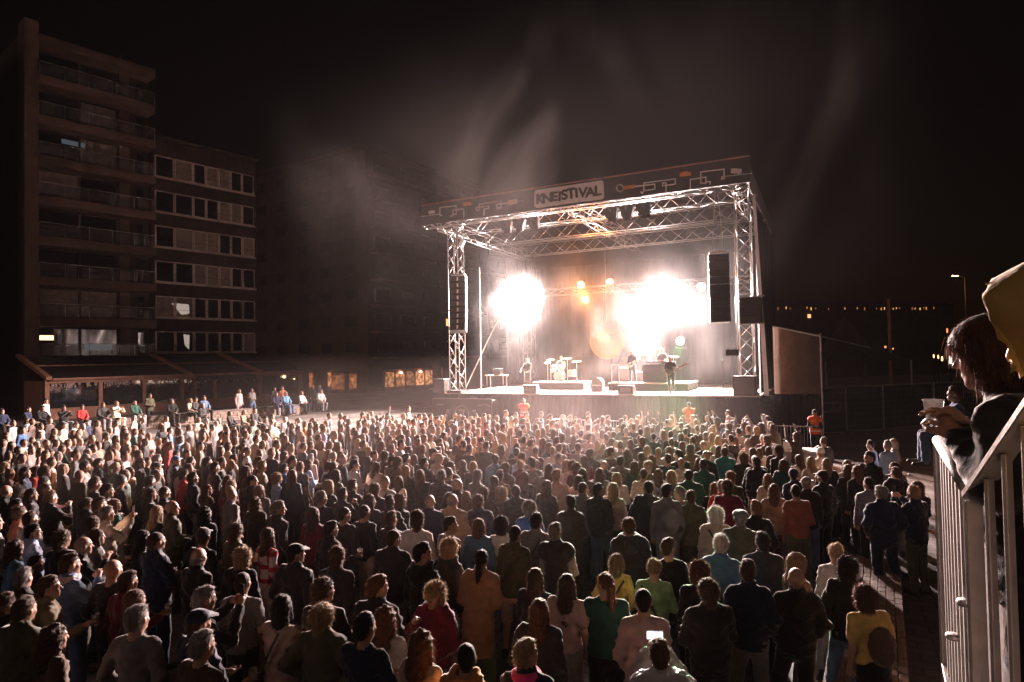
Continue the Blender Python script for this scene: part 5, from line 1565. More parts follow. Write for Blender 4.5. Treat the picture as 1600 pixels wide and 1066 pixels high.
WH = (1.0, 0.79, 0.755)
PW = 28000.0
left_c = [(790, 452, 'top left'), (838, 448, 'top right'), (792, 486, 'bottom left'), (842, 484, 'bottom right'), (815, 466, 'centre')]
for px, py, nm in left_c:
    fixture(px, py, 8.2, 'blazing white lamp, %s of the left cluster over the drums' % nm, WH, 90, .24, PW if nm in ('centre', 'top right') else 0, soft=.3, aim=(-9, -9, .5))
right_c = [(985, 478, 'lowest left'), (1030, 470, 'middle'), (1062, 452, 'upper'), (1085, 475, 'right'), (1040, 500, 'lowest right'), (1096, 448, 'top right')]
for px, py, nm in right_c:
    fixture(px, py, 8.2, 'blazing white lamp, %s of the right cluster beside the line array' % nm, WH, 90, .24, PW if nm in ('middle', 'right') else (PW * .6 if nm == 'upper' else 0), soft=.3, aim=(2, -12, .5))
AM = (1.0, 0.33, 0.09)
for px, py, nm, pw in ((908, 445, 'larger amber lamp hanging left of centre', 5000), (953, 441, 'small amber lamp hanging at centre', 4000), (915, 468, 'lower amber lamp left of centre', 4000), (1020, 437, 'pale amber lamp beside the right cluster', 1500)):
    fixture(px, py, 8.2, nm, AM, 7, .24, pw, soft=.2)
fixture(955, 455, 8.0, 'unlit lamp just under the small amber lamp', WH, 0, .2, 0, lit=False)
fixture(988, 452, 8.0, 'unlit lamp between the amber lamps and the right cluster', WH, 0, .18, 0, lit=False)
GR = (0.12, 1.0, 0.25)
fixture(1063, 533, 7.0, 'green and white lamp low on the right of the stage', (0.6, 1.0, 0.65), 60, .22, 0, hang=STZ + .1, aim=(3.5, -16, 0))
gl = bpy.data.lights.new('green_beam', 'SPOT'); gl.energy = 34000; gl.color = GR; gl.spot_size = R(11); gl.spot_blend = .8; gl.shadow_soft_size = .15
gu, gz = sp_from_px(1063, 533, 7.0)
glo = link('green_beam', gl); gp = SP(gu, 6.6, gz); glo.location = gp
tg = at(1040, 745, 15); glo.rotation_euler = (tg - gp).to_track_quat('-Z', 'Y').to_euler()
gu2, gz2 = sp_from_px(988, 524, 7.6)
fixture(990, 524, 7.6, 'green lamp in the smoke aimed at the backdrop disc', GR, 40, .14, 0, aim=(gu2 - 3, 8.3, gz2), hang=STZ + .1)
gl2 = bpy.data.lights.new('green_beam', 'SPOT'); gl2.energy = 3500; gl2.color = GR; gl2.spot_size = R(9); gl2.spot_blend = .4; gl2.shadow_soft_size = .05
g2 = link('green_beam', gl2); p_ = SP(gu2 - .25, 7.6, gz2); g2.location = p_
g2.rotation_euler = (SP(ud - .2, 9.6, zd + .25) - p_).to_track_quat('-Z', 'Y').to_euler()

# dark profile lamps on the front truss
for px0, py0, px1, py1, nm in ((785, 349, 838, 341, 'left'), (948, 330, 1012, 322, 'right')):
    for i in range(6):
        px = px0 + (px1 - px0) * i / 5; py = py0 + (py1 - py0) * i / 5
        u, z = sp_from_px(px, py, -.15)
        r_ = empty('profile_lamp', S_M.copy() @ Matrix.Translation((u, -.15, z)), ('first', 'second', 'third', 'fourth', 'fifth', 'sixth')[i] + ' dark profile lamp in the %s group on the front truss' % nm, 'stage lamp')
        a = Matrix.Rotation(R((-18, 12, -8, 22, -14, 8)[i]), 4, 'Y') @ Matrix.Rotation(R(200), 4, 'X')
        b_ = MB().box((0, 0, .1), (.26, .26, .5)).lathe([(.10, .34), (.13, .36), (.14, .52), (.12, .52), (.1, .4)], 10).build('lamp_body', M_BLACK, r_); b_.matrix_local = a
        MB().tube((-.17, 0, 0), (-.17, 0, .3), .015, 5).tube((.17, 0, 0), (.17, 0, .3), .015, 5).box((0, 0, .31), (.4, .08, .05)).tube((0, 0, .3), (0, 0, ROOFZ - z - .2), .02, 5).build('yoke', M_BLACK, r_)
# small floodlight inside the left tower
u, z = sp_from_px(722, 380, 0.6)
fl = empty('flood_lamp', S_M.copy() @ Matrix.Translation((u, .6, z)), 'small pale floodlight under the roof by the left tower', 'stage lamp')
MB().box((0, 0, 0), (.22, .18, .4), Matrix.Rotation(R(30), 3, 'Y')).build('housing', M_WHITEPRINT, fl, bevel=.02); MB().tube((0, 0, .1), (.1, 0, ROOFZ - z), .015).build('bracket', M_STEEL, fl)
# ------------------------------------------------------------------ people
PAL = {  # code: (word, colour)
    'bk': ('black', (.016, .015, .015)), 'ch': ('charcoal', (.042, .040, .042)), 'nv': ('navy', (.016, .022, .050)), 'br': ('brown', (.105, .062, .040)),
    'db': ('dark brown', (.050, .032, .024)), 'ol': ('olive', (.085, .080, .045)), 'gn': ('green', (.20, .34, .15)), 'dg': ('dark green', (.020, .075, .055)),
    'tl': ('teal', (.03, .24, .24)), 'bl': ('blue', (.045, .13, .32)), 'lb': ('pale blue', (.34, .42, .60)), 'sb': ('steel blue', (.10, .22, .34)), 'gy': ('grey', (.19, .18, .18)),
    'lg': ('light grey', (.42, .40, .39)), 'wh': ('white', (.74, .70, .67)), 'be': ('beige', (.50, .38, .29)), 'ta': ('tan', (.44, .26, .15)),
    'pk': ('pink', (.52, .35, .32)), 'rd': ('red', (.55, .035, .03)), 'bu': ('burgundy', (.14, .012, .028)), 'or': ('orange', (.55, .23, .06)),
    'ye': ('yellow', (.70, .47, .14)), 'pu': ('lavender', (.36, .28, .52)), 'dn': ('denim blue', (.10, .15, .25)), 'ru': ('rust', (.34, .11, .07)), 'kh': ('khaki', (.24, .19, .12)),
    'cr': ('cream', (.66, .55, .43)), 'hv': ('orange', (.95, .16, .03)),
}
HAIRC = {'k': (.024, .016, .012), 'b': (.092, .050, .029), 'a': (.155, .070, .038), 'd': (.10, .045, .032), 'l': (.36, .25, .15), 'g': (.26, .235, .22), 'w': (.68, .63, .58)}
GARM = {'T': 't-shirt', 'S': 'sweater', 'J': 'jacket', 'H': 'hooded top', 'K': 'top with hood up', 'C': 'long coat', 'V': 'body warmer', 'O': 'safety vest', 'R': 'clear rain jacket'}
POSEW = {'X': 'arms folded', 'C': 'holding a cup', 'F': 'holding up a phone', 'R': 'one arm raised', 'U': 'both arms raised', 'G': 'hands on hips', 'S': 'seated', 'Z': 'seated holding up a phone', 'T': 'hand at the face', 'H': 'hands held in front', 'P': 'hands in pockets'}
SKINC = [(.44, .26, .185), (.48, .29, .21), (.40, .23, .16), (.45, .27, .19), (.34, .19, .12)]
LEGKEY = {id(LEG_A): 'A', id(LEG_B): 'B', id(LEG_S): 'S', id(LEG_K): 'K'}
M_PLAID = None
def plaid():
    m, nt, b = newmat('red_white_plaid'); N = nt.nodes; L = nt.links
    tc = N.new('ShaderNodeTexCoord'); s = N.new('ShaderNodeSeparateXYZ'); L.new(tc.outputs['Object'], s.inputs[0])
    def stripe(out, freq, ph):
        a = N.new('ShaderNodeMath'); a.operation = 'MULTIPLY_ADD'; a.inputs[1].default_value = freq; a.inputs[2].default_value = ph; L.new(out, a.inputs[0])
        f = N.new('ShaderNodeMath'); f.operation = 'FRACT'; L.new(a.outputs[0], f.inputs[0])
        c = N.new('ShaderNodeMath'); c.operation = 'LESS_THAN'; c.inputs[1].default_value = .32; L.new(f.outputs[0], c.inputs[0]); return c.outputs[0]
    h = stripe(s.outputs[2], 5.0, .1); v = stripe(s.outputs[0], 5.0, .35)
    ad = N.new('ShaderNodeMath'); ad.operation = 'ADD'; L.new(h, ad.inputs[0]); L.new(v, ad.inputs[1])
    dv = N.new('ShaderNodeMath'); dv.operation = 'MULTIPLY'; dv.inputs[1].default_value = .5; L.new(ad.outputs[0], dv.inputs[0])
    cr = N.new('ShaderNodeValToRGB'); cr.color_ramp.elements[0].color = (.62, .50, .50, 1); cr.color_ramp.elements[1].color = (.10, .01, .015, 1)
    e = cr.color_ramp.elements.new(.5); e.color = (.45, .03, .04, 1); L.new(dv.outputs[0], cr.inputs[0]); L.new(cr.outputs[0], b.inputs['Base Color']); b.inputs['Roughness'].default_value = .9
    return m
M_PLAID = plaid()
def rainmat():
    m, nt, b = newmat('clear_plastic_film'); b.inputs['Base Color'].default_value = (.55, .52, .50, 1); b.inputs['Roughness'].default_value = .22; b.inputs['Alpha'].default_value = .62
    N = nt.nodes; tc = N.new('ShaderNodeTexCoord'); no = N.new('ShaderNodeTexNoise'); no.inputs['Scale'].default_value = 14; nt.links.new(tc.outputs['Object'], no.inputs[0])
    bu = N.new('ShaderNodeBump'); bu.inputs['Strength'].default_value = .9; bu.inputs['Distance'].default_value = .03; nt.links.new(no.outputs[0], bu.inputs['Height']); nt.links.new(bu.outputs[0], b.inputs['Normal'])
    return m
M_RAIN = rainmat()

def put(name, me, parent, colr=None, mw=None):
    o = link(name, me, parent)
    if mw is not None: o.matrix_local = mw
    if colr is not None: o.color = (*colr, 1)
    return o

def jitter(c, rg, a=.18):
    k = 1 + rg.uniform(-a, a)
    return tuple(max(.004, x * k) for x in c)

def make_person(rg, loc, rotz, h, hair, haircol, top, topcol, bot, botcol, pose, hyaw=0, hpitch=0, lean=0.0, wid=1.0, mirror=False, extras='', vox=1.0, label=None, group=None, shoes=True, cat='person'):
    P = POSES[pose]; lk = LEGKEY[id(P['legs'])]; dz = P.get('dz', 0.0)
    s = h / 1.75
    mw = Matrix.Translation(loc) @ Matrix.Rotation(rotz, 4, 'Z') @ Matrix.Rotation(R(rg.gauss(0, 1.6)), 4, 'X') @ Matrix.Rotation(R(rg.gauss(0, 2.0)), 4, 'Y') @ Matrix.Diagonal((s * wid * (-1 if mirror else 1), s * (wid * .5 + .5), s, 1))
    b = link('person', body_mesh(pose, hyaw, hpitch, .0125 * vox, False, lean), None, None, label, cat, group, mw)
    b.color = (*rg.choice(SKINC), 1)
    tm = M_PLAID if 'plaid' in extras else (M_RAIN if top == 'R' else None)
    if top == 'V' or top == 'O':
        put('sweater', top_mesh('S', pose, .0155 * vox, None, lean), b, jitter(PAL['lg' if top == 'V' else 'bk'][1], rg))
    if top == 'R':
        put('sweater', top_mesh('S', pose, .0155 * vox, None, lean), b, PAL['bk'][1])
    tname = {'C': 'coat', 'J': 'jacket', 'T': 'shirt', 'S': 'sweater', 'H': 'hoodie', 'K': 'hoodie', 'V': 'body_warmer', 'O': 'safety_vest', 'R': 'rain_jacket'}[top]
    t = put(tname, top_mesh(top, pose, .0155 * vox, tm, lean, rg.randint(0, 1) if vox == 1.0 and top in 'JSH' and pose in 'DEPHX' else 0), b, jitter(PAL[topcol][1], rg))
    put({'jeans': 'trousers', 'wide': 'trousers', 'shorts': 'shorts', 'skirt': 'skirt'}[bot], bottom_mesh(bot, lk, .019 * vox), b, jitter(PAL[botcol][1], rg))
    hc = Vector(HEAD_C) + Vector((0, lean * .65, dz))
    hm = Matrix.Translation(hc) @ Matrix(head_matrix(hyaw, hpitch).tolist()).to_4x4()
    hk = hair
    if hair in ('k', 'e', 'y'):
        put('hair', hair_mesh('z', .0095 * vox), b, jitter(HAIRC[haircol], rg, .3), hm)
        ck = 'ch'
        for e in extras.split(','):
            if e.startswith('cap='): ck = e[4:]
        put('cap', cap_mesh(hair), b, PAL[ck][1], hm)
    elif hair != 'o' and not (top == 'K'):
        put('hair', hair_mesh(hair, .0095 * vox), b, jitter(HAIRC[haircol], rg, .25), hm)
    if shoes:
        for k, (a_, b_, c_) in enumerate(P['legs']):
            put('shoe', shoe_mesh(1 if k == 0 else -1), b, None, Matrix.Translation((c_[0], c_[1], c_[2] - .075)) @ Matrix.Rotation(R(-8 if k == 0 else 8), 4, 'Z'))
    if 'strap' in extras:
        m = MB(); pts = []
        for i in range(13):
            a = i / 12; x = -.13 + .27 * a; z = 1.455 - .50 * a; y = -(.150 + .025 * math.sin(a * math.pi)) - (.02 if top in 'JHC' else 0)
            pts.append((x, y, z + dz))
        for p_, q_ in zip(pts[:-1], pts[1:]):
            m.add([(p_[0] - .012, p_[1], p_[2] - .01), (q_[0] - .012, q_[1], q_[2] - .01), (q_[0] + .012, q_[1], q_[2] + .01), (p_[0] + .012, p_[1], p_[2] + .01)], [(0, 1, 2, 3)])
        put('bag_strap', m.mesh('bag_strap', M_SHOE), b)
        put('shoulder_bag', MB().box((.21, -.10, .90), (.10, .26, .20)).mesh('shoulder_bag', M_SHOE, bevel=.03), b)
    if 'pack' in extras:
        bp = SDF(.016); bp.ell((0, -.235, 1.22), (.15, .085, .21), .03); bp.ell((0, -.30, 1.14), (.10, .04, .09), .03)
        pc = 'br'
        for e in extras.split(','):
            if e.startswith('pack='): pc = e[5:]
        V, Q = bp.verts(None, .01, 3); put('backpack', npmesh('backpack', V, Q, M_CLOTH), b, PAL[pc][1])
    if 'scarf' in extras:
        sc = SDF(.013)
        for tt in np.linspace(0, 6.283, 13): sc.ell((.085 * math.sin(tt), -.012 + .085 * math.cos(tt), 1.485 + dz + .01 * math.sin(3 * tt)), (.042, .042, .040), .03)
        V, Q = sc.verts(None, .012, 4, 30); put('scarf', npmesh('scarf', V, Q, M_CLOTH), b, {'scarfpink': (.85, .06, .22), 'scarfwhite': (.7, .55, .52)}.get([e for e in extras.split(',') if e.startswith('scarf')][0], (.6, .5, .5)))
    if 'print' in extras:
        for k, (w_, z) in enumerate(((.20, 1.19), (.14, 1.15))):
            m = MB()
            for i in range(9):
                m.box((-w_ / 2 + w_ * i / 8, -.175 - .006, z), (w_ / 13, .004, .016))
            put('back_print', m.mesh('back_print', M_ORANGEPRINT if 'printo' in extras else M_WHITEPRINT), b)
    if top == 'O':
        for z in (.98, 1.12):
            m = MB(); n_ = 28
            vs = []; rr = .158 + .058
            for i in range(n_):
                a = 6.283 * i / n_
                for zz in (-.022, .022): vs.append((rr * math.cos(a), rr / 1.33 * math.sin(a), z + zz))
            m.add(vs, [(2 * i, 2 * ((i + 1) % n_), 2 * ((i + 1) % n_) + 1, 2 * i + 1) for i in range(n_)])
            put('reflective_band', m.mesh('reflective_band', M_WHITEPRINT), b)
    return b

def hand_pos(b, pose, side=0):
    """world position in front of a hand"""
    a_, e, w = POSES[pose]['arms'][side]
    w = Vector(w); d = (w - Vector(e)).normalized()
    return b.matrix_world, w, d

M_CUP = None
def cup_mat():
    m, nt, b = newmat('clear_plastic_cup'); b.inputs['Base Color'].default_value = (.8, .78, .76, 1); b.inputs['Roughness'].default_value = .15; b.inputs['Alpha'].default_value = .3; return m
M_CUP = cup_mat(); M_BEER = mat('beer', (.75, .36, .06), .2, 0, .1, 5, 0)
def add_cup(b, pose, side, label, beer=True):
    mw, w, d = b.matrix_basis, *hand_pos(b, pose, side)[1:]
    p = mw @ (w + d * .085 + Vector((0, .035, .0)))
    r_ = empty('plastic_cup', Matrix.Translation(p - Vector((0, 0, .05))), label, 'cup', 'plastic cups held in the crowd')
    MB().lathe([(.028, 0), (.030, .002), (.041, .128), (.042, .132), (.039, .130), (.028, .006)], 16).build('cup_wall', M_CUP, r_, smooth=True)
    if beer: MB().lathe([(.026, .006), (.036, .095)], 14).build('drink', M_BEER, r_)
def add_phone(b, pose, label, lit=True):
    P = POSES[pose]['arms']; c = (Vector(P[0][2]) + Vector(P[1][2])) / 2 if pose in 'FZ' else Vector(P[0][2])
    p = b.matrix_basis @ (c + Vector((0, .06, .13)))
    r_ = empty('mobile_phone', Matrix.Translation(p) @ Matrix.Rotation(b.rotation_euler.z, 4, 'Z'), label, 'phone', 'phones held up in the crowd')
    MB().box((0, 0, 0), (.15 if lit else .075, .010, .075 if lit else .15)).build('case', M_BLACK, r_, bevel=.004)
    MB().box((0, -.0065, 0), (.138 if lit else .066, .002, .066 if lit else .138)).build('screen', emit('phone_screen', (.75, .85, 1.0), 1.2) if lit else M_GLASS, r_)

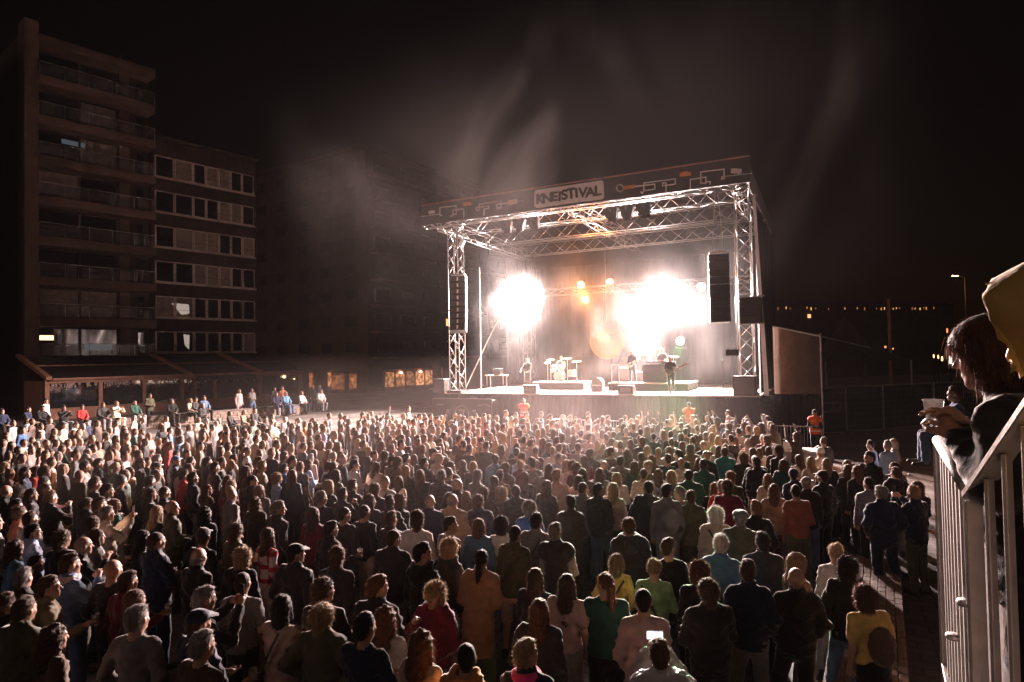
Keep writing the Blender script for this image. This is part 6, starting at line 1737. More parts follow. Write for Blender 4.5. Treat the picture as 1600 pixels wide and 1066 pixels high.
# x, y of the crown in the photograph; hair style+colour; top+colour; trousers; pose; extras
TABLE = """
18 938 sb Jol - D
72 977 wb Jbr - D y=-70
3 928 sa Jbk - D
60 882 sg Jbk - D
84 900 sb Jkh - C cup
84 870 sk Sbk - D h=1.45
111 868 sb Jdn - T scarfwhite
178 876 o Sch bk D w=1.08
190 893 sb Jbu - C cup
205 924 ma Jbk - D
236 943 sg Sgy - P w=1.08
286 923 sg Jbk - F phone
303 958 kb Jnv - D cap=nv
311 978 sg Tbr - C cup
317 856 fg Jbk - D w=1.06
353 861 cl Jbk - D strap
379 894 zk Tgy bk D
412 825 lb Swh be D plaid;L=the red plaid jacket
462 849 kk Jch kh P cap=bk
438 934 mk Sbe lg D strap
526 858 na Jch - D
516 914 nb Sbk - D
512 938 nl Jol db G w=1.1
568 903 sa Jbk - X
574 957 sk Snv dn D print,printo
600 949 wa Slg dn D
608 829 zb Jch gy D w=1.06
658 982 wa Sbe - C cup;L=the raised beer
719 1004 zk Hor - D
678 906 cl Hbu dn T y=150;L=the burgundy hooded top
738 861 pk Cta gn H L=the tan coat
667 847 sk Hbk dn D w=1.05
691 845 cl Hch wh D
841 889 lb Sch - D
836 931 la Jch - D
836 1001 sl Jnv bk D scarfpink;L=the pink scarf
914 892 pa Sdg bk D w=1.1;L=the dark green sweater
900 895 lb Tpk - D
797 820 zk Jol be H strap
879 818 sg Vch be D
738 813 ma Jsb pk D
714 771 fg Jta kh D w=1.04;L=the tan jacket
687 807 sk Sbk - D hy=-30
676 797 nb Swh bk H
622 798 sa Jdb bk D
666 772 ob Jnv bk D
730 768 ll Jbr - D
749 774 nb Jnv pk D
786 762 cl Hgy bk D L=the grey hooded top
828 782 cg Jbl - D L=the bright blue jacket
835 802 sk Jgy - D strap
792 807 ck Swh - D
806 755 zk Jch - D
853 749 lb Sch dn D
893 774 sk Jdb - D hy=-25
911 754 zb Jgy - D
773 746 sk Jch - D hy=-30
756 759 nb Jdb - D
717 748 og Jch - D w=1.06
691 734 sg Jch bk D w=1.05
625 744 lb Jbe - D strap
602 744 og Swh dn D strap
629 774 ca Jbk - D
612 775 sk Jch - D
952 862 ml Sye bk D strap;L=the yellow sweater
1020 873 ul Sgn bk D strap;L=the light green sweater
1006 916 zk Spk bk D w=1.04
1046 1001 sb Rlg bk F phone;L=the clear rain jacket
1106 903 nb Jbk bk D w=1.1
1091 877 ca Sbk - D
1122 839 sw Jsb bk D w=1.05;L=the steel blue jacket
1054 843 sb Sbk - D
987 810 sb Hch bk D w=1.1
1188 831 sk Jch bk D w=1.08
1190 872 sb Jnv gy P
1219 880 ob Jbk bk D w=1.08
1258 865 ll Sbe lg H y=-55
1302 852 ul Swh lg M
1306 869 ck Jbk dn P
1368 913 ca Tye bk D pack,pack=br;L=the mustard backpacker
1116 793 cw Jbe - D strap
1150 794 eg Jol - D cap=gy
1171 782 sa Jbk - D
1202 756 lb Jkh db D
1196 739 la Jbe - D
1125 751 sg Jrd bk D L=the red jacket at right
1113 754 ma Sbk - D
1137 750 nb Jbu - D
1075 765 sb Jol - D
1058 762 sg Sgy - D y=60
1046 757 sk Jgy gy D pack,pack=gy
1006 751 zk Jch bk D w=1.06
931 755 sk Jch dn D pack,pack=ch
952 754 ll Sbe - D
962 738 ll Swh - D
1078 734 zk Jdg bk D w=1.1
1056 735 ml Jgy - D
1248 757 zk Sru ol C cup;L=the rust sweater
1262 745 kg Jbk dn D cap=gy
1291 716 ll Jnv bk D
1282 736 kk Jbk bk D cap=bk
1245 732 kk Jnv - D cap=nv
1254 710 lb Sbe - D
1276 699 yl Jcr - D cap=wh
1270 713 ll Scr - D
1287 682 ob Sdb - D
1216 718 mb Jdg - D
1216 695 nb Jbk - D
1184 712 sk Jbk - D
1329 725 lb Cch bk D L=the long charcoal coat
1323 719 ll Sbe - D
1342 726 la Jbk - D y=40
1359 746 sk Jgy bk D w=1.05
1381 759 sg Jnv nv P w=1.1;L=the navy jacket at right
1394 730 sb Hbk gy D
1385 721 pb Sgy - D
1368 706 sk Jbk - D y=150
1362 688 sk Jlb - D y=-80
1385 688 sg Slb - H y=70
1396 685 ml Jbe - D
1432 759 sl Jnv ol F
1428 752 mb Jbk - D
1244 676 sb Sdb be U
1189 660 sb Tlg - R phone
1199 650 sk Sdb - D
1192 678 og Jdb - D
1198 680 nb Jdb - D
1162 685 lb Sor - D L=the orange sweater
1135 699 sb Jtl - D w=1.1;L=the teal jacket
1156 708 ca Jdb - D
1186 712 ob Jbk - D w=1.06
919 643 sb Spk - D
942 651 nb Sgy - D
949 655 mb Sch - D
974 659 sk Jgy - D
994 654 ml Sbe - R
990 662 sb Jch - D
1000 663 la Sgy - D
1020 654 sb Jch - U
1020 663 mb Sdg - D
1047 654 ll Sbe - R
1064 660 sk Jch - D
1074 664 nb Sbk - D
1092 656 sl Sgy - D
1093 662 lb Sch - D
1115 664 ll Jbe - F
1120 653 sk Sch - U phone
1139 661 sb Sch - F
1163 660 sb Jgy - U
1138 641 sk Kbl bk D L=the blue raised hood
923 663 sb Sbr - D
937 671 mb Spk - D
917 675 lb Sch - D
947 678 sk Jbr - D
958 674 nb Spk - D
969 689 sb Jgy - D
978 668 sg Sol - D
985 686 lb Sbr - D
1001 669 zb Jdg - D
1021 676 zk Sdg - D
1037 672 ma Sgy - D
1051 673 sb Jbk - D
1067 676 lb Spk - D
1074 670 sk Sch - D
1081 679 ml Stl - D
1092 679 lb Jdg - D
1049 685 sb Jdg - D
1081 694 ng Jkh - D
1109 676 wl Sbe - D
1124 681 ml Jcr - D
1147 679 sk Jbk - D
1192 679 pb Jch - D
933 688 ul Sbu - D
949 701 mb Jgy - D
955 699 sb Sbr - D
921 703 sk Jch - D
918 710 lb Jbu - D
995 707 sb Jol - D
987 702 mb Sbr - D
1011 696 ml Sol - D
973 713 sk Jgy - D
948 720 og Jch - D
906 721 sb Spk - D
919 729 lb Jgy - D
988 721 mb Sdg - D
999 731 zb Scr dn D
1013 721 sl Sol - D
1022 731 lb Slb - D
1030 711 na Jol - D
1042 708 sk Sdg - D
1060 703 sk Jbk - D
1066 715 ob Spk - D L=the bald head
1087 715 la Sbk - D
1096 718 sk Jdg - D
1104 703 ow Jbk - D
1123 696 lb Spk - D
1140 737 na Sbk - D
1186 700 mb Jcr - D
1215 696 nb Sbk - D
606 645 sb Jdb - R
638 635 sb Sgy - T
630 646 sl Jbe - D
646 654 sb Sor - D
656 646 sk Jwh - D
663 646 nb Jdb - D
672 646 sk Sbr - D
710 646 sl Slg - D
683 650 sk Jch - D
688 657 cl Sye - D
743 646 sk Sdb - D
724 650 nb Spk - D
740 655 sb Srd - D
756 646 sb Jgy - D
749 652 lb Sbr - D
758 651 sl Jpk - D
769 656 mb Sch - D
776 649 ma Sbe - D
790 641 sb Jdb - D w=1.1
807 645 sg Sgy - D
821 644 sk Hch - D
799 650 ll Sbe - D
845 643 sb Jch - D
859 647 sk Jgy - D
878 648 sl Spk - D
848 658 nb Sbr - D
856 658 mb Jpk - D
870 660 og Sgy - D
897 655 sb Jlb - D
905 654 lb Sbe - D
608 660 cw Jlg - D
619 656 sl Sbe - D
617 663 ma Jbr - D
634 664 na Sor - D
645 669 ll Jgy - D
660 660 sk Jbr - D
673 656 sk Jbl - D L=the royal blue jacket
705 657 ca Sbr - D
721 657 sb Srd - D
712 664 ma Sch - D
700 669 sk Jbk - D
731 661 sb Jch - D
722 668 kb Srd - D cap=bu
760 659 sb Sgy - D
747 669 sl Srd - D
761 671 zb Jch - D
771 669 mb Sgy - D
778 662 lb Spk - D
786 662 sk Sdb - D
800 668 ll Jpk - D
809 667 sb Sbr - D
818 654 nb Jgy - D
820 664 sk Sch - D
833 663 mb Jdb - D
813 672 sk Sbr - D
840 671 sl Jpk - D
848 668 lb Sgy - D
865 670 nb Jch - D
888 668 mb Sch - D
895 666 la Sbr - D
910 672 sk Jgy - D
900 679 lb Jdb - D
916 677 sb Spk - D
614 672 sg Sbr - D
631 679 nb Jbu - D
661 669 lb Sch - D
649 680 kb Jbk - D
617 688 ml Spk - D
628 687 sk Jlg - D
686 685 sb Sch - D
693 676 kk Sbk - D cap=bk
714 680 sb Jbu - D
745 683 sk Sdb - D
731 682 nb Jye - D
724 687 zk Jbr - D
700 689 la Jkh - D
717 694 mb Jbe - D
754 692 pl Sbr - D
758 689 sk Jch - D
773 687 ll Sgy - D
783 695 mb Jpk - R
818 682 sk Jgy - D
829 686 sb Jlg - D
836 681 lb Spk - D
854 684 ma Sch - D
862 682 sb Sgy - D
878 677 nb Jdb - D
878 692 lb Jbu - D
858 691 mb Jch - D w=1.08
903 692 sk Jgy - D w=1.05
904 687 sb Sch - D
807 699 zk Jbk - D w=1.05
643 696 lb Jbr - D
653 696 ma Sch - D
675 701 kb Sch - D cap=ch
681 709 kg Jbe - D cap=be
631 709 sb Jlg - D
615 713 nb Sbr - D
647 710 mb Jdb - D
671 715 sk Jch - D
695 716 sl Sgy - D
705 722 sb Jbr - D
706 731 zk Sch - D
725 719 lb Jbk - D
743 721 ml Sch - D
777 710 sk Jsb - D
813 707 sb Jlg - D strap
837 714 sk Sgy - D
790 723 nb Jdb - D
781 734 sk Sbk - D
820 718 ul Jbu - D
845 718 ml Slb - D
855 725 lb Sgy - D
863 708 zg Tlb - D L=the pale blue t-shirt
884 719 ml Sbe - D
905 721 nb Sbr - D
916 730 lb Jgy - D
878 732 sl Spk - D
893 742 mb Jpk - D
820 737 la Sch - D
633 726 ll Jol - D
665 733 la Sch - D
746 734 ng Jgy - D
372 612 sl Spk pk D terr;L=the pale pink suit
395 609 zk Tgy dn T terr
428 612 sk Jbk bk D terr
443 608 sa Sru bk D terr;L=the rust terrace top
488 602 og Jbk bk D terr
500 602 sk Jnv bk D terr
316 629 og Jbk nv D step
304 634 sk Sch dn S wall
320 617 sb Jdn bk S wall
433 635 sk Jnv nv S wall
448 635 sl Jsb dn S wall
472 635 ll Swh bk S wall
500 633 sb Jlg gy S wall
381 642 ml Jkh be S step
397 643 sk Sbk bk S step
361 648 lb Jbk bk S step
45 634 zk Jnv bk S wall
68 634 kk Jbk bk S wall;cap=bk
71 626 sk Swh bk D terr
100 632 sk Jbk gy Z wall
127 631 sb Srd dn S wall;L=the red top on the wall
160 629 sb Jch gy S wall
180 628 nl Jcr cr Z wall
212 624 zk Jdg lg S wall
233 617 sb Jol bk D terr
269 620 sg Jbk bk S wall
298 619 ll Sbe bk S wall
3 650 sk Jnv bk S wall
115 660 sb Swh nv S step;w=1.12;L=the white sweatshirt
137 657 kk Jnv bk S step;cap=bk
181 655 sk Jbk bk S step
514 645 sb Jnv nv D
532 646 sg Jdb - D
539 649 sk Sch - D
545 654 lb Sbr - D
568 644 nb Jgy - D
579 643 sl Swh - D
575 647 sb Sbe - D
561 657 cl Jbr - D
570 655 sb Jdb - D
596 652 sk Sch - T
608 661 ml Jlg - D
444 651 og Slg gy S step;w=1.1
428 659 sl Jbe kh S step
426 652 mb Sgy - S step
415 650 sk Jbk - D step
479 658 ma Sor - D
491 658 lb Jbk - D
505 665 sb Jpu - D L=the lavender jacket
470 674 ll Swh - D
485 670 mb Jbr - D
522 673 nl Jdb - D
481 681 sg Sbe - D
489 679 sb Jbk - D
538 663 sb Sbr - D
548 668 mb Jbe - D
557 672 lb Sch - D
572 678 sg Sbr - D
584 677 kb Jdb - D cap=ch
590 666 sb Jlg - D
615 671 mb Sbr - D
318 676 sg Jbk - D
325 677 sl Sgy - D
342 674 sb Jor - D L=the orange jacket on the left
348 673 zb Sbr - D
353 674 sk Jdb - D
364 671 nb Sch - D
380 668 sk Jgy - D
403 671 ml Swh - D
400 680 sb Jbe - D
415 676 og Jbr - D
367 682 lb Sch - D
442 676 sk Jpk - D
312 690 sk Jkh - C
353 681 sg Jbk - D
432 688 sb Sbr - D
445 680 nb Jbk - D
458 693 sl Spk - D
470 691 zk Jnv - D
503 689 ma Sbe - D
515 689 mb Jkh - D
528 690 lb Sbr - D
567 688 sb Jch - D
559 685 ml Sgy - D
596 689 lb Jpk - D
386 698 pb Slg - D
379 693 sk Jch - D
424 700 sl Jnv - D
444 705 nb Sgy - D
452 713 sk Sbk - D
496 701 mb Jbr - D
507 703 la Sbe - D
539 707 og Sch - D
545 713 lb Jbk - D
584 704 sb Jch - D
599 705 nb Sdb - D
615 712 sk Jbr - D
326 714 sk Jch - D
343 715 sb Sbk - D
358 717 ml Jbk - C
339 722 sk Jch - D
398 715 sb Sbk - D
390 723 mb Jbr - D
396 727 lb Jol - D
407 722 sl Sbe - D
450 724 sb Jbl - M y=-60;L=the hugging couple
467 722 sa Tgy - D
481 718 mb Slb - D
498 722 sb Tlb - D
513 721 zb Jnv - D
560 718 sk Swh dn D L=the central white shirt
580 723 lb Jbe - D
328 737 sk Jbk - D
338 746 mb Jbr - D
350 749 ml Sch - D
339 755 wa Jbr - D
360 756 ob Jbu - D
364 764 og Jgy kh D
394 742 zk Jch - D
410 757 ml Jgy - D
433 740 cl Clb lb C L=the long pale blue dress
404 776 wa Jdb - D
430 783 sg Jch bk D w=1.06
498 768 sg Snv - D
515 749 ml Sch - D
536 763 sk Jch - T
554 750 sb Jdb - D
586 755 nb Jch - D
582 773 mb Jch - D
577 787 zk Sbk be D
591 820 sa Jtl be D h=1.3;L=the small child in teal
526 792 zk Sch - D
500 793 lb Jbu - D
511 814 sk Jbk - C cup
378 817 nb Jol bk D
326 791 wk Jbk bk D
318 823 kb Sbk - D
35 673 sk Jbl - D
72 686 zb Sch - D
88 686 lb Jbk - D
143 680 sl Swh - D
166 677 sk Jbk - D
197 677 sb Jor - D L=the orange top on the left
182 680 nb Sch - D
220 679 og Jbu - D
265 667 sk Jbl - D L=the bright blue jacket at left
278 667 lb Swh - D
258 683 sb Jdb - D
282 681 mb Jsb - D
28 697 sk Sbl - D
34 708 zk Jbk - D
63 699 ml Jpk - D
72 703 sb Sbr - D
78 703 lb Sch - D
97 695 lb Jdg dn F
118 703 sb Jgy - D
145 694 sk Sbk - X
198 694 sg Sbr - D
210 696 ml Jpk - D
215 704 sb Jdb - D
8 722 ll Jbk - D
44 730 sk Jnv - D
58 728 lb Srd - D
80 714 sb Jlg - D
72 728 nb Sgy - D
134 720 sk Swh be P L=the white shirt on the left
167 715 sk Jbk - D
180 720 mb Sch - D
195 705 sk Hwh - D
220 716 sb Jch - D
235 723 kk Jbk - D cap=bk
213 728 lb Tbe - D
252 710 sg Jlg kh P
278 712 kb Jnv nv D cap=bl
265 690 sa Srd - D
292 702 nb Jdb - D
298 714 sb Jol - D
5 757 og Jbk - D
22 760 cg Jch - D
55 760 sb Jch - D
67 753 zb Jbk - D
70 745 sk Jbu - D
88 766 sl Jbk dn T
150 745 sb Sbk - D
162 757 sk Jch - D
188 741 zk Sbk dn D print
235 742 sk Jch - D
238 763 lb Sbk - D
256 760 zb Jnv - D
295 733 sb Jrd bk D L=the bright red jacket
272 781 ob Jol db H
242 791 ll Sbk - D
134 777 pb Jch - D
158 778 sb Jbr - D
186 779 la Sdg - D
163 792 sg Jcr cr F
24 780 sk Jbk - D
28 792 sb Jru - D
43 800 sb Jgy - D
5 803 sg Jlg - D
42 822 sk Jlb - D
30 838 wb Jsb - D
104 834 ob Jbk - T
92 831 nb Sbk - D
150 806 nb Jgy - D
152 823 mb Jgy - C cup
215 830 lk Sbk - D
247 830 zb Jnv nv D w=1.08
"""

FOCUS = Vector((6.0, 26.0, 0))
def parse():
    rows = []
    for ln in TABLE.strip().splitlines():
        tk = ln.split()
        r = dict(x=float(tk[0]), y=float(tk[1]), hair=tk[2][0], hc=tk[2][1] if len(tk[2]) > 1 else 'b', top=tk[3][0], tc=tk[3][1:], bot=tk[4], pose=tk[5], ex='', L=None, yaw=None, h=None, w=1.0, hy=None)
        for e in ' '.join(tk[6:]).split(';'):
            if not e: continue
            if e.startswith('L='): r['L'] = e[2:]; continue
            for f in e.split(','):
                if f.startswith('y='): r['yaw'] = float(f[2:])
                elif f.startswith('hy='): r['hy'] = float(f[3:])
                elif f.startswith('h='): r['h'] = float(f[2:])
                elif f.startswith('w='): r['w'] = float(f[2:])
                else: r['ex'] += ',' + f
        rows.append(r)
    return rows

def stage_front_v(p):
    return (Vector((p.x, p.y, 0)) - S_O).dot(S_V)

def solve_place(r, h):
    """foot point for a person whose crown shows at the pixel"""
    if 'wall' in r['ex']:
        p = ray_at_q(r['x'], r['y'] + 30, 18.62); return Vector((p.x, p.y, TZ + .60 - .44))
    if 'terr' in r['ex']:
        p = ray_at_q(r['x'], r['y'] + 45, 17.2); return Vector((p.x, p.y, TZ + .01))
    sit = r['pose'] in 'SZ'
    hh = (1.75 - .42) * h / 1.75 if sit else h
    d = 3.5
    while d < 46:
        p = at(r['x'], r['y'], d)
        gz = ground_z(p.x, p.y) + (.12 if sit else 0)
        if p.z <= gz + hh: break
        d += .04
        if stage_front_v(p) > -2.2 and r['x'] > 520: break
    return Vector((p.x, p.y, gz))

ROWS = parse()
rgP = random.Random(21)
for r in ROWS:
    fem = r['hair'] in 'lwmcpu'
    r['ht'] = r['h'] or rgP.gauss(1.67 if fem else 1.77, .035)
    r['loc'] = solve_place(r, r['ht'] + .015)
    if stage_front_v(r['loc']) > -2.25 and r['x'] > 520: r['ht'] = min(1.95, max(1.6, at(r['x'], r['y'], (r['loc'].y) ).z))
    r['d'] = r['loc'].y

# nobody stands inside a neighbour
for it in range(30):
    for i, a in enumerate(ROWS):
        for b2 in ROWS[i + 1:]:
            dx, dy = b2['loc'].x - a['loc'].x, b2['loc'].y - a['loc'].y
            if abs(dx) > .5 or abs(dy) > .5: continue
            if 'wall' in a['ex'] or 'terr' in a['ex'] or 'wall' in b2['ex'] or 'terr' in b2['ex']: continue
            dd = math.hypot(dx, dy); need = .45
            if dd < need:
                k = (need - dd) / 2 / max(dd, .02)
                if dd < .02: dx, dy = .02, 0
                a['loc'].x -= dx * k; a['loc'].y -= dy * k; b2['loc'].x += dx * k; b2['loc'].y += dy * k
for r in ROWS:
    r['d'] = r['loc'].y
# the nearest ones are individuals, the distant heads one crowd
forced = [r for r in ROWS if 'wall' in r['ex'] or 'terr' in r['ex'] or 'step' in r['ex']]
NIND = 296
rest = sorted([r for r in ROWS if r not in forced], key=lambda r: r['d'])
indiv = forced + rest[:NIND - len(forced)]
far = rest[NIND - len(forced):]

BOTS = ['bk', 'ch', 'nv', 'dn', 'dn', 'gy', 'kh', 'db']
def finish(r, rg):
    r['botc'] = r['bot'] if r['bot'] != '-' else rg.choice(BOTS)
    r['bots'] = 'jeans'
    if r['ex'].find('short') >= 0 or (r['x'], r['y']) == (797, 820): r['bots'] = 'shorts'
    elif r['hair'] in 'lwm' and rg.random() < .15 and r['pose'] not in 'SZ': r['bots'] = 'wide'
    if r['L'] == 'the mustard backpacker' or r['L'] == 'the long pale blue dress': r['bots'] = 'skirt'
    r['pose2'] = r['pose']
    if r['pose'] == 'D':
        r['pose2'] = rg.choice('DDEEPHX' if r['hair'] not in 'ozf' else 'DEPXH')
    dx, dy = FOCUS.x - r['loc'].x, FOCUS.y - r['loc'].y
    base = math.atan2(-dx, dy)
    r['rot'] = base + R(rg.gauss(0, 11)) if r['yaw'] is None else math.atan2(-r['loc'].x, r['loc'].y) + R(r['yaw'])
    if r['pose'] in 'SZ' and 'wall' in r['ex']: r['rot'] = math.atan2(-B_N.x, B_N.y) + R(rg.gauss(12, 14))
    r['hyaw'] = r['hy'] if r['hy'] is not None else (rg.choice([0, 0, 0, 28, -28]) if r['pose2'] in 'DEPHX' else 0)
    r['hpitch'] = 0
    r['lean'] = 0.0
    return r

# labels: what is worn, what is held, then the nearest easily found neighbour
LAND = [r for r in indiv if r['L']]
def describe(r):
    col = PAL[r['tc']][0]; g_ = GARM[r['top']]
    t = 'person in %s %s' % (col, g_) if r['top'] not in 'R' else 'person in %s' % g_
    if 'plaid' in r['ex']: t = 'person in red and white plaid jacket'
    if r['hair'] in 'key': t += ' and cap'
    if 'scarf' in r['ex']: t += ' and scarf'
    if r['pose2'] in POSEW and r['pose'] != 'D' and r['pose2'] not in 'HP': t += ', ' + POSEW[r['pose2']]
    if 'strap' in r['ex']: t += ' with shoulder bag'
    if 'pack' in r['ex']: t += ' with backpack'
    return t
def relation(r, l):
    dx, dy = r['x'] - l['x'], (r['y'] - l['y']) * 1.3
    if abs(dx) >= abs(dy): return 'left of' if dx < 0 else 'right of'
    return 'behind' if dy > 0 else 'ahead of'
SHORTOWN = {}
def make_labels(rs):
    used = {}
    for r in rs:
        r['desc'] = describe(r)
    from collections import Counter
    cnt = Counter(r['desc'] for r in rs)
    for r in rs:
        if 'wall' in r['ex']: pl_ = ' on the stone seat wall'
        elif 'terr' in r['ex']: pl_ = ' on the restaurant terrace'
        elif 'step' in r['ex']: pl_ = ' on the left steps'
        else: pl_ = ''
        base = r['desc'] + pl_
        cands = [base] if (r['L'] and cnt[r['desc']] == 1) else []
        ls = sorted([l for l in LAND if l is not r], key=lambda l: (l['x'] - r['x']) ** 2 + 2 * (l['y'] - r['y']) ** 2)[:7]
        pairs = []
        for ia, l1 in enumerate(ls):
            for l2 in ls[ia + 1:]:
                f = lambda a, c_: math.hypot(a['x'] - c_['x'], 1.5 * (a['y'] - c_['y'])) + 1
                pairs.append(((f(r, l1) + f(r, l2)) / f(l1, l2) + (f(r, l1) + f(r, l2)) / 900, l1, l2))
        pairs.sort(key=lambda q_: q_[0])
        for sc_, l1, l2 in pairs[:6]:
            if sc_ < 1.75: cands.append('%s, between %s and %s' % (r['desc'], l1['L'], l2['L']))
        for l1, l2 in ((ls[0], ls[1]), (ls[0], ls[2]), (ls[1], ls[2])):
            cands.append('%s, %s %s and %s %s' % (r['desc'], relation(r, l1), l1['L'], relation(r, l2), l2['L']))
        for adv in ('', 'just ', 'further '):
            for l in ls: cands.append('%s, %s%s %s' % (base if len(base.split()) < 9 else r['desc'], adv, relation(r, l), l['L']))
        for c in cands:
            if c not in used and 4 <= len(c.split()) <= 16: break
        else:
            for l1 in ls:
                ok = False
                for l2 in ls:
                    c = 'person in %s %s between %s and %s' % (PAL[r['tc']][0], GARM[r['top']], l1['L'], l2['L'])
                    if l1 is not l2 and c not in used and len(c.split()) <= 16: ok = True; break
                if ok: break
        used[c] = 1; r['label'] = c
for r in indiv: finish(r, rgP)
make_labels(indiv)
CUPS = []
for r in indiv:
    rg = random.Random(int(r['x'] * 31 + r['y']))
    near = r['d'] < 9
    b = make_person(rg, r['loc'], r['rot'], r['ht'], r['hair'], r['hc'], r['top'], r['tc'], r['bots'], r['botc'], r['pose2'], r['hyaw'], r['hpitch'], r['lean'], r['w'] * rg.uniform(.96, 1.06), rg.random() < .4 and r['pose2'] in 'DEPHX', r['ex'], 1.0,
                    r['label'], 'people in the audience', shoes=True)
    short = 'the person in %s %s' % (PAL[r['tc']][0], GARM[r['top']])
    if 'cup' in r['ex']: add_cup(b, r['pose2'], 0, None); CUPS.append((b, r))
    if 'phone' in r['ex'] or r['pose2'] == 'F': add_phone(b, r['pose2'], 'phone held up by ' + short + (', at pixel' if False else ''), (r['x'], r['y']) in ((1046, 1001), (1189, 660)))
# cups and phones: name the holder by label
seen = {}
for o in list(COL.objects):
    if o.name.startswith('plastic_cup'):
        o['label'] = 'x'
cs = [o for o in COL.objects if o.name.startswith('plastic_cup')]
for o, (b, r) in zip(cs, CUPS):
    o['label'] = ' '.join(('plastic cup held by ' + r['label'].replace(', holding a cup', '')).split()[:16])
ph = [o for o in COL.objects if o.name.startswith('mobile_phone')]
pr = [r for r in indiv if 'phone' in r['ex'] or r['pose2'] == 'F']
for o, r in zip(ph, pr):
    o['label'] = ' '.join(('phone held by ' + r['label'].replace(', holding up a phone', '').replace(', one arm raised', '').replace(', both arms raised', '')).split()[:16])

# ------------------------------------------------------------------ distant crowd: one mass of low detail figures
def lowres(kind):
    rg = random.Random(kind)
    pose = ['D', 'E', 'P', 'X', 'R', 'U'][kind % 6]
    hs = 'slmnwc'[kind % 6] if kind < 6 else 'zsplms'[kind % 6]
    out = []
    sv = dict(BODY_CACHE)
    for me, part in ((body_mesh(pose, 0, 0, .034), 0), (top_mesh('J' if kind % 2 else 'S', pose, .055), 1), (bottom_mesh('jeans', LEGKEY[id(POSES[pose]['legs'])], .08), 2), (hair_mesh(hs, .032, .04), 3)):
        V = np.empty(len(me.vertices) * 3, np.float32); me.vertices.foreach_get('co', V); V = V.reshape(-1, 3).astype(float)
        Q = np.empty(len(me.loops), np.int32); me.loops.foreach_get('vertex_index', Q); Q = Q.reshape(-1, 4)
        if part == 3: V = V + HEAD_C
        if part == 0:            # only what the clothes leave bare
            C_ = V[Q].mean(1); keep = C_[:, 2] > 1.43
            for (a_, e_, w_) in POSES[pose]['arms']: keep |= np.linalg.norm(C_ - np.array(w_), axis=1) < .19
            Q = Q[keep]; ids, inv = np.unique(Q, return_inverse=True); V = V[ids]; Q = inv.reshape(Q.shape)
        out.append((V, Q, part))
    return out
PROT = [lowres(k) for k in range(12)]
VV, QQ, CC = [], [], []
base_n = 0
def add_far(loc, rot, h, w, tc, hc, kind, rg):
    global base_n
    c, s = math.cos(rot), math.sin(rot); k = h / 1.75
    for V, Q, part in PROT[kind]:
        W = V * np.array((k * w, k * w, k)); W = np.stack([W[:, 0] * c - W[:, 1] * s + loc[0], W[:, 0] * s + W[:, 1] * c + loc[1], W[:, 2] + loc[2]], 1)
        col = [rg.choice(SKINC), jitter(PAL[tc][1], rg), PAL[rg.choice(BOTS)][1], jitter(HAIRC[hc], rg, .25)][part]
        VV.append(W); QQ.append(Q + base_n); CC.append(np.tile(np.array(col), (len(W), 1))); base_n += len(W)
KIND = {'s': 0, 'l': 1, 'm': 2, 'n': 3, 'w': 10, 'c': 5, 'z': 6, 'p': 8, 'u': 8, 'o': 6, 'f': 6, 'k': 0, 'e': 0, 'y': 2}
rgF = random.Random(77)
occupied = [(r['loc'].x, r['loc'].y) for r in ROWS]
for r in far:
    dx, dy = FOCUS.x - r['loc'].x, FOCUS.y - r['loc'].y
    kd = KIND[r['hair']]
    if r['pose'] in 'RUF': kd = 4 if r['pose'] == 'R' else (5 if r['pose'] == 'U' else 3)
    add_far(r['loc'], math.atan2(-dx, dy) + R(rgF.gauss(0, 14)), r['ht'], r['w'], r['tc'], r['hc'], kd, rgF)
TCS = ['bk', 'ch', 'ch', 'nv', 'db', 'br', 'gy', 'be', 'pk', 'lg', 'sb', 'ol', 'bk', 'dg', 'cr']
tries = 0; nfill = 0
while nfill < 150 and tries < 6000:
    tries += 1
    px = rgF.uniform(560, 1215); py = rgF.uniform(648, 700)
    rr = dict(x=px, y=py, pose='D', ex='', hair='s')
    h = rgF.gauss(1.70, .06)
    loc = solve_place(rr, h)
    v = stage_front_v(loc)
    if v > -2.3: continue
    if min((loc.x - a) ** 2 + (loc.y - b) ** 2 for a, b in occupied) < .50 ** 2: continue
    occupied.append((loc.x, loc.y)); nfill += 1
    dx, dy = FOCUS.x - loc.x, FOCUS.y - loc.y
    add_far(loc, math.atan2(-dx, dy) + R(rgF.gauss(0, 16)), h, rgF.uniform(.95, 1.06), rgF.choice(TCS), rgF.choice('kbbballg'), rgF.choice([0, 1, 2, 3, 6, 7, 8, 9, 0, 1]), rgF)
tries = 0; nfill = 0
while nfill < 120 and tries < 9000:
    tries += 1
    px = rgF.uniform(5, 530); py = rgF.uniform(652, 735)
    rr = dict(x=px, y=py, pose='D', ex='', hair='s'); h = rgF.gauss(1.69, .06); loc = solve_place(rr, h)
    if min((loc.x - a) ** 2 + (loc.y - b) ** 2 for a, b in occupied) < .52 ** 2 or qt(loc)[0] < 19.3: continue
    occupied.append((loc.x, loc.y)); nfill += 1
    dx, dy = FOCUS.x - loc.x, FOCUS.y - loc.y
    add_far(loc, math.atan2(-dx, dy) + R(rgF.gauss(0, 16)), h, rgF.uniform(.95, 1.06), rgF.choice(TCS), rgF.choice('kbbbalg'), rgF.choice([0, 1, 2, 3, 6, 7, 8, 9, 0, 1]), rgF)
mc, ncm, bcm = newmat('distant_crowd')
atn = ncm.nodes.new('ShaderNodeAttribute'); atn.attribute_name = 'tint'; ncm.links.new(atn.outputs['Color'], bcm.inputs['Base Color']); bcm.inputs['Roughness'].default_value = .8; bcm.inputs['Sheen Weight'].default_value = .2
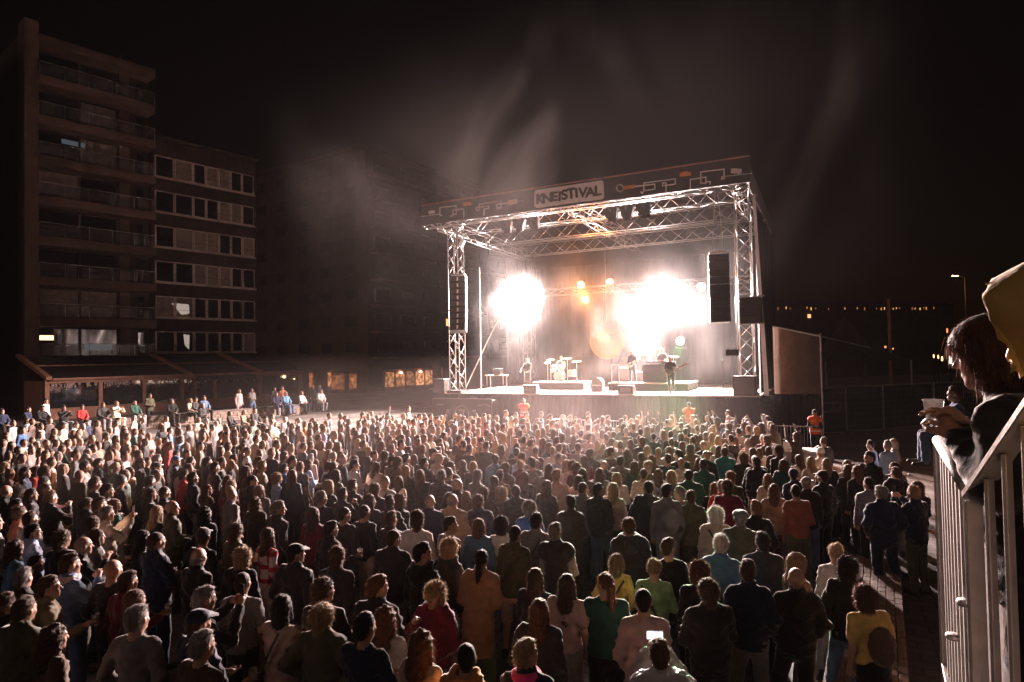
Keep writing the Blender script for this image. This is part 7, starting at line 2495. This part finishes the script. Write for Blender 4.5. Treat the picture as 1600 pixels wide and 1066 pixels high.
if VV:
    cme = npmesh('crowd', np.concatenate(VV), np.concatenate(QQ), mc, np.concatenate(CC))
    link('crowd', cme, None, 'stuff', 'dense mass of people packed before the stage', 'crowd', 'people in the audience')

# ------------------------------------------------------------------ stewards and band
def special(px, py, h, label, rotdeg, z=None, v=None, **k):
    rg = random.Random(int(px))
    if v is not None:
        u, _ = sp_from_px(px, 600, v); loc = SP(u, v, z)
    else:
        loc = solve_place(dict(x=px, y=py, pose='D', ex=''), h)
    return make_person(rg, loc, math.atan2(-loc.x, loc.y) + R(rotdeg), h, label=label, **k)
special(1274, 639, 1.80, 'steward in orange safety vest by the barrier at the right end of the front', 165, hair='y', haircol='k', top='O', topcol='hv', bot='jeans', botcol='bk', pose='X', extras='cap=bk')
b = special(1076, 641, 1.8, 'steward in orange safety vest before the stage, right of centre', 175, v=-1.0, z=0.0, hair='y', haircol='k', top='O', topcol='hv', bot='jeans', botcol='bk', pose='D', extras='cap=bk')
b.location.z = .12
b = special(818, 631, 1.8, 'steward in orange safety vest before the stage, left of centre', 185, v=-1.0, z=0.0, hair='z', haircol='k', top='O', topcol='hv', bot='jeans', botcol='bk', pose='D')
b.location.z = .2
for o_, pxs in ((0, 1076), (1, 818)):
    u, _ = sp_from_px(pxs, 640, -1.0)
    st_ = empty('barrier_step', S_M.copy() @ Matrix.Translation((u, -1.0, 0)), 'low step under the steward %s of centre' % ('right' if o_ == 0 else 'left'), 'step')
    MB().box((0, 0, .055 + .04 * o_), (.9, .5, .10 + .08 * o_)).build('step_box', M_BLACK, st_)

def guitar(parent_m, label, bodycol, scale=1.0):
    r_ = empty('electric_guitar', parent_m, label, 'guitar')
    m = SDF(.012); m.ell((-.10, 0, 0), (.13, .028, .15), .04); m.ell((.08, 0, .0), (.10, .026, .12), .05); m.sub((0.06, 0, .15), (.05, .1, .05)); m.sub((.06, 0, -.15), (.05, .1, .05))
    V, Q = m.verts(); o = link('guitar_body', npmesh('guitar_body', V, Q, mat('lacquer_' + label[:5], bodycol, .25, 0, .1, 5, 0)), r_)
    MB().box((.46, -.01, 0), (.62, .022, .05)).build('neck', M_WOOD, r_); MB().box((.83, -.01, 0), (.16, .02, .075)).build('headstock', M_WOOD, r_, bevel=.006)
    MB().box((-.03, -.032, 0), (.10, .012, .09)).build('pickups', M_BLACK, r_)
    return r_
RZK = STZ + RK[3] + .012
bnd = []
bnd.append(special(1050, 565, 1.78, 'guitarist in black t-shirt standing on one leg at the stage edge', 170, v=0.45, z=STZ + .004, hair='z', haircol='l', top='T', topcol='bk', bot='jeans', botcol='bk', pose='B', lean=.0))
g0 = bnd[0].matrix_basis
guitar(g0 @ Matrix.Translation((-.02, .23, 1.04)) @ Matrix.Rotation(R(180), 4, 'Z') @ Matrix.Rotation(R(-22), 4, 'Y'), 'dark electric guitar of the guitarist at the stage edge', (.05, .02, .015))
bnd.append(special(988, 545, 1.68, 'guitarist with a white guitar on the keyboard riser', 176, v=3.5, z=RZK, hair='w', haircol='a', top='S', topcol='bk', bot='jeans', botcol='bk', pose='N', hpitch=-14))
g1 = bnd[1].matrix_basis
guitar(g1 @ Matrix.Translation((-.02, .24, 1.02)) @ Matrix.Rotation(R(180), 4, 'Z') @ Matrix.Rotation(R(-30), 4, 'Y'), 'white electric guitar on the keyboard riser', (.8, .75, .7))
bnd.append(special(1037, 552, 1.75, 'keyboard player in black bending over the keyboards', 176, v=4.5, z=RZK, hair='z', haircol='k', top='S', topcol='bk', bot='jeans', botcol='bk', pose='W', lean=.22, hpitch=-22))
bnd.append(special(876, 552, 1.75, 'drummer seated behind the drum kit', 172, v=5.0, z=STZ + RD[3] + .1, hair='s', haircol='l', top='T', topcol='ch', bot='jeans', botcol='bk', pose='Z'))
bnd.append(special(824, 560, 1.75, 'musician in long black coat standing left of the drum riser', 150, v=3.0, z=STZ + .004, hair='z', haircol='l', top='C', topcol='bk', bot='jeans', botcol='bk', pose='W'))
sl_ = SP(0, 0)
u, _ = sp_from_px(876, 590, 5.0)
ds = empty('drum_stool', S_M.copy() @ Matrix.Translation((u, 5.05, STZ + RD[3] + .012)), 'black drum stool under the drummer', 'stool')
MB().lathe([(.15, .44), (.16, .46), (.16, .52), (.13, .54)], 16).build('seat', M_RUBBER, ds)
for k in range(3):
    a = k * 2.09; MB().tube((0, 0, .44), (.2 * math.cos(a), .2 * math.sin(a), .01), .014, 5).build('leg', M_STEEL, ds)

# ------------------------------------------------------------------ onlookers at the railing
rg = random.Random(3)
POSES['L'] = dict(arms=arms((0.23, 0.08, 1.21), (0.045, 0.215, 1.37), (-0.23, 0.08, 1.20), (-0.045, 0.225, 1.34)), legs=LEG_A)
cl_ = at(1550, 900, 1.78)
child = make_person(rg, Vector((cl_.x + .215, cl_.y + .08, PLZ + .004)), R(42), 1.62, 'v', 'd', 'J', 'bk', 'jeans', 'bk', 'L', -8, -8, .18, 1.06, False, '', .62, 'child in black jacket leaning on the railing with a plastic tub', None)
# plastic tub in the child's hands
p = at(1459, 640, 2.12)
tb = empty('plastic_tub', Matrix.Translation((p.x, p.y, p.z - .03)), 'translucent plastic tub held over the railing by the child', 'cup')
MB().lathe([(.022, 0), (.023, .002), (.030, .058), (.033, .063), (.029, .061), (.021, .004)], 24).build('tub_wall', M_CUP, tb, smooth=True)
MB().lathe([(.019, .004), (.024, .025)], 20).build('ice', M_WHITEPRINT, tb)
ad = at(2172, 700, 1.02)
adult = make_person(rg, Vector((ad.x, ad.y, PLZ + .004)), R(50), 1.70, 'o', 'b', 'K', 'ye', 'jeans', 'bk', 'D', 0, -14, .45, 1.0, False, '', .62, 'person with yellow raised hood cut off by the right picture edge', None)
# someone sitting on the walkway wall, mostly behind the child
sp_ = WP(10.5, .78)
make_person(rg, Vector((sp_.x, sp_.y, PLZ - .44)), R(62), 1.76, 's', 'b', 'S', 'bl', 'jeans', 'dn', 'S', 0, 0, 0, 1.0, False, '', 1.0, 'person in jeans sitting on the walkway wall with legs hanging', None)
HAZE = 0.00006
# ------------------------------------------------------------------ air: smoke on stage, thin haze everywhere
def smoke_box(name, u0, u1, v0, v1, z0, z1, dens, nscale, thr, label, aniso=0.35, soft=(2.0, 2.0, 2.0), seed=0.0, detail=3.0, width=.28, col=(1, .96, .94), rot=(0, 0, 0), scl=(1, 1, .75), dist=.6, low=.10):
    m = bpy.data.materials.new(name); m.use_nodes = True
    nt = m.node_tree; N = nt.nodes; L = nt.links
    N.remove(N['Principled BSDF'])
    pv = N.new('ShaderNodeVolumePrincipled'); pv.inputs['Color'].default_value = (*col, 1); pv.inputs['Anisotropy'].default_value = aniso
    L.new(pv.outputs[0], N['Material Output'].inputs['Volume'])
    tc = N.new('ShaderNodeTexCoord')
    mp = N.new('ShaderNodeMapping'); mp.inputs['Location'].default_value = (seed, seed * .7, seed * 1.3); mp.inputs['Scale'].default_value = scl; mp.inputs['Rotation'].default_value = rot
    L.new(tc.outputs['Object'], mp.inputs[0])
    no = N.new('ShaderNodeTexNoise'); no.inputs['Scale'].default_value = nscale; no.inputs['Detail'].default_value = detail; no.inputs['Roughness'].default_value = .55; no.inputs['Distortion'].default_value = dist
    L.new(mp.outputs[0], no.inputs['Vector'])
    mr = N.new('ShaderNodeMapRange'); mr.interpolation_type = 'SMOOTHSTEP'; mr.inputs[1].default_value = thr; mr.inputs[2].default_value = thr + width; mr.inputs[3].default_value = low; mr.inputs[4].default_value = 1.0
    L.new(no.outputs[0], mr.inputs[0])
    # fades out towards the faces of the box
    sx = N.new('ShaderNodeSeparateXYZ'); L.new(tc.outputs['Object'], sx.inputs[0])
    last = mr.outputs[0]
    for i, (a, b, s) in enumerate(((u0, u1, soft[0]), (v0, v1, soft[1]), (z0, z1, soft[2]))):
        for (e0, e1) in ((a, a + s), (b, b - s)):
            f = N.new('ShaderNodeMapRange'); f.inputs[1].default_value = e0; f.inputs[2].default_value = e1; f.inputs[3].default_value = 0; f.inputs[4].default_value = 1
            L.new(sx.outputs[i], f.inputs[0])
            mu = N.new('ShaderNodeMath'); mu.operation = 'MULTIPLY'; L.new(last, mu.inputs[0]); L.new(f.outputs[0], mu.inputs[1]); last = mu.outputs[0]
    mu = N.new('ShaderNodeMath'); mu.operation = 'MULTIPLY'; mu.inputs[1].default_value = dens; L.new(last, mu.inputs[0])
    L.new(mu.outputs[0], pv.inputs['Density'])
    b = MB(); b.box(((u0 + u1) / 2, (v0 + v1) / 2, (z0 + z1) / 2), (u1 - u0, v1 - v0, z1 - z0))
    o = b.build(name, m); o.matrix_world = S_M.copy(); o['kind'] = 'stuff'; o['label'] = label; o['category'] = 'smoke'
    return o

smoke_box('stage_smoke', -HW - .5, HW + .5, 0.6, 10.0, STZ + .05, 11.6, 0.0115, 0.34, .46, 'pale lit smoke drifting over the stage', 0.3, (1.5, 1.6, 1.2))
ul, zl = sp_from_px(818, 466, 7.2); ur, zr = sp_from_px(1070, 466, 7.2)
smoke_box('smoke_cloud', ul - 3.1, ul + 3.3, 4.6, 9.9, zl - 2.6, zl + 2.6, 0.028, 0.55, .40, 'dense white smoke cloud round the left lamp cluster', 0.3, (2.6, 2.0, 2.3), 1.7)
smoke_box('smoke_cloud', ur - 2.9, ur + 2.8, 4.6, 9.9, zr - 2.6, zr + 2.6, 0.0045, 0.50, .46, 'dense white smoke cloud round the right lamp cluster', 0.3, (2.6, 2.0, 2.2), 5.2)
ua, za_ = sp_from_px(925, 452, 7.6)
smoke_box('smoke_cloud', ua - 1.5, ua + 1.5, 6.4, 8.6, za_ - 1.2, za_ + 1.2, 0.030, 0.6, .38, 'small smoke cloud glowing orange round the amber lamps', 0.3, (1.3, .9, 1.1), 2.2)
smoke_box('smoke_plume', -9.5, 13.5, -11.5, -8.6, 4.6, 18.0, 0.023, 0.18, .45, 'wispy brown smoke rising above the stage roof', 0.2, (5.5, .8, 6.5), 7.7, 3.5, .36, (1, .90, .87), (0, -.55, 0), (1.15, .6, .6), 1.0, .09)
smoke_box('drifting_smoke', -7, 9.5, -24.0, -3.0, 0.2, 4.2, 0.0130, 0.25, .45, 'thin smoke drifting low over the front of the crowd', 0.4, (3.5, 5.0, 2.4), 9.4, col=(1, .87, .83))

hz = bpy.data.materials.new('haze_air'); hz.use_nodes = True
nt = hz.node_tree; nt.nodes.remove(nt.nodes['Principled BSDF'])
pv = nt.nodes.new('ShaderNodeVolumePrincipled'); pv.inputs['Color'].default_value = (1.0, .93, .91, 1); pv.inputs['Density'].default_value = HAZE; pv.inputs['Anisotropy'].default_value = .45
nt.links.new(pv.outputs[0], nt.nodes['Material Output'].inputs['Volume'])
hb = MB().box((0, 180, 14.7), (530, 490, 31.4)).build('haze', hz)
hb['kind'] = 'stuff'; hb['label'] = 'thin haze over the whole square'; hb['category'] = 'haze'
